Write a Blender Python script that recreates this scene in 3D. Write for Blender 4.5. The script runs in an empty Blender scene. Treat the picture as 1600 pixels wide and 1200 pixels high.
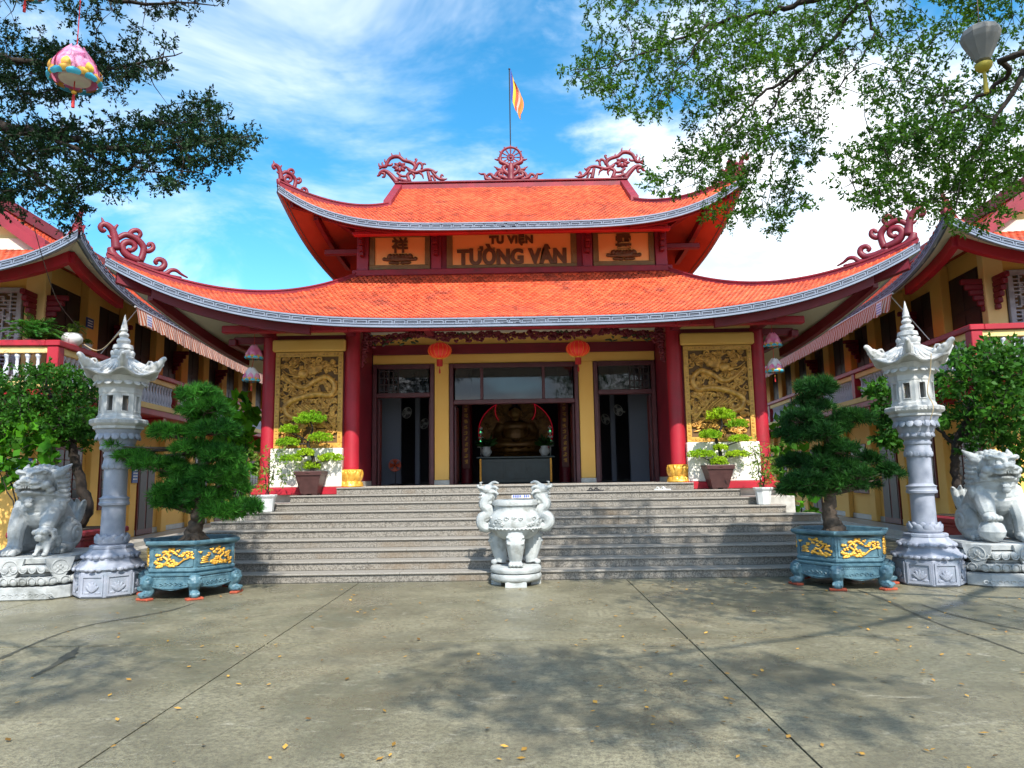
import bpy, bmesh, math, random
import numpy as np
from mathutils import Vector, Matrix
random.seed(7); rng = np.random.default_rng(7)
R = math.radians
SC = bpy.context.scene
COL = SC.collection
V = lambda *a: np.array(a, float)

# ------------------------------------------------------------------ camera
F, PITCH, YAW, ROLL, CX, CH = 1100.0, math.atan(145/1100), R(.55), R(-.87), .12, 1.65
_f = V(-math.sin(YAW)*math.cos(PITCH), math.cos(YAW)*math.cos(PITCH), math.sin(PITCH))
_r = V(math.cos(YAW), math.sin(YAW), 0); _u = np.cross(_r, _f)
CR = _r*math.cos(ROLL)+_u*math.sin(ROLL); CU = _u*math.cos(ROLL)-_r*math.sin(ROLL); CF = _f
CO = V(CX, 0, CH)
cam = bpy.data.objects.new('camera', bpy.data.cameras.new('camera')); COL.objects.link(cam)
cam.data.sensor_width = 36; cam.data.lens = F/1600*36; cam.data.clip_end = 3000; cam.data.clip_start = .05
cam.matrix_world = Matrix([[CR[i], CU[i], -CF[i], CO[i]] for i in range(3)]+[[0, 0, 0, 1]])
SC.camera = cam

# ------------------------------------------------------------------ light
SUN_EL, SUN_AZ = R(46), R(-14)      # azimuth: turned from straight behind the camera (negative = to the right)
sd = V(-math.sin(SUN_AZ)*math.cos(SUN_EL), -math.cos(SUN_AZ)*math.cos(SUN_EL), math.sin(SUN_EL))   # towards the sun
sun = bpy.data.objects.new('sun', bpy.data.lights.new('sun', 'SUN')); COL.objects.link(sun)
sun.data.energy = 3.95; sun.data.angle = R(.6); sun.data.color = (1, .95, .86)
sun.rotation_euler = Vector(-sd).to_track_quat('-Z', 'Y').to_euler(); sun.location = (6, -8, 14)
W = bpy.data.worlds.new('World'); SC.world = W; W.use_nodes = True
nt = W.node_tree; N = nt.nodes; L = nt.links; N.clear()
def wn(t, **k):
    n = N.new(t)
    for a, b in k.items(): setattr(n, a, b)
    return n
def wmath(op, a, b=None):
    n = wn('ShaderNodeMath', operation=op)
    for i, x in enumerate((a, b)):
        if x is None: continue
        if isinstance(x, (int, float)): n.inputs[i].default_value = x
        else: L.new(x, n.inputs[i])
    return n.outputs[0]
sky = wn('ShaderNodeTexSky', sky_type='NISHITA'); sky.sun_disc = False
sky.sun_elevation = SUN_EL; sky.sun_rotation = math.atan2(sd[0], sd[1]); sky.air_density = 1.0; sky.dust_density = .4; sky.ozone_density = 2.2
hs = wn('ShaderNodeHueSaturation'); hs.inputs['Saturation'].default_value = 1.36; hs.inputs['Value'].default_value = 1.12; hs.inputs['Hue'].default_value = .485
L.new(sky.outputs[0], hs.inputs['Color'])
tc = wn('ShaderNodeTexCoord'); sp = wn('ShaderNodeSeparateXYZ'); L.new(tc.outputs['Generated'], sp.inputs[0])
zz = wmath('ADD', wmath('MAXIMUM', sp.outputs[2], 0), .22)
cv = wn('ShaderNodeCombineXYZ'); L.new(wmath('DIVIDE', sp.outputs[0], zz), cv.inputs[0]); L.new(wmath('DIVIDE', sp.outputs[1], zz), cv.inputs[1])
def wnoise(scale, loc, detail, rough, dist=0.):
    mp = wn('ShaderNodeMapping'); mp.inputs['Location'].default_value = loc; L.new(cv.outputs[0], mp.inputs[0])
    n = wn('ShaderNodeTexNoise'); n.inputs['Scale'].default_value = scale; n.inputs['Detail'].default_value = detail
    n.inputs['Roughness'].default_value = rough; n.inputs['Distortion'].default_value = dist; L.new(mp.outputs[0], n.inputs[0])
    return n.outputs[0]
def wramp(x, a, b):
    m = wn('ShaderNodeMapRange', interpolation_type='SMOOTHSTEP'); m.inputs[1].default_value = a; m.inputs[2].default_value = b; L.new(x, m.inputs[0]); return m.outputs[0]
big = wnoise(.9, (2.1, 5.3, 0), 3, .5); fine = wnoise(3.2, (.4, 1.7, 0), 8, .58, .25)
dens = wmath('ADD', wmath('MULTIPLY', big, .55), wmath('MULTIPLY', fine, .45))
low = wramp(sp.outputs[2], .42, .08)                       # clouds bank up towards the horizon
side = wramp(sp.outputs[0], -.15, .5)                      # and to the east
bank = wmath('MULTIPLY', wramp(sp.outputs[0], .0, .13), wramp(sp.outputs[2], .54, .40))
dens = wmath('ADD', dens, wmath('ADD', wmath('MULTIPLY', low, .13), wmath('ADD', wmath('MULTIPLY', side, .035), wmath('MULTIPLY', bank, .085))))
cl = wramp(dens, .50, .64)
wisp = wmath('MULTIPLY', wramp(wnoise(1.6, (7.5, 2.2, 0), 6, .62, .9), .40, .74), .58)
cl = wmath('MAXIMUM', cl, wisp)
mx = wn('ShaderNodeMix', data_type='RGBA'); L.new(cl, mx.inputs[0]); L.new(hs.outputs[0], mx.inputs[6]); cs = wn('ShaderNodeMix', data_type='RGBA'); L.new(wramp(wnoise(2.3, (3.3, .2, 0), 6, .6, .3), .36, .60), cs.inputs[0]); cs.inputs[6].default_value = (3.6, 4.5, 5.5, 1); cs.inputs[7].default_value = (6.3, 6.5, 6.7, 1); L.new(cs.outputs[2], mx.inputs[7])
bg = wn('ShaderNodeBackground'); bg.inputs[1].default_value = .15; L.new(mx.outputs[2], bg.inputs[0])
wo = wn('ShaderNodeOutputWorld'); L.new(bg.outputs[0], wo.inputs[0])
vs = SC.view_settings; vs.view_transform = 'Standard'; vs.look = 'None'; vs.gamma = 1; vs.exposure = .8; vs.use_curve_mapping = False
W.cycles.sampling_method = 'MANUAL'; W.cycles.sample_map_resolution = 512
SC.cycles.use_denoising = True; SC.cycles.max_bounces = 4; SC.cycles.diffuse_bounces = 2; SC.cycles.glossy_bounces = 2; SC.cycles.use_adaptive_sampling = True; SC.cycles.adaptive_threshold = .02
SC.cycles.transparent_max_bounces = 8; SC.cycles.caustics_reflective = False; SC.cycles.caustics_refractive = False

# ------------------------------------------------------------------ pixel helpers (photo pixel -> point in the place)
def at(px, py, Y):
    d = (px-800)/F*CR-(py-600)/F*CU+CF; return CO+d*(Y/d[1])
def gz(px, py, Z=0):
    d = (px-800)/F*CR-(py-600)/F*CU+CF; return CO+d*((Z-CH)/d[2])
def on_plane(px, py, p0, nrm):
    d = (px-800)/F*CR-(py-600)/F*CU+CF; return CO+d*(((p0-CO)@nrm)/(d@nrm))

# ------------------------------------------------------------------ materials
MATS = {}
def mat(name, col, col2=None, scale=6., rough=.6, bump=0., bscale=40., metal=0., detail=4., spec=.5, lo=.35, hi=.65, emit=0., alpha=1., trans=0., dirt=None, dscale=2., sheen=0., coat=0.):
    m = bpy.data.materials.new(name); m.use_nodes = True; MATS[name] = m
    n = m.node_tree.nodes; l = m.node_tree.links; b = n['Principled BSDF']
    b.inputs['Base Color'].default_value = (*col, 1); b.inputs['Roughness'].default_value = rough; b.inputs['Metallic'].default_value = metal
    b.inputs['Specular IOR Level'].default_value = spec; b.inputs['Alpha'].default_value = alpha; b.inputs['Coat Weight'].default_value = coat
    if trans: b.inputs['Transmission Weight'].default_value = trans
    if emit: b.inputs['Emission Color'].default_value = (*col, 1); b.inputs['Emission Strength'].default_value = emit
    t = n.new('ShaderNodeTexCoord'); out = None
    def noise(s, d=detail, r=.55):
        x = n.new('ShaderNodeTexNoise'); x.inputs['Scale'].default_value = s; x.inputs['Detail'].default_value = d; x.inputs['Roughness'].default_value = r
        l.new(t.outputs['Object'], x.inputs[0]); return x.outputs[0]
    def mixc(fac, a, c):
        x = n.new('ShaderNodeMix'); x.data_type = 'RGBA'; l.new(fac, x.inputs[0])
        if isinstance(a, tuple): x.inputs[6].default_value = (*a, 1)
        else: l.new(a, x.inputs[6])
        x.inputs[7].default_value = (*c, 1); return x.outputs[2]
    def rng_(x, a, c):
        k = n.new('ShaderNodeMapRange'); k.inputs[1].default_value = a; k.inputs[2].default_value = c; l.new(x, k.inputs[0]); return k.outputs[0]
    if col2 is not None: out = mixc(rng_(noise(scale), lo, hi), col, col2)
    if dirt is not None: out = mixc(rng_(noise(dscale, 7, .65), .52, .72), out if out is not None else col, dirt)
    if out is not None: l.new(out, b.inputs['Base Color'])
    if bump:
        bp = n.new('ShaderNodeBump'); bp.inputs['Strength'].default_value = bump; bp.inputs['Distance'].default_value = .02
        l.new(noise(bscale, 5, .6), bp.inputs['Height']); l.new(bp.outputs[0], b.inputs['Normal'])
    return m

def per_object_tint(m, amount):       # each piece of a kind a little lighter or darker than the next
    n = m.node_tree.nodes; l = m.node_tree.links; b = n['Principled BSDF']; s = b.inputs['Base Color']
    oi = n.new('ShaderNodeObjectInfo'); h = n.new('ShaderNodeHueSaturation'); k = n.new('ShaderNodeMapRange')
    k.inputs[3].default_value = 1-amount; k.inputs[4].default_value = 1+amount; l.new(oi.outputs['Random'], k.inputs[0]); l.new(k.outputs[0], h.inputs['Value'])
    if s.links: l.new(s.links[0].from_socket, h.inputs['Color'])
    else: h.inputs['Color'].default_value = s.default_value
    l.new(h.outputs[0], s)
def per_vertex_tint(m, amount):       # the same for pieces that share one mesh: random value per piece in the attribute 'piece'
    n = m.node_tree.nodes; l = m.node_tree.links; b = n['Principled BSDF']; s = b.inputs['Base Color']
    at_ = n.new('ShaderNodeAttribute'); at_.attribute_name = 'piece'; h = n.new('ShaderNodeHueSaturation'); k = n.new('ShaderNodeMapRange')
    k.inputs[3].default_value = 1-amount; k.inputs[4].default_value = 1+amount; l.new(at_.outputs['Fac'], k.inputs[0]); l.new(k.outputs[0], h.inputs['Value'])
    if s.links: l.new(s.links[0].from_socket, h.inputs['Color'])
    else: h.inputs['Color'].default_value = s.default_value
    l.new(h.outputs[0], s)
def leaf_mat(name, col, col2, tl=.35, rough=.55, amount=.35):
    m = mat(name, col, col2, scale=1.3, rough=rough, detail=3, spec=.22); per_vertex_tint(m, amount)
    n = m.node_tree.nodes; l = m.node_tree.links; b = n['Principled BSDF']; o = n['Material Output']
    tr = n.new('ShaderNodeBsdfTranslucent'); ms = n.new('ShaderNodeMixShader'); ms.inputs[0].default_value = tl
    g = n.new('ShaderNodeHueSaturation'); g.inputs['Hue'].default_value = .485; g.inputs['Value'].default_value = 1.7
    l.new(b.inputs['Base Color'].links[0].from_socket, g.inputs['Color']); l.new(g.outputs[0], tr.inputs[0])
    l.new(b.outputs[0], ms.inputs[1]); l.new(tr.outputs[0], ms.inputs[2]); l.new(ms.outputs[0], o.inputs[0]); return m

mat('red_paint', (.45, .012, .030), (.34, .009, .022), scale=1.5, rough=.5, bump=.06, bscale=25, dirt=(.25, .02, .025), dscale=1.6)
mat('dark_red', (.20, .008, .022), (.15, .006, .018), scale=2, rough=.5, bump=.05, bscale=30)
mat('ridge_red', (.27, .016, .034), (.20, .012, .026), scale=3, rough=.6, bump=.08, dirt=(.12, .02, .025), dscale=2)
mat('ornament_red', (.22, .016, .032), (.14, .010, .022), scale=5, rough=.5, bump=.1, bscale=40)
mat('magenta_red', (.30, .03, .06), (.24, .025, .05), scale=2, rough=.55, bump=.05)
mat('yellow_wall', (.95, .57, .155), (.92, .52, .125), scale=1.2, rough=.8, bump=.08, bscale=60)
mat('cream_wall', (.92, .68, .30), (.88, .60, .23), scale=1.5, rough=.8, bump=.06, bscale=60)
mat('white_wall', (.88, .85, .77), (.84, .80, .70), scale=1.5, rough=.8, bump=.05, bscale=60)
mat('soffit_cream', (.70, .66, .55), (.62, .58, .48), scale=1.2, rough=.85, bump=.05)
mat('soffit_red', (.52, .10, .06), (.44, .08, .05), scale=1.2, rough=.7, bump=.05)
tile = mat('roof_tile', (.66, .108, .040), (.54, .074, .026), scale=1.1, rough=.55, bump=.08, bscale=30, dirt=(.30, .058, .034), dscale=1.3, spec=.3); per_object_tint(tile, .38)
tile2 = mat('roof_tile_mass', (.66, .108, .040), (.54, .074, .026), scale=1.1, rough=.55, bump=.08, bscale=30, dirt=(.30, .058, .034), dscale=1.3, spec=.3); per_vertex_tint(tile2, .38)
mat('deck', (.20, .03, .012), rough=.9)
mat('border_grey', (.10, .115, .155), (.07, .085, .12), scale=3, rough=.7, bump=.1)
mat('border_light', (.24, .285, .375), (.19, .23, .31), scale=3, rough=.65, bump=.1)
mat('granite', (.29, .268, .232), (.13, .117, .102), scale=48, rough=.45, detail=2, lo=.44, hi=.58, bump=.05, bscale=150, dirt=(.19, .14, .09), dscale=.8)
mat('granite_nosing', (.35, .328, .293), (.23, .212, .186), scale=70, rough=.4, detail=3)
mat('terrace_tile', (.60, .55, .48), (.52, .47, .41), scale=12, rough=.3)
mat('marble_side', (.62, .60, .55), (.42, .40, .36), scale=5, rough=.35)
mat('white_stone', (.50, .525, .52), (.37, .40, .41), scale=6, rough=.6, bump=.3, bscale=45, dirt=(.22, .225, .205), dscale=4.5)
mat('grey_stone', (.46, .48, .48), (.32, .34, .35), scale=5, rough=.65, bump=.25, bscale=55, dirt=(.16, .17, .16), dscale=3.2)
mat('blue_stone', (.36, .385, .46), (.27, .295, .365), scale=5, rough=.6, bump=.2, bscale=60, dirt=(.25, .30, .36), dscale=2.5)
mat('lantern_white', (.58, .59, .58), (.47, .48, .48), scale=4, rough=.55, bump=.15, bscale=60, dirt=(.34, .34, .33), dscale=3)
mat('planter_glaze', (.10, .195, .24), (.045, .115, .16), scale=9, rough=.4, bump=.25, bscale=70, dirt=(.16, .30, .36), dscale=8)
mat('gold', (.75, .36, .04), (.55, .22, .02), scale=14, rough=.32, bump=.1, bscale=60, metal=.45)
mat('bright_gold', (.90, .52, .09), (.72, .35, .04), scale=12, rough=.35, bump=.1, bscale=50, metal=.3)
mat('carved_gold', (.86, .46, .10), (.40, .19, .035), scale=9, rough=.38, bump=.2, bscale=45, metal=.12)
mat('carved_back', (.16, .085, .03), rough=.7)
mat('frame_gold', (.78, .45, .10), (.62, .34, .07), scale=8, rough=.5, bump=.1, metal=.2)
mat('sign_orange', (.95, .50, .17), (.92, .45, .14), scale=1.5, rough=.7)
mat('sign_frame', (.22, .15, .05), (.16, .11, .04), scale=6, rough=.6, bump=.1)
mat('sign_letter', (.13, .065, .025), rough=.45, metal=.2)
mat('door_wood', (.10, .022, .030), (.075, .015, .022), scale=5, rough=.4, bump=.06, bscale=40)
mat('dark_wood', (.035, .016, .014), (.022, .010, .010), scale=5, rough=.45)
mat('red_wood', (.16, .02, .014), (.11, .013, .01), scale=6, rough=.45, bump=.05)
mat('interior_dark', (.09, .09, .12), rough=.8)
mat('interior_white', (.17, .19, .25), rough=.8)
mat('brick_red', (.45, .09, .04), (.32, .06, .03), scale=12, rough=.8, bump=.2)
mat('soil', (.05, .035, .02), (.03, .02, .012), scale=20, rough=.95, bump=.4)
mat('bark', (.040, .028, .021), (.018, .013, .010), scale=14, rough=.9, bump=.6, bscale=30)
mat('pale_bark', (.14, .10, .07), (.07, .05, .035), scale=12, rough=.9, bump=.5, bscale=30)
mat('pot_brown', (.09, .038, .035), (.065, .026, .025), scale=6, rough=.5, bump=.06)
mat('pot_white', (.75, .77, .76), (.66, .69, .69), scale=6, rough=.3)
mat('planter_red', (.26, .018, .025), (.20, .012, .02), scale=5, rough=.5, bump=.08)
mat('lantern_red', (.75, .03, .015), (.62, .02, .01), scale=8, rough=.5, emit=.12)
mat('lantern_gold', (.85, .45, .05), rough=.4, metal=.3)
mat('tassel_red', (.60, .03, .03), rough=.7)
mat('petal_pink', (.86, .14, .36), (.90, .40, .54), scale=10, rough=.6)
mat('petal_white', (.88, .84, .78), (.82, .66, .70), scale=9, rough=.6)
mat('petal_blue', (.04, .42, .66), (.10, .58, .76), scale=12, rough=.6)
mat('petal_yellow', (.85, .55, .06), (.80, .38, .08), scale=14, rough=.6)
mat('cloth_grey', (.20, .20, .19), (.16, .16, .155), scale=5, rough=.8, bump=.1, bscale=120)
mat('cloth_yellow', (.36, .29, .03), rough=.7)
mat('paper_white', (.82, .83, .85), rough=.7)
mat('plaque_blue', (.02, .08, .32), rough=.45)
mat('letter_white', (.85, .85, .85), rough=.6)
mat('letter_blue', (.05, .10, .55), rough=.6)
mat('metal_dark', (.05, .05, .06), rough=.4, metal=.8)
mat('metal_light', (.55, .55, .56), rough=.4, metal=.5)
mat('rope', (.55, .42, .25), rough=.9)
mat('cable_dark', (.08, .05, .04), rough=.7)
mat('fan_orange', (.50, .07, .02), rough=.5)
mat('rubber', (.02, .02, .025), rough=.7)
mat('porch_tile', (.52, .50, .46), (.44, .42, .38), scale=3, rough=.35)
mat('robe', (.26, .13, .035), (.17, .08, .02), scale=6, rough=.4, metal=.3)
mat('skin_gilt', (.55, .33, .12), rough=.4, metal=.3)
mat('led_red', (.6, .01, .03), emit=.22)
mat('led_green', (.1, .8, .3), emit=1.2)
mat('lattice_grey', (.46, .48, .53), (.33, .35, .40), scale=5, rough=.7, bump=.15, dirt=(.2, .2, .22), dscale=3)
mat('baluster_paint', (.66, .68, .76), (.58, .60, .68), scale=4, rough=.55)
leaf_mat('leaf_left', (.014, .046, .012), (.008, .028, .009), tl=.2)
leaf_mat('leaf_right', (.060, .160, .010), (.028, .092, .009), tl=.5, amount=.5)
leaf_mat('leaf_bright', (.085, .28, .010), (.035, .15, .010), tl=.4, amount=.5)
leaf_mat('leaf_mid', (.048, .165, .012), (.020, .085, .010), tl=.34, amount=.5)
leaf_mat('leaf_dark', (.026, .090, .016), (.014, .052, .012), tl=.28)
leaf_mat('leaf_yellow', (.42, .58, .03), (.20, .42, .02), tl=.35, amount=.45)
leaf_mat('needle', (.075, .27, .028), (.020, .11, .016), tl=.3, amount=.65)
leaf_mat('needle_dark', (.045, .155, .024), (.014, .066, .014), tl=.25, amount=.65)
leaf_mat('leaf_willow', (.22, .32, .05), (.10, .20, .03), tl=.35)
leaf_mat('litter', (.52, .30, .05), (.26, .13, .04), tl=.1, amount=.6)
gl = mat('glass', (.012, .015, .022), rough=.03, spec=.8, alpha=.78)
mat('old_gold', (.26, .125, .022), (.15, .065, .012), scale=10, rough=.4, metal=.4)
mat('fan_white', (.42, .43, .45), rough=.5)
gl2 = mat('glass_dark', (.010, .011, .014), rough=.15, spec=.3)

# ------------------------------------------------------------------ objects
def setp(o, label=None, cat=None, group=None, kind=None):
    for k, x in (('label', label), ('category', cat), ('group', group), ('kind', kind)):
        if x: o[k] = x
    return o
def empty(name, loc=(0, 0, 0), rz=0., label=None, cat=None, group=None):
    o = bpy.data.objects.new(name, None); COL.objects.link(o); o.location = loc; o.rotation_euler = (0, 0, rz); o.empty_display_size = .2
    return setp(o, label, cat, group)
def link(name, me, parent=None, m=None):
    o = bpy.data.objects.new(name, me); COL.objects.link(o)
    if parent is not None: o.parent = parent
    if m is not None and not me.materials: me.materials.append(MATS[m])
    return o
def copy_tree(o, parent=None):
    c = o.copy(); COL.objects.link(c); c.parent = parent
    for ch in list(o.children): copy_tree(ch, c)
    return c
def unit(v):
    v = np.asarray(v, float); return v/(math.sqrt(v@v)+1e-12)
def cross(a, b): return np.array((a[1]*b[2]-a[2]*b[1], a[2]*b[0]-a[0]*b[2], a[0]*b[1]-a[1]*b[0]))
def cr(pts, k=5):                       # Catmull-Rom through the points (any dimension)
    p = [np.asarray(q, float) for q in pts]; p = [2*p[0]-p[1]]+p+[2*p[-1]-p[-2]]; o = []
    for i in range(1, len(p)-2):
        for j in range(k):
            t = j/k; o.append(.5*((2*p[i])+(p[i+1]-p[i-1])*t+(2*p[i-1]-5*p[i]+4*p[i+1]-p[i+2])*t*t+(3*p[i]-p[i-1]-3*p[i+1]+p[i+2])*t**3))
    o.append(p[-2]); return o
class MB:
    def __init__(s): s.v = []; s.f = []; s.piece = None
    def add(s, vs, fs):
        b = len(s.v); s.v.extend([tuple(map(float, q)) for q in vs]); s.f.extend([tuple(i+b for i in q) for q in fs]); return s
    def box(s, x0, x1, y0, y1, z0, z1):
        return s.add([(x0, y0, z0), (x1, y0, z0), (x1, y1, z0), (x0, y1, z0), (x0, y0, z1), (x1, y0, z1), (x1, y1, z1), (x0, y1, z1)],
                     [(0, 3, 2, 1), (4, 5, 6, 7), (0, 1, 5, 4), (1, 2, 6, 5), (2, 3, 7, 6), (3, 0, 4, 7)])
    def bbox(s, x0, x1, y0, y1, z0, z1, b=.01):          # box with chamfered edges
        cx, cy, cz = (x0+x1)/2, (y0+y1)/2, (z0+z1)/2; h = ((x1-x0)/2, (y1-y0)/2, (z1-z0)/2); b = min(b, *[k*.45 for k in h])
        vs = []; idx = {}
        for sx in (-1, 1):
            for sy in (-1, 1):
                for sz in (-1, 1):
                    for ax in range(3):
                        q = [sx*(h[0]-b), sy*(h[1]-b), sz*(h[2]-b)]; q[ax] = (sx, sy, sz)[ax]*h[ax]
                        idx[(sx, sy, sz, ax)] = len(vs); vs.append((cx+q[0], cy+q[1], cz+q[2]))
        fs = []
        for ax in range(3):
            a1, a2 = (ax+1) % 3, (ax+2) % 3
            for sg in (-1, 1):
                q = []
                for u, w in ((-1, -1), (1, -1), (1, 1), (-1, 1)):
                    k = [0, 0, 0]; k[ax] = sg; k[a1] = u; k[a2] = w; q.append(idx[(*k, ax)])
                fs.append(tuple(q if sg > 0 else q[::-1]))
        for ax in range(3):
            a1, a2 = (ax+1) % 3, (ax+2) % 3
            for u in (-1, 1):
                for w in (-1, 1):
                    k0 = [0, 0, 0]; k0[ax] = -1; k0[a1] = u; k0[a2] = w; k1 = list(k0); k1[ax] = 1
                    q = [idx[(*k0, a1)], idx[(*k1, a1)], idx[(*k1, a2)], idx[(*k0, a2)]]; fs.append(tuple(q if u*w < 0 else q[::-1]))
        for sx in (-1, 1):
            for sy in (-1, 1):
                for sz in (-1, 1):
                    q = [idx[(sx, sy, sz, a)] for a in range(3)]; fs.append(tuple(q if sx*sy*sz > 0 else q[::-1]))
        return s.add(vs, fs)
    def lathe(s, prof, n=24, c=(0, 0, 0), rot=0., sx=1., sy=1.):        # prof: (radius, z) from below upwards
        vs = []; fs = []
        for r, z in prof:
            for i in range(n):
                a = 2*math.pi*i/n+rot; vs.append((c[0]+r*math.cos(a)*sx, c[1]+r*math.sin(a)*sy, c[2]+z))
        m = len(prof)
        for j in range(m-1):
            for i in range(n):
                k = (i+1) % n; fs.append((j*n+i, j*n+k, (j+1)*n+k, (j+1)*n+i))
        fs.append(tuple(range(n))[::-1]); fs.append(tuple((m-1)*n+i for i in range(n))); return s.add(vs, fs)
    def tube(s, pts, rad, n=8, flat=1., cap=True, up=None):
        P = [np.asarray(p, float) for p in pts]; m = len(P); rad = [rad]*m if np.isscalar(rad) else list(rad)
        T = [unit(P[min(i+1, m-1)]-P[max(i-1, 0)]) for i in range(m)]
        ref = np.asarray(up, float) if up is not None else (V(0, 0, 1) if abs(T[0][2]) < .9 else V(1, 0, 0))
        vs = []; fs = []; nn = None
        for i in range(m):
            if up is not None: nn = ref
            elif nn is None: nn = ref
            a = nn-(nn@T[i])*T[i]; a = unit(a); nn = a; b = cross(T[i], a)
            for k in range(n):
                t = 2*math.pi*k/n; vs.append(P[i]+rad[i]*(math.cos(t)*a*flat+math.sin(t)*b))
        for i in range(m-1):
            for k in range(n):
                q = (k+1) % n; fs.append((i*n+k, i*n+q, (i+1)*n+q, (i+1)*n+k))
        if cap: fs.append(tuple(range(n))[::-1]); fs.append(tuple((m-1)*n+k for k in range(n)))
        return s.add(vs, fs)
    def sweep(s, pts, w, h, drop=0.):       # rectangular bar along a path, standing upright: width w, from -drop to +h
        P = [np.asarray(p, float) for p in pts]; m = len(P); vs = []; fs = []
        for i in range(m):
            t = P[min(i+1, m-1)]-P[max(i-1, 0)]; sd_ = unit(V(t[1], -t[0], 0))*w/2; hh = h[i] if not np.isscalar(h) else h
            vs += [P[i]-sd_-V(0, 0, drop), P[i]+sd_-V(0, 0, drop), P[i]+sd_+V(0, 0, hh), P[i]-sd_+V(0, 0, hh)]
        for i in range(m-1):
            for k in range(4):
                q = (k+1) % 4; fs.append((i*4+k, (i+1)*4+k, (i+1)*4+q, i*4+q))
        fs += [(0, 1, 2, 3), (4*m-1, 4*m-2, 4*m-3, 4*m-4)]; return s.add(vs, fs)
    def ell(s, c, r, n=12, m=8, rot=None):
        vs = [(0, 0, -1)]; fs = []
        for j in range(1, m):
            p = -math.pi/2+math.pi*j/m
            for i in range(n): a = 2*math.pi*i/n; vs.append((math.cos(p)*math.cos(a), math.cos(p)*math.sin(a), math.sin(p)))
        vs.append((0, 0, 1)); M = np.array(rot) if rot is not None else np.eye(3)
        vs = [np.asarray(c)+M@(np.array(q)*np.asarray(r)) for q in vs]
        for i in range(n):
            k = (i+1) % n; fs.append((0, 1+k, 1+i)); fs.append((len(vs)-1, 1+(m-2)*n+i, 1+(m-2)*n+k))
            for j in range(m-2): fs.append((1+j*n+i, 1+j*n+k, 1+(j+1)*n+k, 1+(j+1)*n+i))
        return s.add(vs, fs)
    def prism(s, poly, fr, d0, d1):          # poly of (u,w); fr(u,w,d) -> point
        n = len(poly); vs = [fr(u, w, d0) for u, w in poly]+[fr(u, w, d1) for u, w in poly]
        return s.add(vs, [tuple(range(n))[::-1], tuple(range(n, 2*n))]+[(i, (i+1) % n, n+(i+1) % n, n+i) for i in range(n)])
    def grid(s, P):                          # rows x cols of points
        n, m = len(P), len(P[0]); return s.add([q for r in P for q in r], [(i*m+j, i*m+j+1, (i+1)*m+j+1, (i+1)*m+j) for i in range(n-1) for j in range(m-1)])
    def xform(s, fn): s.v = [tuple(fn(V(*q))) for q in s.v]; return s
    def mesh(s, name, smooth=False, fix=False, angle=None):
        me = bpy.data.meshes.new(name); me.from_pydata(s.v, [], s.f)
        if fix:
            bm = bmesh.new(); bm.from_mesh(me); bmesh.ops.recalc_face_normals(bm, faces=bm.faces); bm.to_mesh(me); bm.free()
        if smooth: me.shade_smooth()
        if angle: me.shade_smooth(); me.set_sharp_from_angle(angle=R(angle))
        me.update(); return me
    def build(s, name, m, parent=None, smooth=False, fix=True, angle=None, **k):
        return setp(link(name, s.mesh(name, smooth, fix, angle), parent, m), **k)
def rotm(ax=0, ay=0, az=0):
    return np.array(Matrix.Rotation(R(az), 3, 'Z')@Matrix.Rotation(R(ay), 3, 'Y')@Matrix.Rotation(R(ax), 3, 'X'))
def blob(mb, name, voxel, m, parent=None, iters=2, factor=.5):      # weld overlapping volumes into one continuous carved surface
    o = bpy.data.objects.new('tmp', mb.mesh('tmp', fix=True)); COL.objects.link(o)
    r = o.modifiers.new('r', 'REMESH'); r.mode = 'VOXEL'; r.voxel_size = voxel
    if iters: q = o.modifiers.new('s', 'SMOOTH'); q.factor = factor; q.iterations = iters
    dg = bpy.context.evaluated_depsgraph_get(); me = bpy.data.meshes.new_from_object(o.evaluated_get(dg)); me.name = name
    t = o.data; bpy.data.objects.remove(o); bpy.data.meshes.remove(t); me.shade_smooth(); me.materials.clear()
    return link(name, me, parent, m)
def npmesh(name, verts, nper, m, parent=None, piece=None, **k):      # many alike faces at once: verts (N*nper, 3)
    verts = np.asarray(verts, np.float32).reshape(-1, 3); nf = len(verts)//nper; me = bpy.data.meshes.new(name)
    me.vertices.add(len(verts)); me.vertices.foreach_set('co', verts.ravel()); me.loops.add(len(verts)); me.polygons.add(nf)
    me.loops.foreach_set('vertex_index', np.arange(len(verts), dtype=np.int32)); me.polygons.foreach_set('loop_start', np.arange(0, len(verts), nper, dtype=np.int32))
    me.update(calc_edges=True)
    if piece is not None:
        a = me.attributes.new('piece', 'FLOAT', 'POINT'); a.data.foreach_set('value', np.repeat(np.asarray(piece, np.float32), nper))
    return setp(link(name, me, parent, m), **k)
def text_mesh(name, s, size, m, parent, M, extrude=.01, offset=0., align='CENTER', spacing=1., sy=1.):
    c = bpy.data.curves.new('t', 'FONT'); c.body = s; c.size = size; c.extrude = extrude; c.offset = offset; c.align_x = align; c.align_y = 'CENTER'; c.space_character = spacing
    o = bpy.data.objects.new('t', c); COL.objects.link(o); dg = bpy.context.evaluated_depsgraph_get()
    me = bpy.data.meshes.new_from_object(o.evaluated_get(dg)); bpy.data.objects.remove(o); bpy.data.curves.remove(c); me.name = name; me.materials.clear()
    me.transform(Matrix(M)@Matrix.Diagonal((1, sy, 1, 1))); return link(name, me, parent, m)
def facing(p, right=(1, 0, 0), up=(0, 0, 1)):           # matrix that stands text up at p
    r = unit(right); u = unit(up); n = np.cross(r, u); return [[r[i], u[i], n[i], p[i]] for i in range(3)]+[[0, 0, 0, 1]]
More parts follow.
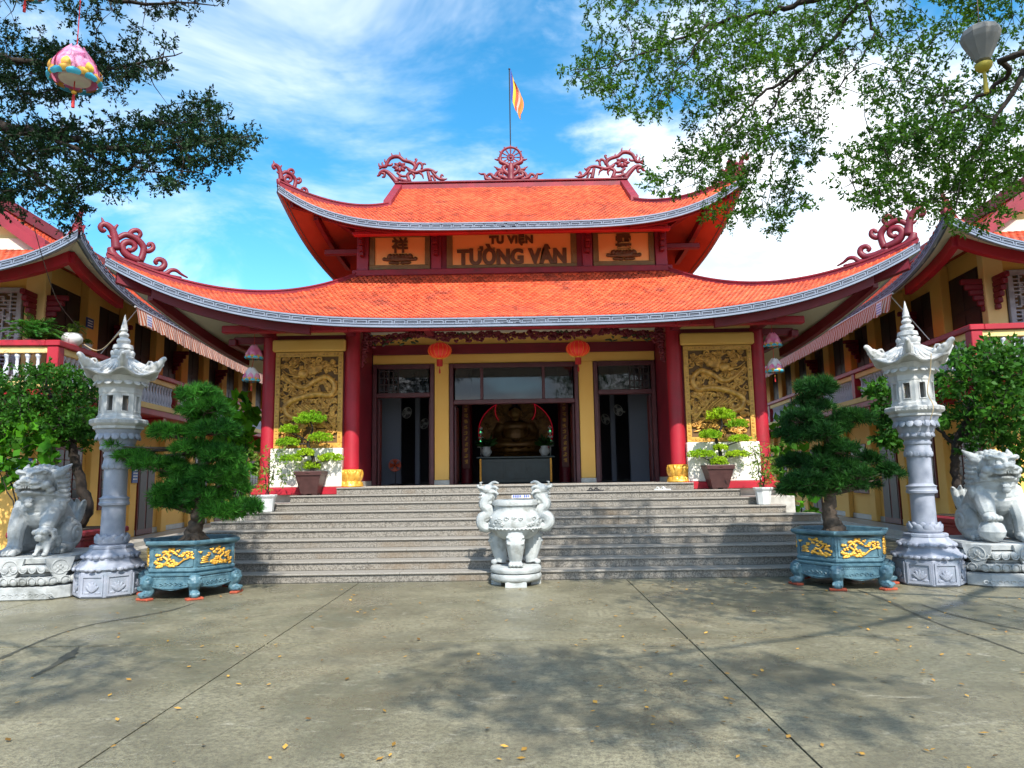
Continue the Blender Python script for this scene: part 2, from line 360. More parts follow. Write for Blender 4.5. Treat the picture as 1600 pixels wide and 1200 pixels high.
# ================================================================== setting: ground
def ground_material():
    m = mat('concrete', (.34, .31, .245), rough=.75); n = m.node_tree.nodes; l = m.node_tree.links; b = n['Principled BSDF']
    t = n.new('ShaderNodeTexCoord')
    def noise(s, d, r, dist=0., sc=(1, 1, 1)):
        mp = n.new('ShaderNodeMapping'); mp.inputs['Scale'].default_value = sc; l.new(t.outputs['Object'], mp.inputs[0])
        x = n.new('ShaderNodeTexNoise'); x.inputs['Scale'].default_value = s; x.inputs['Detail'].default_value = d; x.inputs['Roughness'].default_value = r; x.inputs['Distortion'].default_value = dist
        l.new(mp.outputs[0], x.inputs[0]); return x.outputs[0]
    def rr(x, a, c):
        k = n.new('ShaderNodeMapRange'); k.inputs[1].default_value = a; k.inputs[2].default_value = c; l.new(x, k.inputs[0]); return k.outputs[0]
    def mul(x, f):
        k = n.new('ShaderNodeMath'); k.operation = 'MULTIPLY'; l.new(x, k.inputs[0]); k.inputs[1].default_value = f; return k.outputs[0]
    def mix(f, a, c):
        x = n.new('ShaderNodeMix'); x.data_type = 'RGBA'; l.new(f, x.inputs[0]); l.new(a, x.inputs[6]); x.inputs[7].default_value = (*c, 1); return x.outputs[2]
    rgb = n.new('ShaderNodeRGB'); rgb.outputs[0].default_value = (.30, .275, .18, 1); c = rgb.outputs[0]
    c = mix(rr(noise(.55, 6, .62, .4), .45, .68), c, (.135, .125, .078))
    c = mix(mul(rr(noise(.35, 5, .6, .8), .50, .62), .8), c, (.115, .118, .075))       # damp, mossy blotches
    c = mix(mul(rr(noise(1.7, 8, .7, .5), .52, .70), .75), c, (.125, .115, .078))
    c = mix(mul(rr(noise(2.6, 7, .7, 1.2, (1, 2.2, 1)), .57, .68), .6), c, (.46, .43, .33))   # chalky scuffs
    c = mix(mul(rr(noise(22, 7, .8), .45, .58), .8), c, (.12, .108, .074))
    c = mix(mul(rr(noise(75, 3, .7), .52, .62), .7), c, (.085, .076, .054))
    l.new(c, b.inputs['Base Color'])
    bp = n.new('ShaderNodeBump'); bp.inputs['Strength'].default_value = .45; bp.inputs['Distance'].default_value = .01
    l.new(noise(55, 7, .7), bp.inputs['Height']); l.new(bp.outputs[0], b.inputs['Normal'])
    l.new(rr(noise(1.3, 5, .6), .2, 1.0), b.inputs['Roughness'])
ground_material()
mat('joint_dirt', (.05, .046, .034), (.03, .03, .022), scale=8, rough=.95)
mat('far_ground', (.22, .20, .16), (.16, .15, .12), scale=.3, rough=.95)
mat('wet_stain', (.055, .055, .042), (.085, .082, .06), scale=9, rough=.5)
ground = MB().box(-400, 400, -300, 700, -.6, -.022).build('ground', 'joint_dirt', kind='structure')
XJ = [-2.49+4.28*k for k in range(-4, 5)]; YJ = [7.43+4.2*k for k in range(-4, 6)]
for i in range(len(XJ)-1):
    for j in range(len(YJ)-1):
        g = .008
        MB().box(XJ[i]+g, XJ[i+1]-g, YJ[j]+.022, YJ[j+1]-.022, -.1, 0).build('slab', 'concrete', ground)
def streak(pts, w, m='wet_stain'):                 # dark damp run along an old crack
    P = cr([(*gz(x, y)[:2], ww) for (x, y), ww in zip(pts, w)], 8); lo = []; hi = []
    for i, q in enumerate(P):
        t = unit(P[min(i+1, len(P)-1)][:2]-P[max(i-1, 0)][:2]); nn = V(-t[1], t[0]); j = q[2]*random.uniform(.7, 1.3)
        lo.append((*(q[:2]-nn*j), .0045)); hi.append((*(q[:2]+nn*j*random.uniform(.7, 1.2)), .0045))
    MB().grid([lo, hi]).build('crack_stain', m, ground)
streak([(303, 943), (270, 953), (225, 962), (150, 975), (95, 990), (40, 1012), (0, 1030)], [.01, .03, .035, .02, .014, .02, .03])
streak([(122, 1012), (108, 1025), (85, 1040), (50, 1058)], [.015, .05, .045, .01])
streak([(1340, 922), (1385, 938), (1420, 955), (1480, 980), (1540, 1000), (1600, 1022)], [.015, .03, .02, .012, .012, .016])
streak([(1440, 945), (1480, 958), (1550, 975), (1600, 985)], [.01, .025, .02, .015])

# ================================================================== terrace and stairs
RISE, TREAD, D0, NS = .148, .37, 11.65, 10
def sy_(i): return D0+(i-1)*TREAD                  # front of riser i (1..10)
half = {10: 3.76, 9: 4.62, 8: 4.95, 7: 5.25, 6: 5.75, 5: 5.75, 4: 5.75, 3: 5.75, 2: 5.75, 1: 5.75}
WR = set()                                         # roots whose parts are built in world coordinates
_link = link
def link(name, me, parent=None, m=None):
    o = _link(name, me, parent, m)
    if parent is not None and parent.name in WR: o.matrix_parent_inverse = Matrix.Translation(-parent.location)
    return o
def wroot(name, loc, label, cat, group=None):
    o = empty(name, tuple(map(float, loc)), 0, label, cat, group); WR.add(o.name); return o
stair = wroot('staircase', (0, D0, 0), 'wide speckled granite staircase of ten steps leading up to the temple doors', 'staircase')
for i in range(1, NS+1):
    h = half[i]; y0 = sy_(i); z1 = i*RISE; y1 = 15.34 if i < 10 else 17.0
    st = MB().box(-h, h, y0, y1 if i >= 8 else y0+TREAD+.25, (i-1)*RISE-.02 if i > 1 else -.05, z1-.03).build('step', 'granite', stair)
    # riser slabs stand proud of the core with open joints, tread slabs overhang them
    cuts = [-h]+[x+(.35 if i % 2 else -.25) for x in (-4.4, -2.2, 0, 2.2, 4.4) if abs(x)+.6 < h]+[h]
    for a, b in zip(cuts, cuts[1:]):
        MB().bbox(a+.003, b-.003, y0-.012, y0-.001, (i-1)*RISE+.003, z1-.031, .002).build('riser_slab', 'granite', st)
        MB().bbox(a+.002, b-.002, y0-.045, (y1 if i >= 9 else y0+TREAD-.014), z1-.029, z1, .006).build('tread_slab', 'granite_nosing', st)
    if i == NS:                                        # paler floor tiles of the terrace behind the top nosing
        for q in range(10):
            for w_ in range(4): MB().bbox(-3.42+q*.684+.002, -3.42+(q+1)*.684-.002, 15.32+w_*.40+.002, 15.32+(w_+1)*.40-.002, z1+.001, z1+.006, .002).build('terrace_tile', 'terrace_tile', st)
for sgn in (-1, 1):
    MB().bbox(*sorted((sgn*4.66, sgn*5.72)), 14.62, 15.34, 0, 1.18, .01).build('marble_cheek', 'marble_side', stair)
terrace = MB().box(-5.72, 5.72, 15.34, 29, -.05, 1.45).build('terrace', 'marble_side', kind='structure')

# ================================================================== main hall
hall = wroot('temple_hall', (0, 17, 0), 'central red and yellow temple hall with two tiers of orange tiled upswept roofs', 'temple')
class Roof:
    def __init__(s, T, A0, B0, A1, B1, ze, H, lift, pa, pb, c=.4, p=3.5, vg=1., p2=None, zx=0.):
        s.zx = zx
        s.T, s.A0, s.B0, s.A1, s.B1, s.ze, s.H, s.lift, s.pa, s.pb, s.c, s.p, s.vg = T, A0, B0, A1, B1, ze, H, lift, pa, pb, c, p, vg; s.p2 = p2 or p
    def loc(s, side, t, v):
        k = min(v/s.vg, 1); A = s.A0+(s.A1-s.A0)*k; B = s.B0+(s.B1-s.B0)*v; q = (1-k)**2; e = abs(t)**(s.p if side in (0, 2) else s.p2)*q
        z = s.ze+s.H*((1-s.c)*v+s.c*v*v)+s.lift*e*(1-k)**s.zx
        if side in (0, 2): x, y = t*(A+s.pa*q), -(B+s.pb*e)
        else: x, y = A+s.pa*e, t*(B+s.pb*q)
        if side == 2: x, y = -x, -y
        if side == 3: x, y = -x, -y
        return V(x, y, z)
    def P(s, side, t, v): return s.T(s.loc(side, t, v))
    def half(s, side, v):
        k = min(v/s.vg, 1); q = (1-k)**2
        return s.A0+(s.A1-s.A0)*k+s.pa*q if side in (0, 2) else s.B0+(s.B1-s.B0)*v+s.pb*q
    def frame(s, side, t, v):
        e = 1e-3; p = s.P(side, t, v); du = unit(s.P(side, min(t+e, 1), v)-s.P(side, t-e, v)); dv = unit(s.P(side, t, min(v+e, 1))-s.P(side, t, max(v-e, 0)))
        n = unit(cross(du, dv)); n = n if n[2] > 0 else -n; du = unit(cross(dv, n)); return p, du, dv, n
def tile_mesh_arrays(w, ln, th=.026):
    # fish-scale tile: flat sheet with a rounded lower edge, slightly crowned
    a = w*.485; pts = [(-a, ln), (-a, .10*ln), (-.62*a, -.10*ln), (0, -.17*ln), (.62*a, -.10*ln), (a, .10*ln), (a, ln)]
    cr_ = [-.3, 0, .35, .5, .35, 0, -.3]
    top = [(x, y, th*(1+.5*c)) for (x, y), c in zip(pts, cr_)]; bot = [(x, y, 0) for x, y in pts[1:6]]
    vs = np.array(top+bot); fs = [(0, 1, 2, 3, 4, 5, 6)]+[(1+i, 7+i, 8+i, 2+i) for i in range(4)]
    return vs, fs
def lay_tiles(rf, side, part, w, rows, v1, name_mass, n_single, v_off=.0, tmin=-1., tmax=1., lift=.012):
    vs, fs = tile_mesh_arrays(w, w*1.25); me = bpy.data.meshes.new('roof_tile'); me.from_pydata([tuple(q) for q in vs], [], fs); me.materials.append(MATS['roof_tile'])
    ms = []; 
    for i in range(rows):
        v = v_off+(v1-v_off)*i/rows; h = rf.half(side, v); k0 = int(h/w)+1
        for k in range(-k0, k0+1):
            x = (k+(.5 if i % 2 else 0))*w; t = x/h
            if abs(t) > 1-.35*w/h or t < tmin or t > tmax: continue
            p, du, dv, n = rf.frame(side, t, v); ax = unit(dv-.13*n); nn = cross(du, ax); nn = nn if nn@n > 0 else -nn
            ms.append((p+n*lift, du, ax, nn))
    for j, (p, a, b, c) in enumerate(ms[:n_single]):
        o = bpy.data.objects.new('roof_tile', me); COL.objects.link(o); o.parent = part
        o.matrix_local = Matrix([[a[i], b[i], c[i], p[i]-(PO[part.name][i] if part.name in PO else 0)] for i in range(3)]+[[0, 0, 0, 1]])
    rest = ms[n_single:]
    if rest:
        M = np.array([np.stack([a, b, c], 1) for p, a, b, c in rest]); Pp = np.array([p for p, *_ in rest]); n = len(rest)
        allv = np.einsum('nij,kj->nki', M, vs)+Pp[:, None]; nv = len(vs); F_ = []
        me2 = bpy.data.meshes.new(name_mass); off = np.arange(n)*nv
        me2.vertices.add(n*nv); me2.vertices.foreach_set('co', allv.astype(np.float32).ravel())
        ls = []; st_ = []; pos = 0
        tmpl = [i for f in fs for i in f]; sz = [len(f) for f in fs]
        li = (np.array(tmpl)[None]+off[:, None]).ravel().astype(np.int32); starts = np.cumsum([0]+sz[:-1]); tot = sum(sz)
        lstart = (starts[None]+(np.arange(n)*tot)[:, None]).ravel().astype(np.int32)
        me2.loops.add(len(li)); me2.loops.foreach_set('vertex_index', li); me2.polygons.add(len(lstart)); me2.polygons.foreach_set('loop_start', lstart); me2.update(calc_edges=True)
        a = me2.attributes.new('piece', 'FLOAT', 'POINT'); a.data.foreach_set('value', np.repeat(rng.random(n).astype(np.float32), nv))
        setp(link(name_mass, me2, part, 'roof_tile_mass'), kind='stuff')
PO = {}
def roof_deck(rf, root, name, vtop, sides=(0, 1, 2, 3), th=.10, m_top='deck'):
    mb = MB(); ns, nv = 48, 14
    for sd_ in sides:
        v1 = vtop if sd_ in (0, 2) else min(vtop, rf.vg)
        mb.grid([[rf.P(sd_, -1+2*i/ns, v1*j/nv)-V(0, 0, .004) for i in range(ns+1)] for j in range(nv+1)])
    return mb.build(name, m_top, root, smooth=True)
def roof_soffit(rf, part, m, v1, th=.17, sides=(0, 1, 2, 3)):
    for sd_ in sides:
        MB().grid([[rf.P(sd_, -1+2*i/48, v1*j/8)-V(0, 0, th) for i in range(49)] for j in range(9)]).build('soffit', m, part, smooth=True)
def roof_border(rf, part, side, hgt=.128, unit_w=.25, t0=-1., t1=1., keys=True):
    N_ = 240; ts = [t0+(t1-t0)*i/N_ for i in range(N_+1)]; P = np.array([rf.P(side, t, 0) for t in ts])
    S = np.concatenate([[0], np.cumsum(np.linalg.norm(np.diff(P, axis=0), axis=1))])
    tg = np.gradient(P, axis=0); out = np.array([unit(V(t[1], -t[0], 0)) for t in tg]); cen = rf.T(V(0, 0, 0)); 
    sg = np.sign(np.sum(out*(P-cen), 1)); out *= np.sign(sg.sum() or 1)
    def q(s_, h, d):
        p = np.array([np.interp(s_, S, P[:, k]) for k in range(3)]); o = np.array([np.interp(s_, S, out[:, k]) for k in range(3)])
        return p+o*d+V(0, 0, h)
    n = 160; SS = np.linspace(0, S[-1], n+1)
    b = MB().grid([[q(x, .02, .0), q(x, .02, .03), q(x, -hgt, .03), q(x, -hgt-.01, -.08), q(x, .02, -.02)] for x in SS]).build('key_border', 'border_grey', part)
    MB().grid([[q(x, -hgt, .028), q(x, -hgt, .045), q(x, -hgt-.035, .045), q(x, -hgt-.035, -.02)] for x in SS]).build('border_lip', 'border_light', b)
    MB().grid([[q(x, .02, -.03), q(x, .02, .045), q(x, -.008, .045), q(x, -.008, .028)] for x in SS]).build('border_top', 'border_light', b)
    if keys:
        mb = MB(); t = .017; h0, h1 = -hgt+.022, -.026; hm = (h0+h1)/2
        for k in range(int(S[-1]/unit_w)):
            o = k*unit_w; w = unit_w
            for (a, c, e, f) in ((0, w*.88, h1-t, h1), (w*.88-t, w*.88, hm-.02, h1), (w*.34, w*.88, hm-.02-t, hm-.02), (w*.34, w*.34+t, h0+t, hm-.02), (w*.10, w*.34+t, h0, h0+t), (w*.5, w*1.08, h0, h0+t), (0, t, h0+.02, h1)):
                vs = [q(o+a, e, .030), q(o+c, e, .030), q(o+c, f, .030), q(o+a, f, .030), q(o+a, e, .042), q(o+c, e, .042), q(o+c, f, .042), q(o+a, f, .042)]
                mb.add(vs, [(4, 5, 6, 7), (0, 1, 5, 4), (1, 2, 6, 5), (2, 3, 7, 6), (3, 0, 4, 7)])
        mb.build('key_pattern', 'border_light', b, kind='stuff')
    return b
def hip_ridge(rf, part, side, t, v1, w=.2, h=.17, m='ridge_red', v0=0.):
    P = [rf.P(side, t, v0+(v1-v0)*i/26) for i in range(27)]
    o = MB().sweep(P, w, h, .02).build('hip_ridge', m, part)
    MB().sweep([p+V(0, 0, h) for p in P], w*1.25, .03, 0).build('ridge_cap', m, o); return P

TL = lambda q: q+V(0, 20.5, 0)
LR = Roof(TL, 6.90, 7.0, 3.72, 3.9, 4.73, 1.84, 1.25, .92, .40, c=.38, p=3.75, zx=.7)
lower = roof_deck(LR, hall, 'lower_roof', 1.)
lay_tiles(LR, 0, lower, .112, 31, 1., 'front_tiles', 300)
for sd_ in (1, 3): lay_tiles(LR, sd_, lower, .15, 26, 1., 'side_tiles', 0)
roof_soffit(LR, lower, 'soffit_cream', .62)
for sd_ in (0, 1, 3): roof_border(LR, lower, sd_)
hipL = hip_ridge(LR, lower, 0, -1, .98, w=.15, h=.075); hipR = hip_ridge(LR, lower, 0, 1, .98, w=.15, h=.075)
for t_ in (-1, 1): hip_ridge(LR, lower, 2, t_, .98)
# flashing where the lower roof meets the upper storey
MB().bbox(-3.86, 3.86, 16.44, 16.64, 6.50, 6.66, .02).build('wall_flashing', 'ridge_red', lower)

TU = lambda q: q+V(0, 20.1, 0)
UR = Roof(TU, 4.95, 4.90, 3.10, 1.55, 7.30, 2.28, .89, .24, .20, c=.06, p=4.4, vg=.50)
upper = roof_deck(UR, hall, 'upper_roof', 1.)
lay_tiles(UR, 0, upper, .112, 34, .985, 'front_tiles', 60)
for sd_ in (1, 3): lay_tiles(UR, sd_, upper, .15, 12, .5, 'side_tiles', 0)
roof_soffit(UR, upper, 'soffit_red', .42, th=.16)
for sd_ in (0, 1, 3): roof_border(UR, upper, sd_, unit_w=.24, hgt=.12)
for t_ in (-1, 1):
    hip_ridge(UR, upper, 0, t_, .5, w=.14, h=.08); hip_ridge(UR, upper, 2, t_, .5)
    P = [UR.P(0, t_, .5+.5*i/10) for i in range(11)]
    MB().sweep(P, .2, .17, .05).build('gable_ridge', 'ridge_red', upper)
    P2 = [UR.P(2, t_, .5+.5*i/10) for i in range(11)]; MB().sweep(P2, .2, .17, .05).build('gable_ridge', 'ridge_red', upper)
    x = 3.0*t_; zb = UR.P(0, 0, .5)[2]
    g = [UR.P(0, t_, .5+.5*i/8) for i in range(9)]+[UR.P(2, -t_, 1-.5*i/8) for i in range(9)]
    MB().add([(x, p[1], p[2]-.05) for p in g]+[(x-.1*t_, p[1], p[2]-.05) for p in g], [tuple(range(18)), tuple(range(18, 36))]).build('gable_wall', 'red_paint', upper)
rz = UR.P(0, 0, 1)[2]; ry = UR.P(0, 0, 1)[1]
ridge = MB().bbox(-3.12, 3.12, ry-.1, ry+3.1+.1, rz-.25, rz-.03, .02).bbox(-3.16, 3.16, ry-.12, ry+.14, rz-.1, rz+.10, .02).build('main_ridge', 'ridge_red', upper)
MB().bbox(-3.2, 3.2, ry-.16, ry+.18, rz+.102, rz+.15, .015).build('ridge_cap', 'ornament_red', ridge)
RZ = rz+.15; RY = ry

# ---- carved ornaments on the roofs
def strokes_on(lst, fn, scale, part, name, flat=1., n=7, m='ornament_red'):
    mb = MB()
    for pts, rr in lst:
        P = cr([(*p, r) for p, r in zip(pts, rr)], 4)
        mb.tube([fn(q[0], q[1]) for q in P], [max(q[2]*scale, .004) for q in P], n)
    return mb.build(name, m, part, smooth=True)
HIP = [([(520, 205), (530, 240), (565, 268), (630, 290), (700, 312), (780, 335), (850, 347)], [12, 17, 17, 15, 11, 8, 5]),
       ([(545, 215), (540, 170), (530, 130), (510, 105), (485, 95), (470, 110), (480, 128), (494, 121)], [16, 14, 13, 12, 10, 9, 8, 6]),
       ([(488, 97), (482, 80), (476, 64)], [8, 5, 2]), ([(532, 130), (540, 112), (552, 98)], [9, 6, 4]), ([(530, 158), (516, 156), (504, 146)], [8, 6, 3]),
       ([(548, 165), (590, 145), (640, 165), (672, 202), (668, 240), (655, 268)], [9, 11, 12, 12, 12, 13]),
       ([(600, 150), (620, 128), (645, 125), (658, 142), (645, 158), (632, 150)], [8, 9, 9, 8, 7, 6]),
       ([(672, 215), (695, 222), (716, 210), (714, 190), (698, 188), (694, 200)], [8, 9, 9, 8, 7, 6]),
       ([(655, 268), (615, 252), (583, 228), (573, 198), (592, 180), (622, 185), (632, 206), (612, 220), (598, 208)], [14, 14, 13, 12, 12, 11, 10, 8, 6]),
       ([(640, 275), (700, 300), (745, 308), (770, 290), (765, 268), (742, 260), (728, 272), (738, 284)], [11, 12, 12, 11, 10, 9, 8, 6]),
       ([(740, 322), (775, 328), (800, 312), (825, 312), (850, 330), (880, 346)], [8, 9, 8, 7, 5, 3])]
tip = hipL[0]; hd = unit(V(*(hipL[7]-hipL[0])[:2], 0)); hn = V(-hd[1], hd[0], 0)
def hip_uv(x, y):
    p = on_plane(x/3, 320+y/3, tip, hn); return (p-tip)@hd, p[2]-tip[2]
HIPUV = [([hip_uv(*p) for p in pts], rr) for pts, rr in HIP]
def hip_ornament(tp, d, sc, part, name='hip_scroll', r=.0056):
    return strokes_on(HIPUV, lambda u, w: tp+d*u*sc+V(0, 0, w*sc), sc*r, part, name)
for P, sg in ((hipL, 1), (hipR, -1)):
    hip_ornament(P[0]+V(0, 0, .02), V(hd[0]*sg, hd[1], 0), 1., lower)
for t_ in (-1, 1):
    t0 = UR.P(0, t_, 0); d_ = unit(V(*(UR.P(0, t_, .1)-t0)[:2], 0)); hip_ornament(t0+V(0, 0, .03)-d_*.05, d_, .70, upper)
RID = [([(232, 392), (195, 345), (150, 300), (112, 284), (82, 300), (70, 322), (50, 332)], [18, 17, 14, 12, 11, 9, 4]), ([(82, 300), (118, 310), (116, 338), (95, 340)], [9, 9, 8, 5]),
       ([(70, 268), (95, 250), (128, 245), (142, 215), (165, 178), (205, 158), (250, 160), (290, 190), (345, 205), (380, 225), (392, 255), (370, 292), (325, 322), (345, 388)], [6, 10, 12, 12, 12, 13, 13, 12, 12, 12, 11, 11, 12, 14]),
       ([(95, 250), (72, 240), (68, 215)], [9, 7, 3]), ([(110, 245), (98, 222), (100, 205)], [8, 6, 3]), ([(142, 215), (122, 200), (122, 178)], [8, 6, 3]),
       ([(175, 168), (188, 150), (178, 124)], [8, 6, 2]), ([(245, 160), (256, 140), (250, 116)], [8, 6, 2]), ([(310, 195), (316, 182), (312, 168)], [7, 5, 3]), ([(385, 230), (395, 205), (405, 182), (388, 180)], [8, 8, 7, 4]),
       ([(150, 235), (180, 232), (190, 215)], [8, 8, 5]), ([(190, 345), (250, 360), (300, 372), (345, 378)], [10, 11, 11, 9]), ([(230, 300), (270, 330), (315, 330), (325, 310)], [9, 9, 8, 6]), ([(250, 330), (262, 360), (270, 385)], [7, 7, 7]),
       ([(325, 262), (352, 285), (400, 300), (450, 285), (500, 272), (545, 282), (575, 300), (592, 285)], [10, 13, 12, 11, 10, 10, 8, 3]),
       ([(400, 262), (415, 225), (440, 215), (455, 240), (450, 270)], [8, 9, 9, 8, 8]), ([(450, 240), (470, 220), (490, 228)], [8, 7, 4]), ([(430, 300), (455, 320), (466, 356)], [9, 7, 3]), ([(360, 300), (385, 330), (375, 360)], [9, 8, 4]),
       ([(505, 290), (515, 330), (530, 382)], [10, 12, 14]), ([(540, 290), (570, 325), (600, 352), (640, 362), (680, 355)], [9, 10, 10, 9, 3]), ([(640, 362), (622, 340), (632, 318), (645, 335)], [8, 7, 6, 4]), ([(520, 340), (545, 330), (560, 350), (570, 380)], [8, 8, 8, 8])]
RID += [([(255+12*math.cos(a), 250+8*math.sin(a)), (255+42*math.cos(a), 252+32*math.sin(a)), (255+70*math.cos(a), 252+48*math.sin(a))], [9, 13, 3]) for a in [k*math.pi/4 for k in range(8)]]
def ridge_uv(x, y): p = at(580+x/5.714, 220+y/5.714, RY); return p[0], p[2]
RIDUV = [([ridge_uv(*p) for p in pts], rr) for pts, rr in RID]
zb = min(w for p, r in RIDUV for u, w in p)
for sg in (1, -1): strokes_on(RIDUV, lambda u, w: V(sg*u, RY, w-zb+RZ+.03), .0044, upper, 'ridge_scroll')
# wheel of the law with its leafy foot, and the flag behind it
wz = at(797, 246, RY)[2]; mb = MB(); Rw = .295
circ = lambda r, n=40: [V(r*math.cos(2*math.pi*i/n), RY, wz+r*math.sin(2*math.pi*i/n)) for i in range(n+1)]
mb.tube(circ(Rw), .032, 8, cap=False); mb.tube(circ(Rw*.93), .02, 6, cap=False)
for k in range(12):
    a = 2*math.pi*k/12; d = V(math.cos(a), 0, math.sin(a)); c0 = V(0, RY, wz)
    mb.tube([c0+d*.09, c0+d*.15, c0+d*.2, c0+d*.27], [.014, .014, .024, .016], 6); mb.tube([c0+d*Rw, c0+d*(Rw+.045), c0+d*(Rw+.075)], [.016, .022, .006], 6)
mb.tube(circ(.085, 20), .026, 8, cap=False); mb.ell((0, RY, wz), (.05, .05, .05)); 
wheel = mb.build('wheel_of_law', 'ornament_red', upper, smooth=True)
WB = []
for sg in (-1, 1):
    X = lambda x: 1240+sg*(x-1240)
    WB += [([(X(1240), 375), (X(1300), 350), (X(1345), 335), (X(1340), 308), (X(1312), 312), (X(1318), 335)], [16, 15, 13, 10, 8, 6]), ([(X(1330), 368), (X(1390), 350), (X(1420), 318), (X(1448), 330), (X(1450), 355), (X(1425), 352)], [14, 13, 11, 9, 8, 6]),
           ([(X(1400), 370), (X(1460), 362), (X(1475), 320), (X(1505), 318), (X(1530), 306)], [12, 12, 9, 7, 3]), ([(X(1240), 330), (X(1290), 300), (X(1310), 262), (X(1280), 245), (X(1290), 270)], [20, 16, 14, 10, 7]),
           ([(X(1310), 285), (X(1355), 275), (X(1370), 262), (X(1392), 250)], [13, 11, 7, 3]), ([(X(1330), 215), (X(1345), 190), (X(1365), 190), (X(1386), 182)], [13, 11, 7, 3]), ([(X(1240), 260), (X(1290), 228), (X(1335), 205), (X(1330), 165)], [18, 16, 15, 9]),
           ([(X(1300), 300), (X(1350), 300), (X(1378), 330), (X(1385), 365)], [12, 12, 11, 12])]
WB += [([(1240, 380), (1240, 330), (1240, 280), (1240, 225)], [30, 26, 26, 20])]
WUV = [([ridge_uv(*p) for p in pts], rr) for pts, rr in WB]; zb2 = min(w for p, r in WUV for u, w in p); wxc = ridge_uv(1240, 300)[0]
strokes_on(WUV, lambda u, w: V(u-wxc, RY+.0, w-zb2+RZ+.02), .0042, wheel, 'leaf_scroll')

# ---- upper storey with its sign
YU = 16.6
MB().box(-3.72, 3.72, YU, 23.4, 6.2, 7.75).build('upper_wall', 'magenta_red', hall)
for x in (-3.62, -1.83, 1.83, 3.62):
    pil = MB().bbox(x-.12 if abs(x) < 3 else x-.14, x+.12 if abs(x) < 3 else x+.14, YU-.10, YU+.02, 6.55, 7.75, .012).build('upper_pilaster', 'magenta_red', hall)
    # stepped bracket that carries the eave
    b = MB()
    for k, (z0, z1, dy) in enumerate(((6.98, 7.08, .16), (7.08, 7.22, .20), (7.22, 7.36, .28), (7.36, 7.5, .42))): b.bbox(x-.055, x+.055, YU-.1-dy, YU-.1, z0, z1-.002, .015)
    b.bbox(x-.10, x+.10, YU-.55, YU-.1, 7.5, 7.58, .015); b.build('eave_bracket', 'dark_red', pil)
def relief_panel(x0, x1, z0, z1, y, root, nm, fm, im, fw):
    p = MB().box(x0+fw, x1-fw, y-.03, y-.005, z0+fw, z1-fw).build(nm, im, root)
    for (a, b, c, d) in ((x0, x1, z1-fw, z1), (x0, x1, z0, z0+fw), (x0, x0+fw, z0+fw+.002, z1-fw-.002), (x1-fw, x1, z0+fw+.002, z1-fw-.002)): MB().bbox(a, b, y-.07, y-.003, c, d, .008).build('frame', fm, p)
    return p
sg_ = relief_panel(-1.58, 1.58, 6.62, 7.66, YU, hall, 'name_panel', 'sign_frame', 'sign_orange', .14)
setp(sg_, label='orange name panel with raised brown letters')
c0 = lambda px, py: at(px, py, YU-.045)
text_mesh('lettering', 'TU VIỆN', .25, 'sign_letter', sg_, facing(c0(799, 375)), .016, .017, spacing=1.14)
for dx_, dy_ in ((-.013, 0), (.013, .003)): text_mesh('lettering', 'TƯỜNG VÂN', .43, 'sign_letter', sg_, facing(c0(800.5, 402)+V(dx_, dy_, 0)), .02, .014, spacing=1.05, sy=1.18)
for sg, ch in ((-1, '祥'), (1, '雲')):
    a, b = sorted((sg*1.98, sg*3.46)); p = relief_panel(a, b, 6.66, 7.62, YU, hall, 'emblem_panel', 'sign_frame', 'sign_orange', .13); cx = sg*2.72
    mb = MB(); 
    for k in range(-3, 4): mb.ell((cx+k*.085, YU-.05, 6.98+.012*abs(k)), (.055, .04, .10-.01*abs(k)), 8, 6, rotm(0, k*-14, 0))
    mb.ell((cx, YU-.05, 6.95), (.30, .04, .075)); 
    for q in (-1, 1):
        mb.ell((cx+q*.28, YU-.05, 6.935), (.14, .035, .045)); mb.ell((cx+q*.38, YU-.05, 6.945), (.05, .035, .05))
        mb.ell((cx+q*.18, YU-.05, 6.85), (.10, .035, .04)); mb.ell((cx+q*.07, YU-.05, 6.84), (.07, .035, .035))
    mb.build('lotus_relief', 'sign_letter', p, smooth=True)
    text_mesh('character', ch, .40, 'sign_letter', p, facing(V(cx, YU-.045, 7.26)), .018, .012)

# ---- columns, beams, frieze
YC = 15.4
for x in (-5.38, -3.56, 3.56, 5.38):
    inner = abs(x) < 4; zb_ = 1.86 if inner else 1.47
    c = MB().lathe([(.168, zb_), (.172, zb_+.02), (.168, zb_+.05), (.165, 4.8), (.165, 5.25)], 28, (x, YC, 0)).build('column', 'red_paint', hall, angle=35)
    if inner:
        mb = MB(); mb.lathe([(.26, 1.482), (.275, 1.50), (.26, 1.54), (.19, 1.56), (.20, 1.66), (.235, 1.84), (.20, 1.862)], 24, (x, YC, 0))
        for k in range(10):
            a = 2*math.pi*k/10; d = V(math.cos(a), math.sin(a), 0)
            mb.ell(V(x, YC, 1.70)+d*.215, (.05, .085, .13), 8, 6, rotm(0, 0, math.degrees(a))@rotm(0, 16, 0)); a += math.pi/10; d = V(math.cos(a), math.sin(a), 0)
            mb.ell(V(x, YC, 1.55)+d*.215, (.045, .08, .055), 8, 6, rotm(0, 0, math.degrees(a))); mb.ell(V(x, YC, 1.80)+d*.23, (.03, .05, .06), 8, 6)
        blob(mb, 'lotus_base', .012, 'bright_gold', c, 1)
    else: MB().bbox(x-.27, x+.27, YC-.27, YC+.27, 1.34, 1.48, .02).lathe([(.23, 1.481), (.24, 1.53), (.2, 1.57), (.18, 1.60)], 24, (x, YC, 0)).build('column_plinth', 'red_paint', c)
beam = MB().bbox(-5.9, 5.9, YC-.15, YC+.15, 4.98, 5.2, .02).build('eave_beam', 'red_paint', hall)
MB().bbox(-6.1, 6.1, 14.42, 14.60, 4.73, 4.89, .02).build('outer_purlin', 'red_paint', hall)
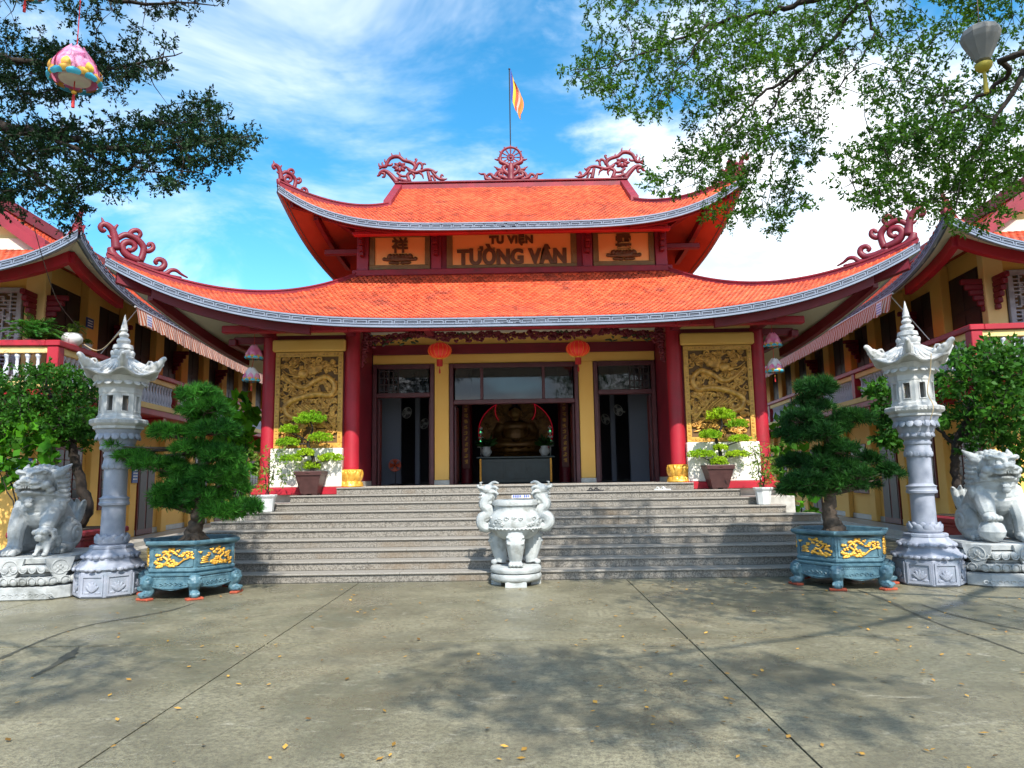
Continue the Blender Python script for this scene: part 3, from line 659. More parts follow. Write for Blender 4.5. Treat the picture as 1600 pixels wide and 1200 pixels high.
for x in (-5.38, -3.56, -1.83, 1.83, 3.56, 5.38):
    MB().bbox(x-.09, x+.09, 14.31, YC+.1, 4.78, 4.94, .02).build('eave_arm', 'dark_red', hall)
    if abs(x) < 5: MB().bbox(x-.14, x+.14, 14.28, 14.415, 4.69, 4.93, .02).build('purlin_block', 'red_paint', hall)
# hip rafters and side eave timbers
for sg in (-1, 1):
    q0 = LR.P(0, sg, .03)-V(0, 0, .42); q1 = V(sg*5.38, YC, 5.12); 
    pts = cr([q0, LR.P(0, sg, .14)-V(0, 0, .40), LR.P(0, sg, .3)-V(0, 0, .36), q1+V(0, 0, .15)], 6)
    MB().sweep(pts, .17, .22, 0).build('hip_rafter', 'dark_red', hall)
    P = [LR.P(0, sg*(.55+.42*i/10), .10)-V(0, 0, .42) for i in range(11)]; MB().sweep(P, .13, .2, 0).build('curved_purlin', 'dark_red', hall)
    P = [LR.P(1 if sg > 0 else 3, (-1 if sg > 0 else 1)*(.97-.5*i/10), .10)-V(0, 0, .42) for i in range(11)]; MB().sweep(P, .13, .2, 0).build('curved_purlin', 'dark_red', hall)
    MB().bbox(*sorted((sg*5.4, sg*6.2)), YC-.09, YC+.09, 4.66, 4.82, .02).build('eave_arm', 'dark_red', hall)
    for k in range(4):
        y = 17+k*2.6; MB().bbox(*sorted((sg*5.4, sg*6.2)), y-.08, y+.08, 4.66, 4.82, .02).build('eave_arm', 'dark_red', hall)
    MB().bbox(*sorted((sg*6.1, sg*6.27)), 15.2, 27, 4.60, 4.76, .02).build('outer_purlin', 'dark_red', hall)
    # upper tier
    q1 = V(sg*3.7, YU, 7.5); pts = cr([UR.P(0, sg, .05)-V(0, 0, .36), UR.P(0, sg, .2)-V(0, 0, .34), q1], 6); MB().sweep(pts, .13, .18, 0).build('hip_rafter', 'dark_red', hall)
    MB().bbox(*sorted((sg*3.7, sg*4.6)), YU+.05, YU+.2, 7.12, 7.26, .02).build('eave_arm', 'dark_red', hall)
    P = [UR.P(0, sg*(.6+.36*i/8), .14)-V(0, 0, .36) for i in range(9)]; MB().sweep(P, .11, .16, 0).build('curved_purlin', 'dark_red', hall)
    P = [UR.P(1 if sg > 0 else 3, (-1 if sg > 0 else 1)*(.97-.6*i/8), .14)-V(0, 0, .36) for i in range(9)]; MB().sweep(P, .11, .16, 0).build('curved_purlin', 'dark_red', hall)
MB().bbox(-3.7, 3.7, 15.75, 15.9, 7.28, 7.38, .02).build('outer_purlin', 'red_paint', hall)
# pierced frieze between the inner columns: scrolls and leaves under a rail
fr = MB().bbox(-3.38, 3.38, YC-.05, YC+.05, 4.90, 4.975, .01).build('carved_frieze', 'dark_red', hall)
mb = MB(); rs = random.Random(3)
for k in range(90):
    x = -3.3+6.6*k/89; dp = .10+.13*abs(math.sin(x*1.5))+.10*max(0, 1-abs(abs(x)-3.2)*2)+(.10 if abs(x) < .3 else 0)
    r = rs.uniform(.05, .09); a0 = rs.uniform(0, 6.28)
    mb.tube([V(x+r*(1-.11*i)*math.cos(a0+i*.8), YC+rs.uniform(-.02, .02), 4.90-dp*.55+r*(1-.11*i)*math.sin(a0+i*.8)) for i in range(9)], [.028-.0012*i for i in range(9)], 6)
    for q in range(4):
        mb.ell((x+rs.uniform(-.08, .08), YC+rs.uniform(-.03, .03), 4.90-dp*rs.uniform(.3, 1.1)), (rs.uniform(.025, .06), .02, rs.uniform(.02, .045)), 7, 5, rotm(0, rs.uniform(-50, 50), 0))
for sg in (-1, 1):
    for k in range(12):
        z = 4.85-k*.065; w = .20*(1-k/13)+.04
        mb.ell((sg*(3.38-w*.5), YC+rs.uniform(-.02, .02), z), (w*.45, .025, .035), 7, 5, rotm(0, rs.uniform(-40, 40), 0))
        if k % 2 == 0: mb.tube([V(sg*(3.36-w*.6)+.05*math.cos(i), YC, z+.05*math.sin(i)) for i in range(6)], .016, 6)
mb.build('scrollwork', 'ornament_red', fr, smooth=True, kind='stuff')
mb = MB()
for sg in (-1, 1):
    for k in range(16): mb.ell((sg*rs.uniform(2.1, 3.1), YC-.03+rs.uniform(-.02, .02), rs.uniform(4.60, 4.74)), (rs.uniform(.03, .07), .02, rs.uniform(.015, .03)), 7, 5, rotm(0, rs.uniform(-50, 50), 0))
    for k in range(3): mb.ell((sg*(1.0+.1*k), YC-.03, 4.83), (.05, .02, .022), 7, 5, rotm(0, 30, 0))
mat('frieze_green', (.05, .065, .02), rough=.6); mb.build('leafwork', 'frieze_green', fr, smooth=True, kind='stuff')

# ---- side bays: carved dragon panels over white parapets
def dragon_panel(sg):
    a, b = sorted((sg*3.73, sg*5.24)); y = 15.33
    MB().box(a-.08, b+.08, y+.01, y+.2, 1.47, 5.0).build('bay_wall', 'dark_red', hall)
    MB().bbox(a-.02, b+.02, y-.16, y, 1.49, 2.325, .015).build('parapet', 'white_wall', hall)
    MB().bbox(a-.16, b+.2, y-.22, y+.006, 1.335, 1.488, .012).build('bay_plinth', 'red_paint', hall)
    MB().bbox(a-.05, b+.05, y-.14, y, 4.455, 4.72, .03).build('bay_cornice', 'yellow_wall', hall)
    MB().bbox(a-.05, b+.05, y-.02, y, 4.83, 4.95, .01).build('bay_band', 'cream_wall', hall)
    p = relief_panel(a+.01, b-.01, 2.335, 4.445, y, hall, 'carved_panel', 'frame_gold', 'carved_back', .105); setp(p, label='gilded carving of a dragon among clouds')
    x0, x1, z0, z1 = a+.12, b-.12, 2.445, 4.335; m_ = lambda u, w: V((x0+(x1-x0)*u) if sg < 0 else (x1-(x1-x0)*u), y-.06, z0+(z1-z0)*w)
    mb = MB(); rs = random.Random(5)
    def S_(pts, rad, dy=0., n=8):
        P = cr([(*q, r) for q, r in zip(pts, rad)], 7); mb.tube([m_(q[0], q[1])-V(0, dy, 0) for q in P], [q[2] for q in P], n)
    # coiling body, belly ridges, claws and whiskers
    body = [(.05, .80), (.2, .70), (.42, .64), (.62, .72), (.82, .76), (.95, .66), (.88, .55), (.66, .56), (.45, .54), (.25, .50), (.10, .42), (.16, .32), (.36, .28), (.56, .30), (.74, .22), (.9, .14)]
    S_(body, [.025, .045, .055, .06, .06, .06, .062, .068, .07, .07, .062, .06, .055, .05, .04, .02], .015, 10)
    for i, q in enumerate(cr(body, 8)): mb.ell(m_(q[0], q[1]+.022)-V(0, .035, 0), (.016, .02, .02), 6, 4)
    mb.ell(m_(.40, .80)-V(0, .03, 0), (.13, .06, .10)); mb.ell(m_(.30, .77)-V(0, .05, 0), (.08, .05, .05)); 
    for k in range(7): S_([(.42+.03*k, .80), (.52+.05*k, .86+.008*k), (.56+.06*k, .93-.012*k)], [.024, .02, .006], .02)
    for k in range(6): S_([(.30, .78-.01*k), (.14, .80-.05*k), (.03, .86-.05*k)], [.022, .018, .006], .01)
    for k in range(6): S_([(.62+.04*k, .45-.03*k), (.72+.04*k, .40-.04*k), (.84+.03*k, .42-.05*k)], [.024, .022, .008], .01)
    for k in range(6): S_([(.22+.06*k, .44), (.34+.06*k, .38), (.44+.06*k, .36-.01*k)], [.02, .024, .01], .03)
    for (cx, cz) in ((.22, .58), (.70, .48), (.30, .40), (.80, .64)):
        for k in range(4): S_([(cx, cz), (cx+.06*math.cos(k*.6-1), cz-.03+.02*math.sin(k)), (cx+.12*math.cos(k*.6-1), cz-.05+.05*math.sin(k*.6-1))], [.028, .018, .006], .03)
    # cloud curls fill the ground between
    for k in range(330):
        u, w = rs.uniform(.02, .98), rs.uniform(.01, .99); r = rs.uniform(.04, .075); a0 = rs.uniform(0, 6.28); dr = rs.choice((-1, 1)); c = m_(u, w)+V(0, rs.uniform(-.012, .02), 0)
        mb.tube([c+V(math.cos(a0+dr*i*.75), 0, math.sin(a0+dr*i*.75))*r*(1-i*.085) for i in range(10)], [.024-.001*i for i in range(10)], 6)
        mb.ell(c+V(0, -.005, 0), (.022, .026, .022), 6, 5)
    for k in range(70):
        u, w = rs.uniform(.02, .95), rs.uniform(.02, .97); a0 = rs.uniform(-.7, .7); S_([(u, w), (u+.06, w+.025*math.sin(a0*4)), (u+.13, w+.03*a0)], [.014, .02, .006], rs.uniform(-.02, .015), 6)
    lim = lambda q: V(min(max(q[0], x0-.01), x1+.01), min(q[1], y-.008), min(max(q[2], z0-.01), z1+.01))
    mb.xform(lim); mb.build('dragon_relief', 'carved_gold', p, smooth=True)
    # fretwork beads round the frame
    fb = MB()
    for k in range(26):
        z = 2.40+k*.0775
        for x in (a+.065, b-.065): fb.bbox(x-.025, x+.025, y-.082, y-.069, z, z+.045, .004)
    for k in range(17):
        x = a+.10+k*.079
        if x < b-.12:
            for z in (2.365, 4.372): fb.bbox(x, x+.045, y-.082, y-.069, z, z+.045, .004)
    fb.build('fretwork', 'carved_gold', p, kind='stuff')
for sg in (-1, 1): dragon_panel(sg)

# ---- door wall and return walls
YD = 17.0
for sg in (-1, 1):
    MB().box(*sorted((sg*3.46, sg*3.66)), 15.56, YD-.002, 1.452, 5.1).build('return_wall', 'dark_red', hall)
    MB().bbox(*sorted((sg*3.44, sg*3.47)), 15.62, YD-.02, 1.483, 1.6, .006).build('skirting', 'marble_side', hall)
    MB().bbox(*sorted((sg*1.58, sg*1.93)), YD-.02, YD+.25, 1.60, 4.42, .008).build('door_pier', 'yellow_wall', hall)
    MB().bbox(*sorted((sg*1.57, sg*1.94)), YD-.035, YD+.25, 1.482, 1.598, .006).build('pier_skirting', 'marble_side', hall)
MB().bbox(-3.44, 3.44, YD-.022, YD+.25, 4.422, 4.648, .01).build('lintel', 'yellow_wall', hall)
MB().bbox(-3.455, 3.455, YD-.06, YD+.25, 4.65, 4.89, .01).build('lintel_beam', 'dark_red', hall)
MB().box(-3.455, 3.455, YD, YD+.25, 4.892, 5.3).build('upper_door_wall', 'yellow_wall', hall)
MB().box(-5.5, 5.5, 15.6, 16.98, 5.16, 5.22).build('porch_ceiling', 'soffit_cream', hall)
def opening(x0, x1, root, nm, tz, panes, lattice=None, leaf=.16):
    d = MB().bbox(x0, x0+.10, YD-.05, YD+.14, 1.483, 4.415, .01).bbox(x1-.10, x1, YD-.05, YD+.14, 1.483, 4.415, .01).bbox(x0+.101, x1-.101, YD-.05, YD+.14, 4.30, 4.413, .01).bbox(x0+.101, x1-.101, YD-.055, YD+.13, tz-.06, tz+.05, .01).build(nm, 'door_wood', root)
    xs = [x0+.10+(x1-x0-.2)*f for f in panes]
    for a, b in zip(xs, xs[1:]):
        if a > x0+.2: MB().bbox(a-.035, a+.035, YD-.045, YD+.10, tz+.052, 4.298, .008).build('mullion', 'door_wood', d)
        MB().box(a+.037, b-.037, YD+.02, YD+.032, tz+.053, 4.297).build('pane', 'glass', d)
    if lattice:
        a, b = lattice
        for k in range(5): x = a+(b-a)*k/4; MB().box(x-.012, x+.012, YD-.01, YD+.012, tz+.06, 4.29).build('lattice_bar', 'dark_wood', d)
        for k in range(4): z = tz+.1+(4.25-tz-.1)*k/3; MB().box(a, b, YD-.012, YD+.010, z-.012, z+.012).build('lattice_bar', 'dark_wood', d)
    for sg, x in ((1, x0+.102), (-1, x1-.102)):         # leaves folded inwards
        lf = MB().bbox(*sorted((x, x+sg*.05)), YD+.15, YD+.15+leaf*4.2, 1.49, tz-.07, .008).build('door_leaf', 'door_wood', d)
        for zz0, zz1 in ((1.6, 2.3), (2.4, tz-.2)): MB().bbox(*sorted((x+sg*.052, x+sg*.06)), YD+.22, YD+.10+leaf*4.0, zz0, zz1, .004).build('leaf_panel', 'red_wood', lf)
    return d
opening(-1.57, 1.57, hall, 'middle_door', 3.47, (0, .235, .745, 1), leaf=.18)
opening(-3.44, -1.94, hall, 'side_door', 3.66, (0, 1), lattice=(-3.28, -2.82), leaf=.06)
opening(1.94, 3.44, hall, 'side_door', 3.66, (0, 1), lattice=(2.82, 3.28), leaf=.06)
# interior
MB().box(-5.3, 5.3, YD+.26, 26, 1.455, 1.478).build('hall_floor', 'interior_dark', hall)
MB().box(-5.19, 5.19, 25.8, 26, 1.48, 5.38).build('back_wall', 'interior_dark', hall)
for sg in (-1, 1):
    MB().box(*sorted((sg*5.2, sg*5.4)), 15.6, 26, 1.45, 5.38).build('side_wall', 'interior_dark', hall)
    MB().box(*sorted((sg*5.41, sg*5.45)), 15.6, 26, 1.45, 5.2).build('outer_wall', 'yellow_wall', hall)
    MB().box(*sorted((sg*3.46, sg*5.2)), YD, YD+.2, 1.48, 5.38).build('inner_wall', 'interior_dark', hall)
    MB().box(*sorted((sg*3.02, sg*3.62)), 18.6, 18.75, 1.48, 4.3).build('white_partition', 'interior_white', hall)
    for x, w, y in ((2.62, .12, 19.3), (2.30, .10, 20.5)): MB().box(*sorted((sg*x, sg*(x+w))), y, y+.12, 1.48, 4.6).build('white_post', 'interior_white', hall)
    MB().sweep([V(sg*3.1, 19.4, 4.3), V(sg*2.4, 19.9, 3.9), V(sg*2.1, 20.4, 3.6)], .06, .08).build('stair_rail', 'interior_white', hall)
    ic = MB().lathe([(.17, 1.48), (.17, 5.38)], 20, (sg*1.42, 20.5, 0)).build('inner_column', 'dark_red', hall, angle=40)
    cp = MB().bbox(sg*1.42-.11, sg*1.42+.11, 20.28, 20.315, 1.9, 4.2, .008).build('couplet_board', 'red_wood', ic)
    g = MB(); rs = random.Random(11)
    for k in range(13):
        z = 2.05+k*.165
        for q in range(5): g.box(sg*1.42+rs.uniform(-.06, 0), sg*1.42+rs.uniform(.02, .06), 20.27, 20.279, z+q*.022, z+q*.022+.012)
    g.build('gilt_characters', 'gold', cp)
MB().box(-5.3, 5.3, YD+.26, 25.8, 5.39, 5.45).build('hall_ceiling', 'interior_dark', hall)
# ================================================================== side wings
TH = math.atan(.085)
def wing(sg):
    side = 'left' if sg < 0 else 'right'
    O = V(sg*9.2, 13.86, 0); d = V(sg*math.sin(TH), math.cos(TH), 0); n = V(sg*math.cos(TH), -math.sin(TH), 0)
    T = lambda q: O+d*q[1]+n*q[0]+V(0, 0, q[2])            # q = (away from the courtyard, into the depth, up)
    root = wroot('monastery_wing', O, 'two-storey yellow %s wing with red-railed balcony and striped awning, beside the hall' % ('left' if sg < 0 else 'right'), 'building', 'wings beside the temple hall')
    def B(nm, m, x0, x1, y0, y1, z0, z1, par=root, b=.012): return MB().bbox(x0, x1, y0, y1, z0, z1, b).xform(T).build(nm, m, par)
    def Bx(mb, nm, m, par=root, **k): return mb.xform(T).build(nm, m, par, **k)
    LEN = 24.0; FL = 3.6; WU, WW = .8, 1.0                   # wall set back behind the gallery
    # porch and ground floor wall
    pc = B('porch', 'porch_tile', -.05, WU, -.1, LEN, 0, .18)
    for k in range(25): B('porch_tile', 'porch_tile', -.075, -.052, -.1+k*.96+.004, -.1+(k+1)*.96-.004, .03, .178, pc, .004)
    B('porch_step', 'porch_tile', -.4, -.08, -.1, LEN, -.05, .06, pc)
    w0 = B('ground_floor_wall', 'yellow_wall', WU+.1, 7.3, WW, LEN, 0, FL-.2)
    B('wall_skirting', 'porch_tile', WU+.06, WU+.098, WW, LEN, .18, .34, w0)
    w1 = B('upper_floor_wall', 'yellow_wall', WU+.1, 7.3, WW, LEN, FL+.002, 6.5)
    sl = B('gallery_floor', 'red_paint', -.12, 7.3, -.12, LEN, FL-.22, FL, b=.02)
    B('slab_trim', 'cream_wall', -.15, -.122, -.15, LEN, FL-.06, FL+.08, sl); B('slab_trim', 'cream_wall', -.15, 7.3, -.15, -.122, FL-.06, FL+.08, sl)
    for k in range(9): B('slab_beam', 'red_paint', -.1, WU+.1, .3+k*2.4, .5+k*2.4, FL-.42, FL-.222, sl)
    # upper gallery: doors between pilasters
    pitch = 1.92; y = WW+.18
    for k in range(11):
        dr = B('gallery_door', 'dark_wood', WU+.05, WU+.098, y, y+1.25, FL+.01, FL+2.45, w1)
        for q in (0, 1):
            for (a, b_) in ((.1, .75), (.85, 1.5), (1.6, 2.38)): B('door_panel', 'dark_wood', WU+.035, WU+.048, y+.07+q*.59, y+.59+q*.59, FL+a, FL+b_, dr, .004)
        p = B('pilaster', 'yellow_wall', WU-.10, WU+.098, y+1.32, y+pitch-.07, FL+.003, 6.45, w1)
        y += pitch
    # corner pilaster and the fretwork window at the end that faces the yard
    B('corner_pilaster', 'cream_wall', WU+.02, WU+.42, WW-.06, WW+.16, FL+.003, 6.45, w1)
    def fret(x0, x1, z0, z1):
        f = B('fret_window', 'carved_back', x0, x1, WW-.03, WW-.005, z0, z1, w1); t = .11
        for a, b_, c, e in ((x0, x1, z1-t, z1), (x0, x1, z0, z0+t), (x0, x0+t, z0+t+.002, z1-t-.002), (x1-t, x1, z0+t+.002, z1-t-.002)): B('frame', 'lattice_grey', a, b_, WW-.12, WW-.031, c, e, f, .01)
        mb = MB(); rs = random.Random(2); s = .03
        nx, nz = 11, 22; dx, dz = (x1-x0-2*t)/nx, (z1-z0-2*t)/nz
        for i in range(nx):
            for j in range(nz):
                a = x0+t+i*dx; c = z0+t+j*dz; r = rs.random()
                if r < .8: mb.box(a, a+dx, WW-.09, WW-.032, c-s/2, c+s/2)
                if r > .25: mb.box(a-s/2, a+s/2, WW-.087, WW-.034, c, c+dz)
                if r > .6: mb.box(a, a+dx*.5, WW-.084, WW-.036, c+dz*.5-s/2, c+dz*.5+s/2)
        Bx(mb, 'fretwork', 'lattice_grey', f, kind='stuff')
    fret(WU+.45, WU+2.2, FL+.15, 5.85)
    # ground floor: shuttered windows, doors and pilasters
    y = WW+.3
    for k in range(10):
        B('pilaster', 'yellow_wall', WU-.05, WU+.098, y-.22, y+.16, .19, FL-.221, w0)
        if k % 3 == 2:
            dr = B('porch_door', 'red_wood', WU+.03, WU+.098, y+.45, y+1.5, .19, 2.5, w0)
            for q in (0, 1): B('door_panel', 'dark_wood', WU+.018, WU+.029, y+.52+q*.5, y+.93+q*.5, .35, 2.35, dr, .004)
        else:
            wf = B('window', 'red_wood', WU+.02, WU+.098, y+.38, y+1.62, .98, 2.5, w0)
            for q in range(3): B('pane', 'glass_dark', WU+.01, WU+.019, y+.46+q*.38, y+.78+q*.38, 1.08, 2.4, wf, .003)
            for q in range(1, 6): 
                for q2 in range(3): B('window_bar', 'red_wood', WU+.002, WU+.009, y+.46+q2*.38, y+.78+q2*.38, 1.08+q*.22-.012, 1.08+q*.22+.012, wf, .003)
        y += 2.1
    # the end wall that faces the yard, ground floor
    B('end_window', 'lattice_grey', WU+1.05, WU+2.2, WW-.08, WW-.003, .95, 2.3, w0)
    for q in range(4): B('window_bar', 'dark_wood', WU+1.15+q*.25, WU+1.3+q*.25, WW-.095, WW-.082, 1.05, 2.2, w0)
    # balcony: red rail, posts, painted balusters
    bal = B('balcony_rail', 'red_paint', -.16, .12, -.16, LEN, 4.38, 4.50, b=.015); B('balcony_rail', 'red_paint', .122, 5., -.158, .12, 4.382, 4.498)
    B('rail_band', 'cream_wall', -.10, .06, -.10, LEN, 4.24, 4.378, bal); B('rail_band', 'cream_wall', .062, 5, -.098, .06, 4.242, 4.376, bal)
    bm = MB().lathe([(.055, 0), (.055, .05), (.035, .07), (.052, .16), (.06, .22), (.045, .30), (.028, .36), (.034, .40), (.028, .44), (.045, .49), (.055, .51), (.055, .556)], 10).mesh('baluster', smooth=True, fix=True); bm.materials.append(MATS['baluster_paint'])
    posts = [-.02, 3.0, 6.0, 9.0, 12.0, 15.0, 18.0]
    for k, py_ in enumerate(posts): B('rail_post', 'red_paint', -.13, .09, py_-.1 if k else -.13, py_+.12, FL+.085, 4.379, bal)
    def put_baluster(x, y_):
        if any(abs(y_-q) < .2 for q in posts) and x < .1: return
        o = bpy.data.objects.new('baluster', bm); COL.objects.link(o); o.parent = bal; p = T(V(x, y_, FL+.083)); o.location = p
    for k in range(110): put_baluster(-.02, .25+k*.18)
    for k in range(18): put_baluster(.3+k*.2, -.02)
    # roof
    UC, WC = 3.26, 12.3
    RT = lambda q: T(V(UC+q[1], WC+q[0], q[2]))
    rf = Roof(RT, 13.0, 4.0, 11.1, .25, 5.72, 2.6, .80, .15, .02, c=.2, p=10.0, vg=.46, p2=3.2)
    dk = roof_deck(rf, root, 'wing_roof', 1.)
    near = 3
    lay_tiles(rf, 0, dk, .15, 28, .98, 'slope_tiles', 90)
    lay_tiles(rf, near, dk, .15, 14, .46, 'end_tiles', 90)
    roof_soffit(rf, dk, 'soffit_cream', .62, th=.16)
    for s_ in (0, near): roof_border(rf, dk, s_, hgt=.125, unit_w=.25)
    hp = hip_ridge(rf, dk, 0, -1, .46, w=.17, h=.10)
    t0 = hp[0]; d_ = unit(V(*(hp[6]-hp[0])[:2], 0)); hip_ornament(t0-d_*.05, d_, .60, dk)
    P = [rf.P(0, -1, .46+.54*i/10) for i in range(11)]; MB().sweep(P, .22, .2, .05).build('gable_ridge', 'ridge_red', dk)
    P = [rf.P(2, 1, .46+.54*i/10) for i in range(11)]; MB().sweep(P, .22, .2, .05).build('gable_ridge', 'ridge_red', dk)
    for (s_, t_) in ((0, -1), (2, 1)):
        P = [rf.P(s_, t_, .46+.54*i/10)-d*.12-V(0, 0, .16) for i in range(11)]; MB().sweep(P, .06, .24, 0).build('bargeboard', 'ridge_red', dk)
    g = [rf.P(0, -1, .46+.54*i/8) for i in range(9)]+[rf.P(2, 1, 1-.54*i/8) for i in range(9)]
    MB().add([p+d*.15-V(0, 0, .06) for p in g]+[p+d*.3-V(0, 0, .06) for p in g], [tuple(range(18)), tuple(range(18, 36))]).build('gable_wall', 'cream_wall', dk)
    MB().sweep([rf.P(0, -1+2*i/10, 1) for i in range(11)], .5, .2, .1).build('main_ridge', 'ridge_red', dk)
    # eave timbers: wall plate, corner brackets with carved undersides
    q = [rf.P(near, 1-.5*i/8, .06)-V(0, 0, .36) for i in range(9)]; 
    for s_, tt in ((0, -1), (near, 1)):
        P = [rf.P(s_, tt*(1-(.17 if s_ == 0 else .5)*i/10), .10)-V(0, 0, .40) for i in range(11)]; MB().sweep(P, .14, .22, 0).build('curved_purlin', 'red_paint', dk)
    def bracket(x, y0, along):
        mb = MB()
        for k in range(6):
            z0 = 5.72-k*.12; ln = .5*(1-k/6.5)
            if along == 'y': mb.bbox(x-.05, x+.05, y0-ln, y0, z0-.118, z0, .02)
            else: mb.bbox(x-ln, x, y0-.05, y0+.05, z0-.118, z0, .02)
        Bx(mb, 'corner_bracket', 'dark_red', w1)
    bracket(WU+.2, WW-.07, 'y'); bracket(WU+.09, WW+.06, 'x')
    for k in range(3): bracket(WU+.09, WW+3.1+k*3.84, 'x')
    # striped awning valance along the eave: a thing of its own
    aw = setp(empty('awning', tuple(T(V(-.72, 2.0, 5.2))), 0), 'orange and white striped valance hanging under the eave of the %s wing' % side, 'awning', 'striped awnings under the wing eaves'); WR.add(aw.name)
    rows = []
    for j in range(6):
        r = []
        for i in range(381):
            y_ = 1.6+i*.036; scal = .03*abs(math.sin(i*.036*math.pi/.26)) if j == 5 else 0
            r.append(T(V(-.80-.02*j+.018*math.sin(i*.42+j*.2)*(j/5)+.02*math.sin(y_*1.7)*j/5, y_, 5.60-.078*j-scal+.02*math.sin(y_*.9))))
        rows.append(r)
    cl = MB().grid(rows).build('valance_cloth', 'awning_cloth%d' % sg, aw, smooth=True)
    MB().tube([T(V(-.80, 1.55+i*1.38, 5.60+.01*math.sin(i))) for i in range(11)], .022, 8).build('awning_roller', 'metal_light', aw)
    pl = MB().add([T(V(-.93, 1.86, 5.50)), T(V(-.93, 2.14, 5.50)), T(V(-.95, 2.14, 5.22)), T(V(-.95, 1.86, 5.22))], [(0, 1, 2, 3)]).build('cloth_notice', 'paper_white', aw)
    nb = MB()
    for r_ in range(4):
        for c_ in range(5): nb.add([T(V(-.934-.005*r_, 1.89+c_*.05, 5.46-r_*.06)), T(V(-.934-.005*r_, 1.925+c_*.05, 5.46-r_*.06)), T(V(-.936-.005*r_, 1.925+c_*.05, 5.43-r_*.06)), T(V(-.936-.005*r_, 1.89+c_*.05, 5.43-r_*.06))], [(0, 1, 2, 3)])
    nb.build('print', 'letter_blue', pl)
    MB().tube([T(V(-.78, 1.72, 5.58)), T(V(.0, 1.72, 4.5))], .012, 6).build('brace_rod', 'metal_light', aw)
    if sg < 0:
        pq = B('door_plaque', 'plaque_blue', WU-.125, WU-.101, WW+1.42, WW+1.74, 5.32, 5.56, w1, .004)
        for r_ in range(3): B('print', 'letter_white', WU-.128, WU-.126, WW+1.47, WW+1.68, 5.36+r_*.06, 5.385+r_*.06, pq, .0005)
        # blue office plaque on the end wall
        c = at(27, 724, O[1]+WW-.3); 
        of = setp(MB().bbox(c[0]-.75, c[0]+.32, c[1]-.04, c[1], c[2]-.16, c[2]+.10, .006).build('office_plaque', 'plaque_blue'), 'blue plaque with white capitals behind the leaves at the left wall', 'sign')
        text_mesh('lettering', 'PHÒNG LÀM VIỆC', .125, 'letter_white', of, facing(V(c[0]+.02, c[1]-.045, c[2]+.0)), .002, .004)
    return root, T
def stripes(sg):
    m = mat('awning_cloth%d' % sg, (.8, .7, .62), rough=.8); n = m.node_tree.nodes; l = m.node_tree.links; b = n['Principled BSDF']
    t = n.new('ShaderNodeTexCoord'); w = n.new('ShaderNodeTexWave'); w.wave_type = 'BANDS'; w.bands_direction = 'Y'; w.inputs['Scale'].default_value = 2.4; w.inputs['Distortion'].default_value = .15
    r = n.new('ShaderNodeValToRGB'); r.color_ramp.interpolation = 'CONSTANT'; e = r.color_ramp.elements; e[0].color = (.55, .13, .05, 1); e[1].position = .48; e[1].color = (.80, .70, .60, 1)
    x = e.new(.75); x.color = (.62, .26, .14, 1); x = e.new(.86); x.color = (.80, .70, .60, 1)
    l.new(t.outputs['Object'], w.inputs[0]); l.new(w.outputs['Fac'], r.inputs[0]); l.new(r.outputs[0], b.inputs['Base Color'])
    tr = n.new('ShaderNodeBsdfTranslucent'); ms = n.new('ShaderNodeMixShader'); ms.inputs[0].default_value = .3; l.new(r.outputs[0], tr.inputs[0]); l.new(b.outputs[0], ms.inputs[1]); l.new(tr.outputs[0], ms.inputs[2]); l.new(ms.outputs[0], n['Material Output'].inputs[0])
for sg in (-1, 1): stripes(sg)
wingL, TLw = wing(-1); wingR, TRw = wing(1)
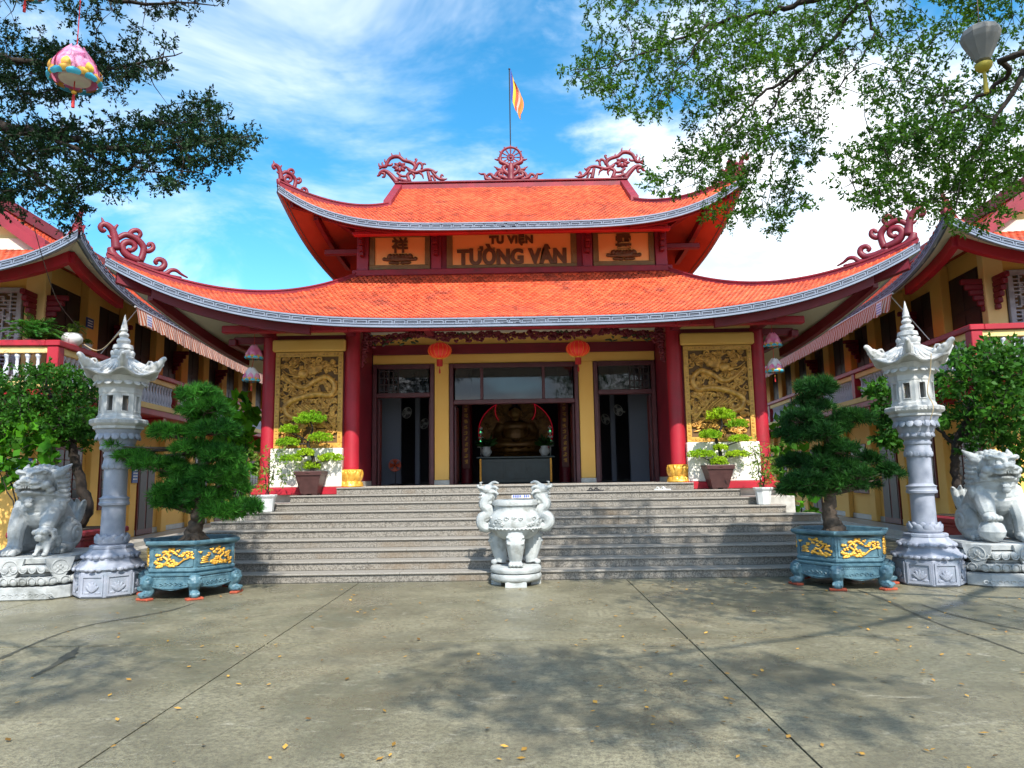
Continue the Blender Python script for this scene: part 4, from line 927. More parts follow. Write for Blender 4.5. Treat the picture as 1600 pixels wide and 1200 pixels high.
# ================================================================== stone lanterns
def oct_prism(mb, prof, n=8, rot=math.pi/8): return mb.lathe(prof, n, rot=rot)
def petals(mb, n, r, z, sz, tilt, rot=0., out=0.):
    for k in range(n):
        a = 2*math.pi*(k+rot)/n; mb.ell((r*math.cos(a), r*math.sin(a), z), sz, 8, 6, rotm(0, 0, math.degrees(a))@rotm(0, tilt, 0))
CURL = {}
def cached_blob(key, make, name, voxel, m, parent, rz=0.):
    if key not in CURL:
        o = blob(make(), name, voxel, m, parent, 1); CURL[key] = o.data
    else: o = link(name, CURL[key], parent)
    o.rotation_euler = (0, 0, rz); return o
def stone_lantern(loc, label):
    rt = empty('stone_lantern', loc, 0, label, 'stone lantern', 'stone lantern pillars flanking the stairs'); rt.scale = (.88, .88, 1)
    b = oct_prism(MB(), [(.50, 0), (.53, .02), (.53, .36), (.50, .385)]).build('base', 'blue_stone', rt)
    for k in range(8):                                  # recessed fields with a lotus in each
        a = math.pi*2*k/8-math.pi/2; d = V(math.cos(a), math.sin(a), 0); t = V(-d[1], d[0], 0); f = .49
        fr = lambda u, w, q: d*(f+q)+t*u+V(0, 0, w)
        mb = MB()
        for (u0, u1, w0, w1) in ((-.18, .18, .30, .335), (-.18, .18, .035, .07), (-.18, -.15, .07, .30), (.15, .18, .07, .30)): mb.prism([(u0, w0), (u1, w0), (u1, w1), (u0, w1)], fr, -.02, .018)
        for q in (-2, -1, 0, 1, 2):
            ang = q*.48; c = fr(math.sin(ang)*.055, .10+math.cos(ang)*.065, .012)
            mb.ell(c, (.03, .016, .075), 7, 5, rotm(0, 0, math.degrees(a)+90)@rotm(0, math.degrees(ang), 0))
        for q in (-1, 1): mb.ell(fr(q*.09, .085, .01), (.05, .015, .022), 7, 5, rotm(0, 0, math.degrees(a)+90))
        mb.build('lotus_field', 'blue_stone', b, smooth=False)
    def shingle(r0, z0, r1, z1, n):                     # scalloped tier like overlapping petals
        mb = oct_prism(MB(), [(r0-.03, z0-.03), (r0, z0), (r0-.01, z0+.02), ((r0+r1)/2-.015, (z0+z1)/2), (r1, z1), (r1-.02, z1+.01)])
        for k in range(n):
            a = 2*math.pi*k/n; q = r0*math.cos(math.pi/8)/max(math.cos(((a) % (math.pi/4))-math.pi/8), .1)*.985
            mb.ell((q*math.cos(a), q*math.sin(a), z0), (.03, math.pi*r0/n*.95, .03), 8, 5, rotm(0, 0, math.degrees(a)))
        return mb.build('petal_tier', 'blue_stone', rt)
    shingle(.56, .41, .44, .52, 32); oct_prism(MB(), [(.43, .515), (.43, .56), (.40, .57)]).build('band', 'blue_stone', rt)
    shingle(.455, .575, .33, .68, 28); oct_prism(MB(), [(.32, .675), (.34, .69), (.34, .72), (.31, .735)], 8).build('band', 'blue_stone', rt)
    mb = MB().lathe([(.22, .72), (.27, .77), (.25, .84), (.2, .86)], 24); petals(mb, 10, .235, .80, (.035, .085, .075), 20); petals(mb, 10, .225, .83, (.03, .07, .07), 12, .5); mb.build('lotus_foot', 'blue_stone', rt, smooth=True)
    MB().lathe([(.19, .84), (.185, 1.30), (.235, 1.32), (.24, 1.35), (.225, 1.37), (.225, 1.40), (.24, 1.42), (.20, 1.44), (.185, 1.46), (.185, 1.86), (.20, 1.87)], 28).build('shaft', 'blue_stone', rt, angle=30)
    mb = MB().lathe([(.20, 1.86), (.215, 1.88), (.21, 1.97), (.195, 2.0), (.195, 2.03), (.215, 2.05), (.215, 2.08), (.20, 2.09), (.20, 2.13)], 28); petals(mb, 14, .205, 1.90, (.02, .05, .045), 0); mb.build('collar', 'blue_stone', rt, angle=30)
    mb = MB().lathe([(.21, 2.12), (.25, 2.15), (.265, 2.22), (.28, 2.24), (.28, 2.26), (.30, 2.30), (.345, 2.42), (.36, 2.45)], 28); petals(mb, 14, .255, 2.19, (.02, .055, .045), -15); petals(mb, 16, .325, 2.36, (.025, .065, .075), -25); mb.build('lotus_capital', 'blue_stone', rt, angle=40)
    mb = oct_prism(MB(), [(.36, 2.45), (.40, 2.47), (.40, 2.51), (.43, 2.52), (.46, 2.545), (.46, 2.60), (.44, 2.615)]); 
    for k in range(8):                                  # key fret on the slab edge
        a = 2*math.pi*k/8; d = V(math.cos(a), math.sin(a), 0); t = V(-d[1], d[0], 0); fr = lambda u, w, q: d*(.425+q)+t*u+V(0, 0, w)
        for j in range(5):
            u = -.14+j*.06; mb.prism([(u, 2.552), (u+.04, 2.552), (u+.04, 2.562), (u, 2.562)], fr, -.01, .007); mb.prism([(u, 2.58), (u+.05, 2.58), (u+.05, 2.59), (u, 2.59)], fr, -.01, .007); mb.prism([(u, 2.552), (u+.01, 2.552), (u+.01, 2.585), (u, 2.585)], fr, -.01, .007)
    mb.build('slab', 'lantern_white', rt)
    # light box: octagon of piers with open windows
    lb = oct_prism(MB(), [(.35, 2.616), (.35, 2.66), (.335, 2.675), (.33, 2.69)]).build('light_box', 'lantern_white', rt)
    oct_prism(MB(), [(.33, 3.00), (.34, 3.02), (.34, 3.10), (.36, 3.13)]).build('box_head', 'lantern_white', lb)
    for k in range(8):
        a = 2*math.pi*k/8; d = V(math.cos(a), math.sin(a), 0); t = V(-d[1], d[0], 0); f = .33*math.cos(math.pi/8); hw = .33*math.sin(math.pi/8); fr = lambda u, w, q: d*(f+q)+t*u+V(0, 0, w)
        for u0, u1, w0, w1 in ((-hw, -.05, 2.689, 3.001), (.05, hw, 2.689, 3.001), (-.051, .051, 2.689, 2.73), (-.051, .051, 2.97, 3.001)): MB().prism([(u0, w0), (u1, w0), (u1, w1), (u0, w1)], fr, -.05, -.002).build('pier', 'lantern_white', lb)
        mb = MB()
        for u0, u1, w0, w1 in ((-.065, -.05, 2.72, 2.98), (.05, .065, 2.72, 2.98), (-.05, .05, 2.966, 2.98), (-.05, .05, 2.72, 2.734)): mb.prism([(u0, w0), (u1, w0), (u1, w1), (u0, w1)], fr, -.002, .01)
        mb.build('window_frame', 'lantern_white', lb)
    MB().lathe([(.05, 2.69), (.05, 2.75), (.03, 2.8)], 10).build('lamp_holder', 'gold', lb)
    mb = oct_prism(MB(), [(.34, 3.09), (.36, 3.12), (.42, 3.19), (.47, 3.25), (.48, 3.27)]); petals(mb, 16, .395, 3.17, (.02, .07, .06), -40); mb.build('cornice', 'lantern_white', rt)
    # hexagonal roof with six upturned, leaf-curled corners
    rows = []; nseg = 48
    for j, (r, z) in enumerate(((.45, 3.235), (.52, 3.25), (.53, 3.275), (.43, 3.33), (.31, 3.41), (.22, 3.50), (.16, 3.56))):
        row = []
        for i in range(nseg+1):
            a = 2*math.pi*i/nseg; c = abs(math.cos(3*a))**3; k = max(0, 1-max(j-2, 0)/3.2)
            row.append(V(math.cos(a), math.sin(a), 0)*(r+.13*c*k)+V(0, 0, z+.10*c*k*k))
        rows.append(row)
    rf = MB().grid(rows); rf.add([rows[0][i] for i in range(nseg)], [tuple(range(nseg))]); rf = rf.build('roof', 'lantern_white', rt, angle=60)
    def curl():
        d = V(1, 0, 0); mb = MB()
        P = cr([d*.20+V(0, 0, 3.53), d*.38+V(0, 0, 3.43), d*.52+V(0, 0, 3.40), d*.64+V(0, 0, 3.44), d*.71+V(0, 0, 3.53), d*.755+V(0, 0, 3.555), d*.765+V(0, 0, 3.525)], 5)
        mb.tube(P, [.035+.028*math.sin(math.pi*min(i/(len(P)*.8), 1)) if i < len(P)*.8 else .035-.02*(i/len(P)-.8)*5 for i in range(len(P))], 8)
        t = V(-d[1], d[0], 0)
        for q in (-1, 1):
            for z_, r_ in ((3.40, .46), (3.43, .56), (3.48, .63)): mb.ell(d*r_+t*q*.055+V(0, 0, z_), (.05, .03, .035), 7, 5, rotm(0, -25, 0))
            mb.tube([d*(.52+.05*math.cos(i))+t*q*.05+V(0, 0, 3.46+.05*math.sin(i)) for i in range(6)], .02, 6)
        return mb
    for k in range(6): cached_blob('curl', curl, 'corner_curl', .013, 'lantern_white', rf, math.pi*k/3)
    for k in range(6):
        a = math.pi*(k+.5)/3; d = V(math.cos(a), math.sin(a), 0); t = V(-d[1], d[0], 0); mb = MB()
        for q in (-2, -1, 0, 1, 2): mb.tube([d*.2+t*q*.02+V(0, 0, 3.53), d*.34+t*q*.06+V(0, 0, 3.40), d*.475+t*q*.10+V(0, 0, 3.31+.012*abs(q))], [.02, .028, .02], 6)
        mb.build('roof_rib', 'lantern_white', rf, smooth=True)
    mb = MB().lathe([(.17, 3.53), (.19, 3.58), (.15, 3.64), (.10, 3.67), (.17, 3.72), (.155, 3.78), (.09, 3.80), (.115, 3.84), (.10, 3.88), (.06, 3.90), (.085, 3.94), (.07, 3.97), (.045, 3.99), (.065, 4.02), (.05, 4.05), (.055, 4.07), (.03, 4.16), (.006, 4.27)], 20)
    petals(mb, 8, .155, 3.62, (.035, .07, .075), 25); petals(mb, 8, .13, 3.67, (.03, .05, .05), 20, .5); mb.build('finial', 'lantern_white', rt, angle=50)
    return rt
lanL = stone_lantern(tuple(V(at(172, 900, 10.78)[0], 10.78, 0)), 'carved grey stone lantern pillar between the lion with its cub and a blue planter')
lanR = stone_lantern(tuple(V(at(1451, 890, 10.78)[0], 10.78, 0)), 'carved grey stone lantern pillar beside the lion that holds a ball')

# ================================================================== guardian lions
def engrave(o, pts, w, depth):          # cut chisel lines into a carved surface
    from mathutils.kdtree import KDTree
    kd = KDTree(len(pts)); [kd.insert(p, i) for i, p in enumerate(pts)]; kd.balance(); me = o.data; n = len(me.vertices)
    co = np.empty(n*3, np.float32); me.vertices.foreach_get('co', co); no = np.empty(n*3, np.float32); me.vertices.foreach_get('normal', no); co = co.reshape(-1, 3); no = no.reshape(-1, 3)
    d = np.array([kd.find(c)[2] for c in co]); f = np.exp(-np.clip(np.maximum(d-w*.9, 0)/w, 0, 6)**2)*(d < .07); co -= no*(f*depth)[:, None]; me.vertices.foreach_set('co', co.ravel()); me.update()
def lion(loc, rz, mirror, with_cub, label):
    rt = setp(empty('stone_lion', loc, rz), label, 'lion statue', 'guardian lions'); s = -1 if mirror else 1
    if mirror: rt.scale = (1, 1, 1)
    mb = MB(); E = lambda x, y, z, rx, ry, rz_, ro=None, n=14, m=9: mb.ell((s*x, y, z), (rx, ry, rz_), n, m, (np.diag([s, 1, 1])@rotm(*ro)@np.diag([s, 1, 1])) if ro else None)
    def C(pts, rad, n=10): mb.tube(cr([(s*p[0], p[1], p[2]) for p in pts], 5), np.interp(np.linspace(0, 1, 5*(len(pts)-1)+1), np.linspace(0, 1, len(rad)), rad), n)
    E(0, .34, .30, .30, .30, .30); C([(0, .34, .34), (0, .14, .56), (0, -.06, .78)], [.29, .29, .26]); E(0, -.16, .66, .29, .24, .30); E(0, -.20, .84, .26, .22, .18)
    for q in (-1, 1):
        E(q*.28, .16, .26, .14, .27, .24, (18, 0, 0)); C([(q*.31, .10, .10), (q*.33, -.02, .07), (q*.33, -.16, .065)], [.10, .095, .085])
        for t in range(4): E(q*.33-.075+t*.05, -.235, .045, .03, .055, .045)
        E(q*.25, -.16, .70, .13, .15, .17)                                                    # shoulder
        for t in range(3): E(q*(.30+.01*t), .10+.10*t, .48-.05*t, .05, .07, .06)               # flank curls
    leg = lambda q: (C([(q*.21, -.22, .66), (q*.22, -.33, .40), (q*.22, -.35, .20), (q*.22, -.37, .08)], [.15, .125, .10, .11]), E(q*.22, -.43, .07, .125, .14, .08), [E(q*.22-.09+t*.06, -.55+.012*abs(t-1.5), .05, .036, .065, .052) for t in range(4)])
    leg(-1)
    C([(.21, -.22, .64), (.27, -.40, .50), (.28, -.47, .40)], [.145, .12, .10]); E(.28, -.52, .36, .11, .12, .07)
    for t in range(4): E(.20+t*.055, -.62, .35, .032, .05, .042)
    if with_cub:
        ox, oy = .30, -.46
        E(ox, oy, .17, .10, .12, .13); E(ox-.02, oy-.10, .29, .085, .08, .08); E(ox-.03, oy-.18, .275, .06, .045, .035); E(ox-.03, oy-.165, .235, .05, .04, .02); E(ox-.03, oy-.225, .295, .02, .015, .013)
        for q in (-1, 1):
            C([(ox+q*.06, oy-.08, .17), (ox+q*.065, oy-.14, .03)], [.045, .035]); E(ox+q*.065, oy-.16, .03, .042, .05, .03); E(ox-.02+q*.035, oy-.165, .325, .016, .015, .015); E(ox-.02+q*.045, oy-.15, .345, .03, .025, .014); E(ox+q*.09, oy-.04, .33, .028, .03, .035)
        for t in range(12): a = t*.55; E(ox+.02+.085*math.cos(a), oy-.03, .27+.085*math.sin(a), .028, .035, .028)
        for t in range(6): E(ox+.09, oy+.02+.02*t, .36-.045*t, .032, .035, .032)
        C([(ox, oy+.1, .08), (ox+.10, oy+.13, .18), (ox+.12, oy+.10, .28)], [.03, .035, .015])
    else:
        E(.28, -.52, .16, .175, .175, .16)
        for t in range(3): mb.tube([V(s*.28, -.52, .16)+V(s*.172*math.cos(a), .172*math.sin(a)*math.cos(t*1.05), .158*math.sin(a)*math.sin(t*1.05)) for a in np.linspace(0, 6.28, 30)], .012, 5, cap=False)
    # collar, bell
    mb.tube([V(.27*math.cos(a)*s, -.17+.235*math.sin(a), .87+.05*math.sin(a)*-1) for a in np.linspace(0, 2*math.pi, 40)], .042, 8, cap=False, flat=1.5)
    for a in np.linspace(-2.9, -.2, 9): E(.305*math.cos(a), -.17+.27*math.sin(a), .87-.05*math.sin(a), .02, .02, .02)
    E(0, -.46, .83, .065, .04, .03); E(0, -.47, .755, .062, .05, .058); E(0, -.50, .80, .075, .02, .018)
    # head: skull, brow, eyes, muzzle, open mouth, jaw, cheeks
    E(0, -.24, 1.12, .235, .235, .20); E(0, -.40, 1.16, .20, .12, .11); E(0, -.47, 1.075, .185, .125, .075); E(-.085, -.535, 1.065, .095, .075, .06); E(.085, -.535, 1.065, .095, .075, .06)
    E(0, -.575, 1.115, .075, .05, .045); E(-.045, -.60, 1.095, .032, .028, .026); E(.045, -.60, 1.095, .032, .028, .026); E(0, -.50, 1.17, .04, .06, .06)
    E(0, -.41, .920, .165, .14, .042); E(0, -.52, .930, .105, .05, .028); E(0, -.36, 1.0, .15, .08, .07); E(0, -.42, .90, .12, .08, .04)
    for t in range(-3, 4): E(t*.035, -.575+.012*abs(t), 1.0, .011, .012, .02)
    for q in (-1, 1):
        E(q*.098, -.475, 1.155, .045, .038, .038); E(q*.105, -.485, 1.222, .105, .062, .036, (0, q*-16, 0)); E(q*.19, -.44, 1.235, .05, .05, .04); E(q*.105, -.50, 1.118, .06, .035, .018)
        E(q*.20, -.40, 1.04, .075, .09, .065); E(q*.225, -.34, .965, .06, .08, .06); E(q*.18, -.43, 1.005, .03, .06, .04)
        C([(q*.20, -.20, 1.20), (q*.28, -.10, 1.27), (q*.33, .02, 1.36)], [.07, .06, .012]); C([(q*.205, -.24, 1.17), (q*.27, -.16, 1.20), (q*.31, -.08, 1.25)], [.05, .045, .02])
        for t in range(6):                                    # mane locks swept back in rows
            z = 1.16-.075*t; C([(q*(.21+.012*t), -.22, z), (q*(.265+.012*t), -.10, z-.005), (q*(.27+.008*t), .02, z+.03), (q*.255, .06, z+.05)], [.045, .044, .036, .016]); E(q*(.26+.01*t), -.16, z-.02, .035, .035, .035)
        C([(q*.06, -.56, 1.0), (q*.14, -.54, 1.0), (q*.19, -.45, 1.03)], [.02, .022, .018])
    for r_ in range(3):
        for t in range(-3, 4): E(t*.062, -.40+.12*r_+.02*abs(t), 1.275+.028*r_-.006*t*t, .036, .036, .034)
    for t in range(6):
        for q in (-1, 0, 1): E(q*.11, -.02+.035*t, 1.28-.095*t, .055, .055, .055)
    for q in range(-2, 3): C([(q*.04, .55, .30), (q*.07, .66, .50), (q*.10, .66, .72), (q*.13, .58, .84-.03*abs(q))], [.06, .06, .05, .012])
    # incised brow and flank lines as thin raised cords
    o = blob(mb, 'body', .0105, 'white_stone' if mirror else 'grey_stone', rt, 1, .45); G = []
    for dz, rr in ((.045, .285), (-.05, .30)): G += [(.5*0+rr*math.cos(a), -.17+(rr-.03)*math.sin(a), .87+dz-.05*math.sin(a)) for a in np.linspace(0, 6.283, 110)]
    for q in (-1, 1):
        G += [(q*(.098+.052*math.cos(a)), -.505, 1.155+.046*math.sin(a)) for a in np.linspace(0, 6.283, 30)]                       # eye rims
        G += [(q*.40, .16+.18*(1-i*.012)*math.cos(i*.16), .26+.17*(1-i*.012)*math.sin(i*.16)) for i in range(60)]                   # haunch spiral
        G += [(q*.37, -.16+.11*math.cos(a), .70+.13*math.sin(a)) for a in np.linspace(2, 5.6, 30)]                                 # shoulder
        for t in range(6): G += [(q*(.27+.012*t), y, 1.122-.075*t+max(0, y+.05)*.25) for y in np.linspace(-.24, .06, 22)]           # between the mane locks
        G += [(q*(.02+.17*f), -.62+.10*f*f, 1.018+.03*f) for f in np.linspace(0, 1, 18)]                                           # lips
        G += [(q*(.06+.15*f), -.535+.05*f, 1.195+.035*f) for f in np.linspace(0, 1, 18)]                                           # brow
        for t in range(3): G += [(q*.22-.06+t*.06, -.62+.14*f, .03+.09*f) for f in np.linspace(0, 1, 12)]
        for t in range(3): G += [(q*.33-.05+t*.05, -.30+.12*f, .02+.09*f) for f in np.linspace(0, 1, 12)]
    for k in range(3): G += [(.16*math.cos(a)*(1+.25*k), -.44+.05*k, .72-.05*k+.05*math.sin(a)) for a in np.linspace(3.3, 6.1, 24)]  # chest folds
    engrave(o, [(s*x, y, z) for x, y, z in G], .011, .016); return rt, o
def pedestal(loc, rz, label):
    rt = empty('lion_pedestal', loc, rz, label, 'pedestal', 'pedestals under the guardian lions')
    def ring(prof, w=.62, d=.70, ch=.22):              # chamfered-rectangle lathe
        mb = MB(); vs = []; fs = []; m = len(prof)
        for r, z in prof:
            a, b = w+r, d+r
            vs += [(a, -b+ch, z), (a, b-ch, z), (a-ch, b, z), (-a+ch, b, z), (-a, b-ch, z), (-a, -b+ch, z), (-a+ch, -b, z), (a-ch, -b, z)]
        for j in range(m-1):
            for i in range(8): k = (i+1) % 8; fs.append((j*8+i, j*8+k, (j+1)*8+k, (j+1)*8+i))
        fs += [tuple(range(8))[::-1], tuple((m-1)*8+i for i in range(8))]; return mb.add(vs, fs)
    ring([(.10, 0), (.12, .02), (.11, .17), (.08, .19)]).build('foot', 'grey_stone', rt)
    def petal_row(z, r, up, nm, hz):
        mb = ring([(-.02, z-hz), (r-.01, z-hz*.6), (r, z), (r-.015, z+hz*.7), (-.03, z+hz)]); w, d, ch = .62+r, .70+r, .22
        path = [(w, -d+ch), (w, d-ch), (w-ch, d), (-w+ch, d), (-w, d-ch), (-w, -d+ch), (-w+ch, -d), (w-ch, -d), (w, -d+ch)]
        for (x0, y0), (x1, y1) in zip(path, path[1:]):
            ln = math.hypot(x1-x0, y1-y0); n = max(2, round(ln/.125)); an = math.degrees(math.atan2(y1-y0, x1-x0))
            for k in range(n):
                f = (k+.5)/n; c = (x0+(x1-x0)*f, y0+(y1-y0)*f, z)
                mb.ell(c, (ln/n*.46, .035, hz*.78), 10, 6, rotm(0, 0, an)); mb.tube([V(c[0], c[1], z)+rotm(0, 0, an)@V(ln/n*.40*math.cos(a), -.03, hz*.72*math.sin(a)*up) for a in np.linspace(-.4, 3.54, 10)], .009, 5)
        return mb.build(nm, 'grey_stone', rt, smooth=False)
    petal_row(.265, .10, 1, 'lower_petals', .075); ring([(.03, .335), (.03, .37)]).build('waist', 'grey_stone', rt); petal_row(.435, .10, -1, 'upper_petals', .07)
    ring([(.02, .50), (.07, .515), (.075, .58), (.06, .595)]).build('top_slab', 'grey_stone', rt)
    for (x, y, an) in ((0, -.805, 0), (.725, 0, 90), (.62, -.70, 45), (-.62, -.70, -45), (-.725, 0, -90)):   # hanging shield cloths
        d = rotm(0, 0, an); mb = MB(); fr = lambda u, w, q: V(x, y, 0)+d@V(u, -q, w)
        pol = [(-.19, .585), (.19, .585), (.16, .47), (.08, .33), (0, .24), (-.08, .33), (-.16, .47)]; mb.prism(pol, fr, -.04, .012)
        mb.tube([fr(.105*math.cos(a), .46+.10*math.sin(a), .014) for a in np.linspace(0, 6.283, 24)], .010, 5, cap=False)
        for k in range(4): mb.ell(fr(.03*math.cos(k*1.57), .46+.03*math.sin(k*1.57), .014), (.016, .010, .022), 6, 4)
        mb.build('shield_cloth', 'grey_stone', rt)
    for k in range(14):
        x = -.6+k*.09; mb = MB().tube([V(x+.035*math.cos(a)*(1-a*.1), -.815, .07+.03*math.sin(a)*(1-a*.1)) for a in np.linspace(0, 6, 14)], .009, 5); mb.build('foot_scroll', 'grey_stone', rt)
    return rt
LX = at(64, 900, 11.05)[0]; RX = at(1560, 890, 11.05)[0]
pedestal((LX, 11.05, 0), R(6), 'carved stone pedestal under the lion with the cub'); lion((LX+.02, 11.05, .597), R(4), False, True, 'carved grey stone lion resting a paw on a small cub')
pedestal((RX, 11.05, 0), R(-6), 'carved stone pedestal under the lion with the ball'); lion((RX-.02, 11.05, .597), R(-6), True, False, 'carved white stone lion holding a ball under its paw')

# ================================================================== incense urn
urn = empty('incense_urn', (.03, 11.22, 0), 0, 'white stone incense urn with dragon handles in front of the stairs', 'urn'); urn.scale = (.98, .98, .945)
for k in range(3):
    a = -math.pi/2+2*math.pi*k/3; d = V(math.cos(a), math.sin(a), 0); t = V(-d[1], d[0], 0)
    MB().prism([(-.165, 0), (.165, 0), (.165, .07), (.12, .09), (-.12, .09), (-.165, .07)], lambda u, w, q: d*q+t*u+V(0, 0, w), .18, .36).build('foot_block', 'white_stone', urn)
MB().lathe([(.30, .06), (.37, .075), (.40, .11), (.405, .16), (.39, .19), (.36, .20)], 40).build('lower_plate', 'white_stone', urn, angle=40)
MB().lathe([(.36, .202), (.395, .215), (.405, .245), (.405, .275), (.39, .30), (.36, .31)], 40).build('upper_plate', 'white_stone', urn, angle=40)
bowl = MB().lathe([(.10, .71), (.22, .735), (.33, .80), (.395, .89), (.42, .98), (.415, 1.07), (.385, 1.14), (.35, 1.18), (.34, 1.20), (.335, 1.26), (.345, 1.28), (.365, 1.285), (.37, 1.33), (.355, 1.37), (.30, 1.372), (.29, 1.30), (.0, 1.29)], 48).build('bowl', 'white_stone', urn, angle=35)
mb = MB(); rs = random.Random(4)
for k in range(64):                                    # low relief of clouds round the belly
    a = rs.uniform(0, 6.283); z = rs.uniform(.86, 1.10); r0 = np.interp(z, [.80, .89, .98, 1.07, 1.14], [.33, .395, .42, .415, .385])-.003; r = rs.uniform(.02, .04)
    mb.tube([V((r0)*math.cos(a+r*(1-i*.08)*math.cos(i*.8)/.4), r0*math.sin(a+r*(1-i*.08)*math.cos(i*.8)/.4), z+r*(1-i*.08)*math.sin(i*.8)) for i in range(9)], .017, 6)
for k in range(40):
    a = 2*math.pi*k/40; mb.tube([V(.418*math.cos(a+q*.05), .418*math.sin(a+q*.05), .90+.02*abs(q)) for q in (-1.5, -.7, 0, .7, 1.5)], .013, 5)
mb.tube([V(.414*math.cos(a), .414*math.sin(a), .925) for a in np.linspace(0, 6.283, 60)], .007, 5, cap=False)
mb.build('belly_relief', 'white_stone', bowl, smooth=True)
MB().lathe([(.28, 1.295), (.02, 1.31)], 24).build('ash', 'soil', bowl)
def urn_leg():
    a = 0.; d = V(1, 0, 0); t = V(0, 1, 0); q = lambda r, u, z: d*r+t*u+V(0, 0, z); mb = MB(); az = 90; ro = rotm(0, 0, az)
    mb.tube(cr([q(.30, 0, .84), q(.33, 0, .70), q(.31, 0, .55), q(.28, 0, .42), q(.29, 0, .35)], 5), np.interp(np.linspace(0, 1, 21), [0, .3, .6, .85, 1], [.13, .145, .115, .095, .10]), 12)
    mb.ell(q(.37, 0, .73), (.155, .07, .075), 12, 8, ro); mb.ell(q(.415, 0, .70), (.055, .05, .04), 8, 6, ro); mb.ell(q(.40, 0, .80), (.15, .05, .035), 10, 6, ro)
    for s_ in (-1, 1):
        mb.ell(q(.42, s_*.075, .755), (.035, .03, .024), 8, 6, ro); mb.ell(q(.41, s_*.09, .69), (.055, .045, .032), 8, 6, ro); mb.ell(q(.415, s_*.09, .785), (.06, .03, .018), 8, 6, ro)
    mb.ell(q(.40, 0, .655), (.11, .045, .022), 8, 6, ro)
    for s_ in range(4): mb.ell(q(.355, -.085+s_*.057, .35), (.032, .06, .045), 8, 6, ro)
    return mb
for k in range(3): cached_blob('urn_leg', urn_leg, 'lion_leg', .011, 'white_stone', urn, -math.pi/2+2*math.pi*k/3)
for sg in (-1, 1):
    mb = MB(); X = lambda x, z, y=0.: V(sg*(x-.045), y, z)
    mb.tube(cr([X(.40, .98), X(.50, .92), X(.575, .98), X(.56, 1.08), X(.47, 1.12), X(.45, 1.20), X(.53, 1.28), X(.50, 1.38), X(.43, 1.44), X(.43, 1.52)], 5), np.interp(np.linspace(0, 1, 46), [0, .3, .6, .85, 1], [.08, .10, .095, .10, .105]), 10)
    for k in range(3): mb.tube(cr([X(.50+.03*k, .98), X(.52+.035*k, .90-.01*k), X(.49+.04*k, .84+.01*k)], 4), np.linspace(.05, .016, 9), 7)
    mb.tube([X(.50+.055*(1-i*.1)*math.cos(i*.9), 1.06+.055*(1-i*.1)*math.sin(i*.9), -.07) for i in range(8)], .016, 6)
    mb.ell(X(.46, 1.54), (.12, .11, .095)); mb.ell(X(.57, 1.565), (.085, .06, .035), 12, 8, rotm(0, -sg*10, 0)); mb.ell(X(.55, 1.48), (.075, .05, .026), 12, 8, rotm(0, sg*18, 0)); mb.ell(X(.635, 1.60), (.03, .04, .028)); mb.ell(X(.60, 1.52), (.02, .02, .015))
    for q in (-1, 1):
        mb.ell(X(.50, 1.60, q*.045), (.03, .024, .026)); mb.tube(cr([X(.46, 1.60, q*.04), X(.38, 1.66, q*.07), X(.30, 1.64, q*.085)], 4), np.linspace(.036, .014, 9), 7); mb.tube(cr([X(.45, 1.56, q*.06), X(.36, 1.58, q*.10), X(.31, 1.54, q*.11)], 4), np.linspace(.042, .014, 9), 7); mb.tube(cr([X(.44, 1.50, q*.07), X(.36, 1.50, q*.10), X(.31, 1.45, q*.10)], 4), np.linspace(.044, .014, 9), 7)
        mb.tube(cr([X(.53, 1.47, q*.04), X(.58, 1.42, q*.06), X(.63, 1.42, q*.05)], 4), np.linspace(.022, .008, 9), 7)
        mb.tube(cr([X(.58, 1.61, q*.03), X(.60, 1.655, q*.05), X(.55, 1.665, q*.06)], 4), np.linspace(.018, .008, 9), 6)
    for k in range(7): mb.ell(X(.53-.012*k+.04*math.sin(k), 1.0+.065*k, -.06), (.03, .02, .03))
    blob(mb, 'dragon_handle', .0095, 'white_stone', urn, 1)

# ================================================================== blue planters with gilt reliefs
def planter_foot():
        d = V(1, 0, 0); t = V(0, 1, 0); q = lambda r, u, z: d*r+t*u+V(0, 0, z); ro = rotm(0, 0, -90); mb = MB()
        mb.tube(cr([q(.68, 0, .34), q(.72, 0, .26), q(.67, 0, .17), q(.68, 0, .10), q(.74, 0, .075)], 4), np.interp(np.linspace(0, 1, 17), [0, .3, .6, 1], [.09, .10, .07, .075]), 10)
        mb.ell(q(.76, 0, .075), (.075, .06, .055), 10, 7, ro); mb.tube([q(.77+.045*(1-i*.09)*math.cos(i*.9), .06, .08+.045*(1-i*.09)*math.sin(i*.9)) for i in range(8)], .012, 5); mb.tube([q(.77+.045*(1-i*.09)*math.cos(i*.9), -.06, .08+.045*(1-i*.09)*math.sin(i*.9)) for i in range(8)], .012, 5)
        mb.ell(q(.76, 0, .29), (.085, .045, .035), 10, 6, ro); mb.ell(q(.785, 0, .26), (.045, .04, .025), 8, 6, ro); mb.ell(q(.765, 0, .215), (.065, .035, .016), 8, 6, ro)
        for s_ in (-1, 1): mb.ell(q(.785, s_*.045, .30), (.02, .018, .016), 7, 5, ro); mb.ell(q(.76, s_*.065, .33), (.035, .03, .02), 7, 5, ro); mb.ell(q(.74, s_*.085, .27), (.025, .04, .04), 7, 5, ro)
        return mb
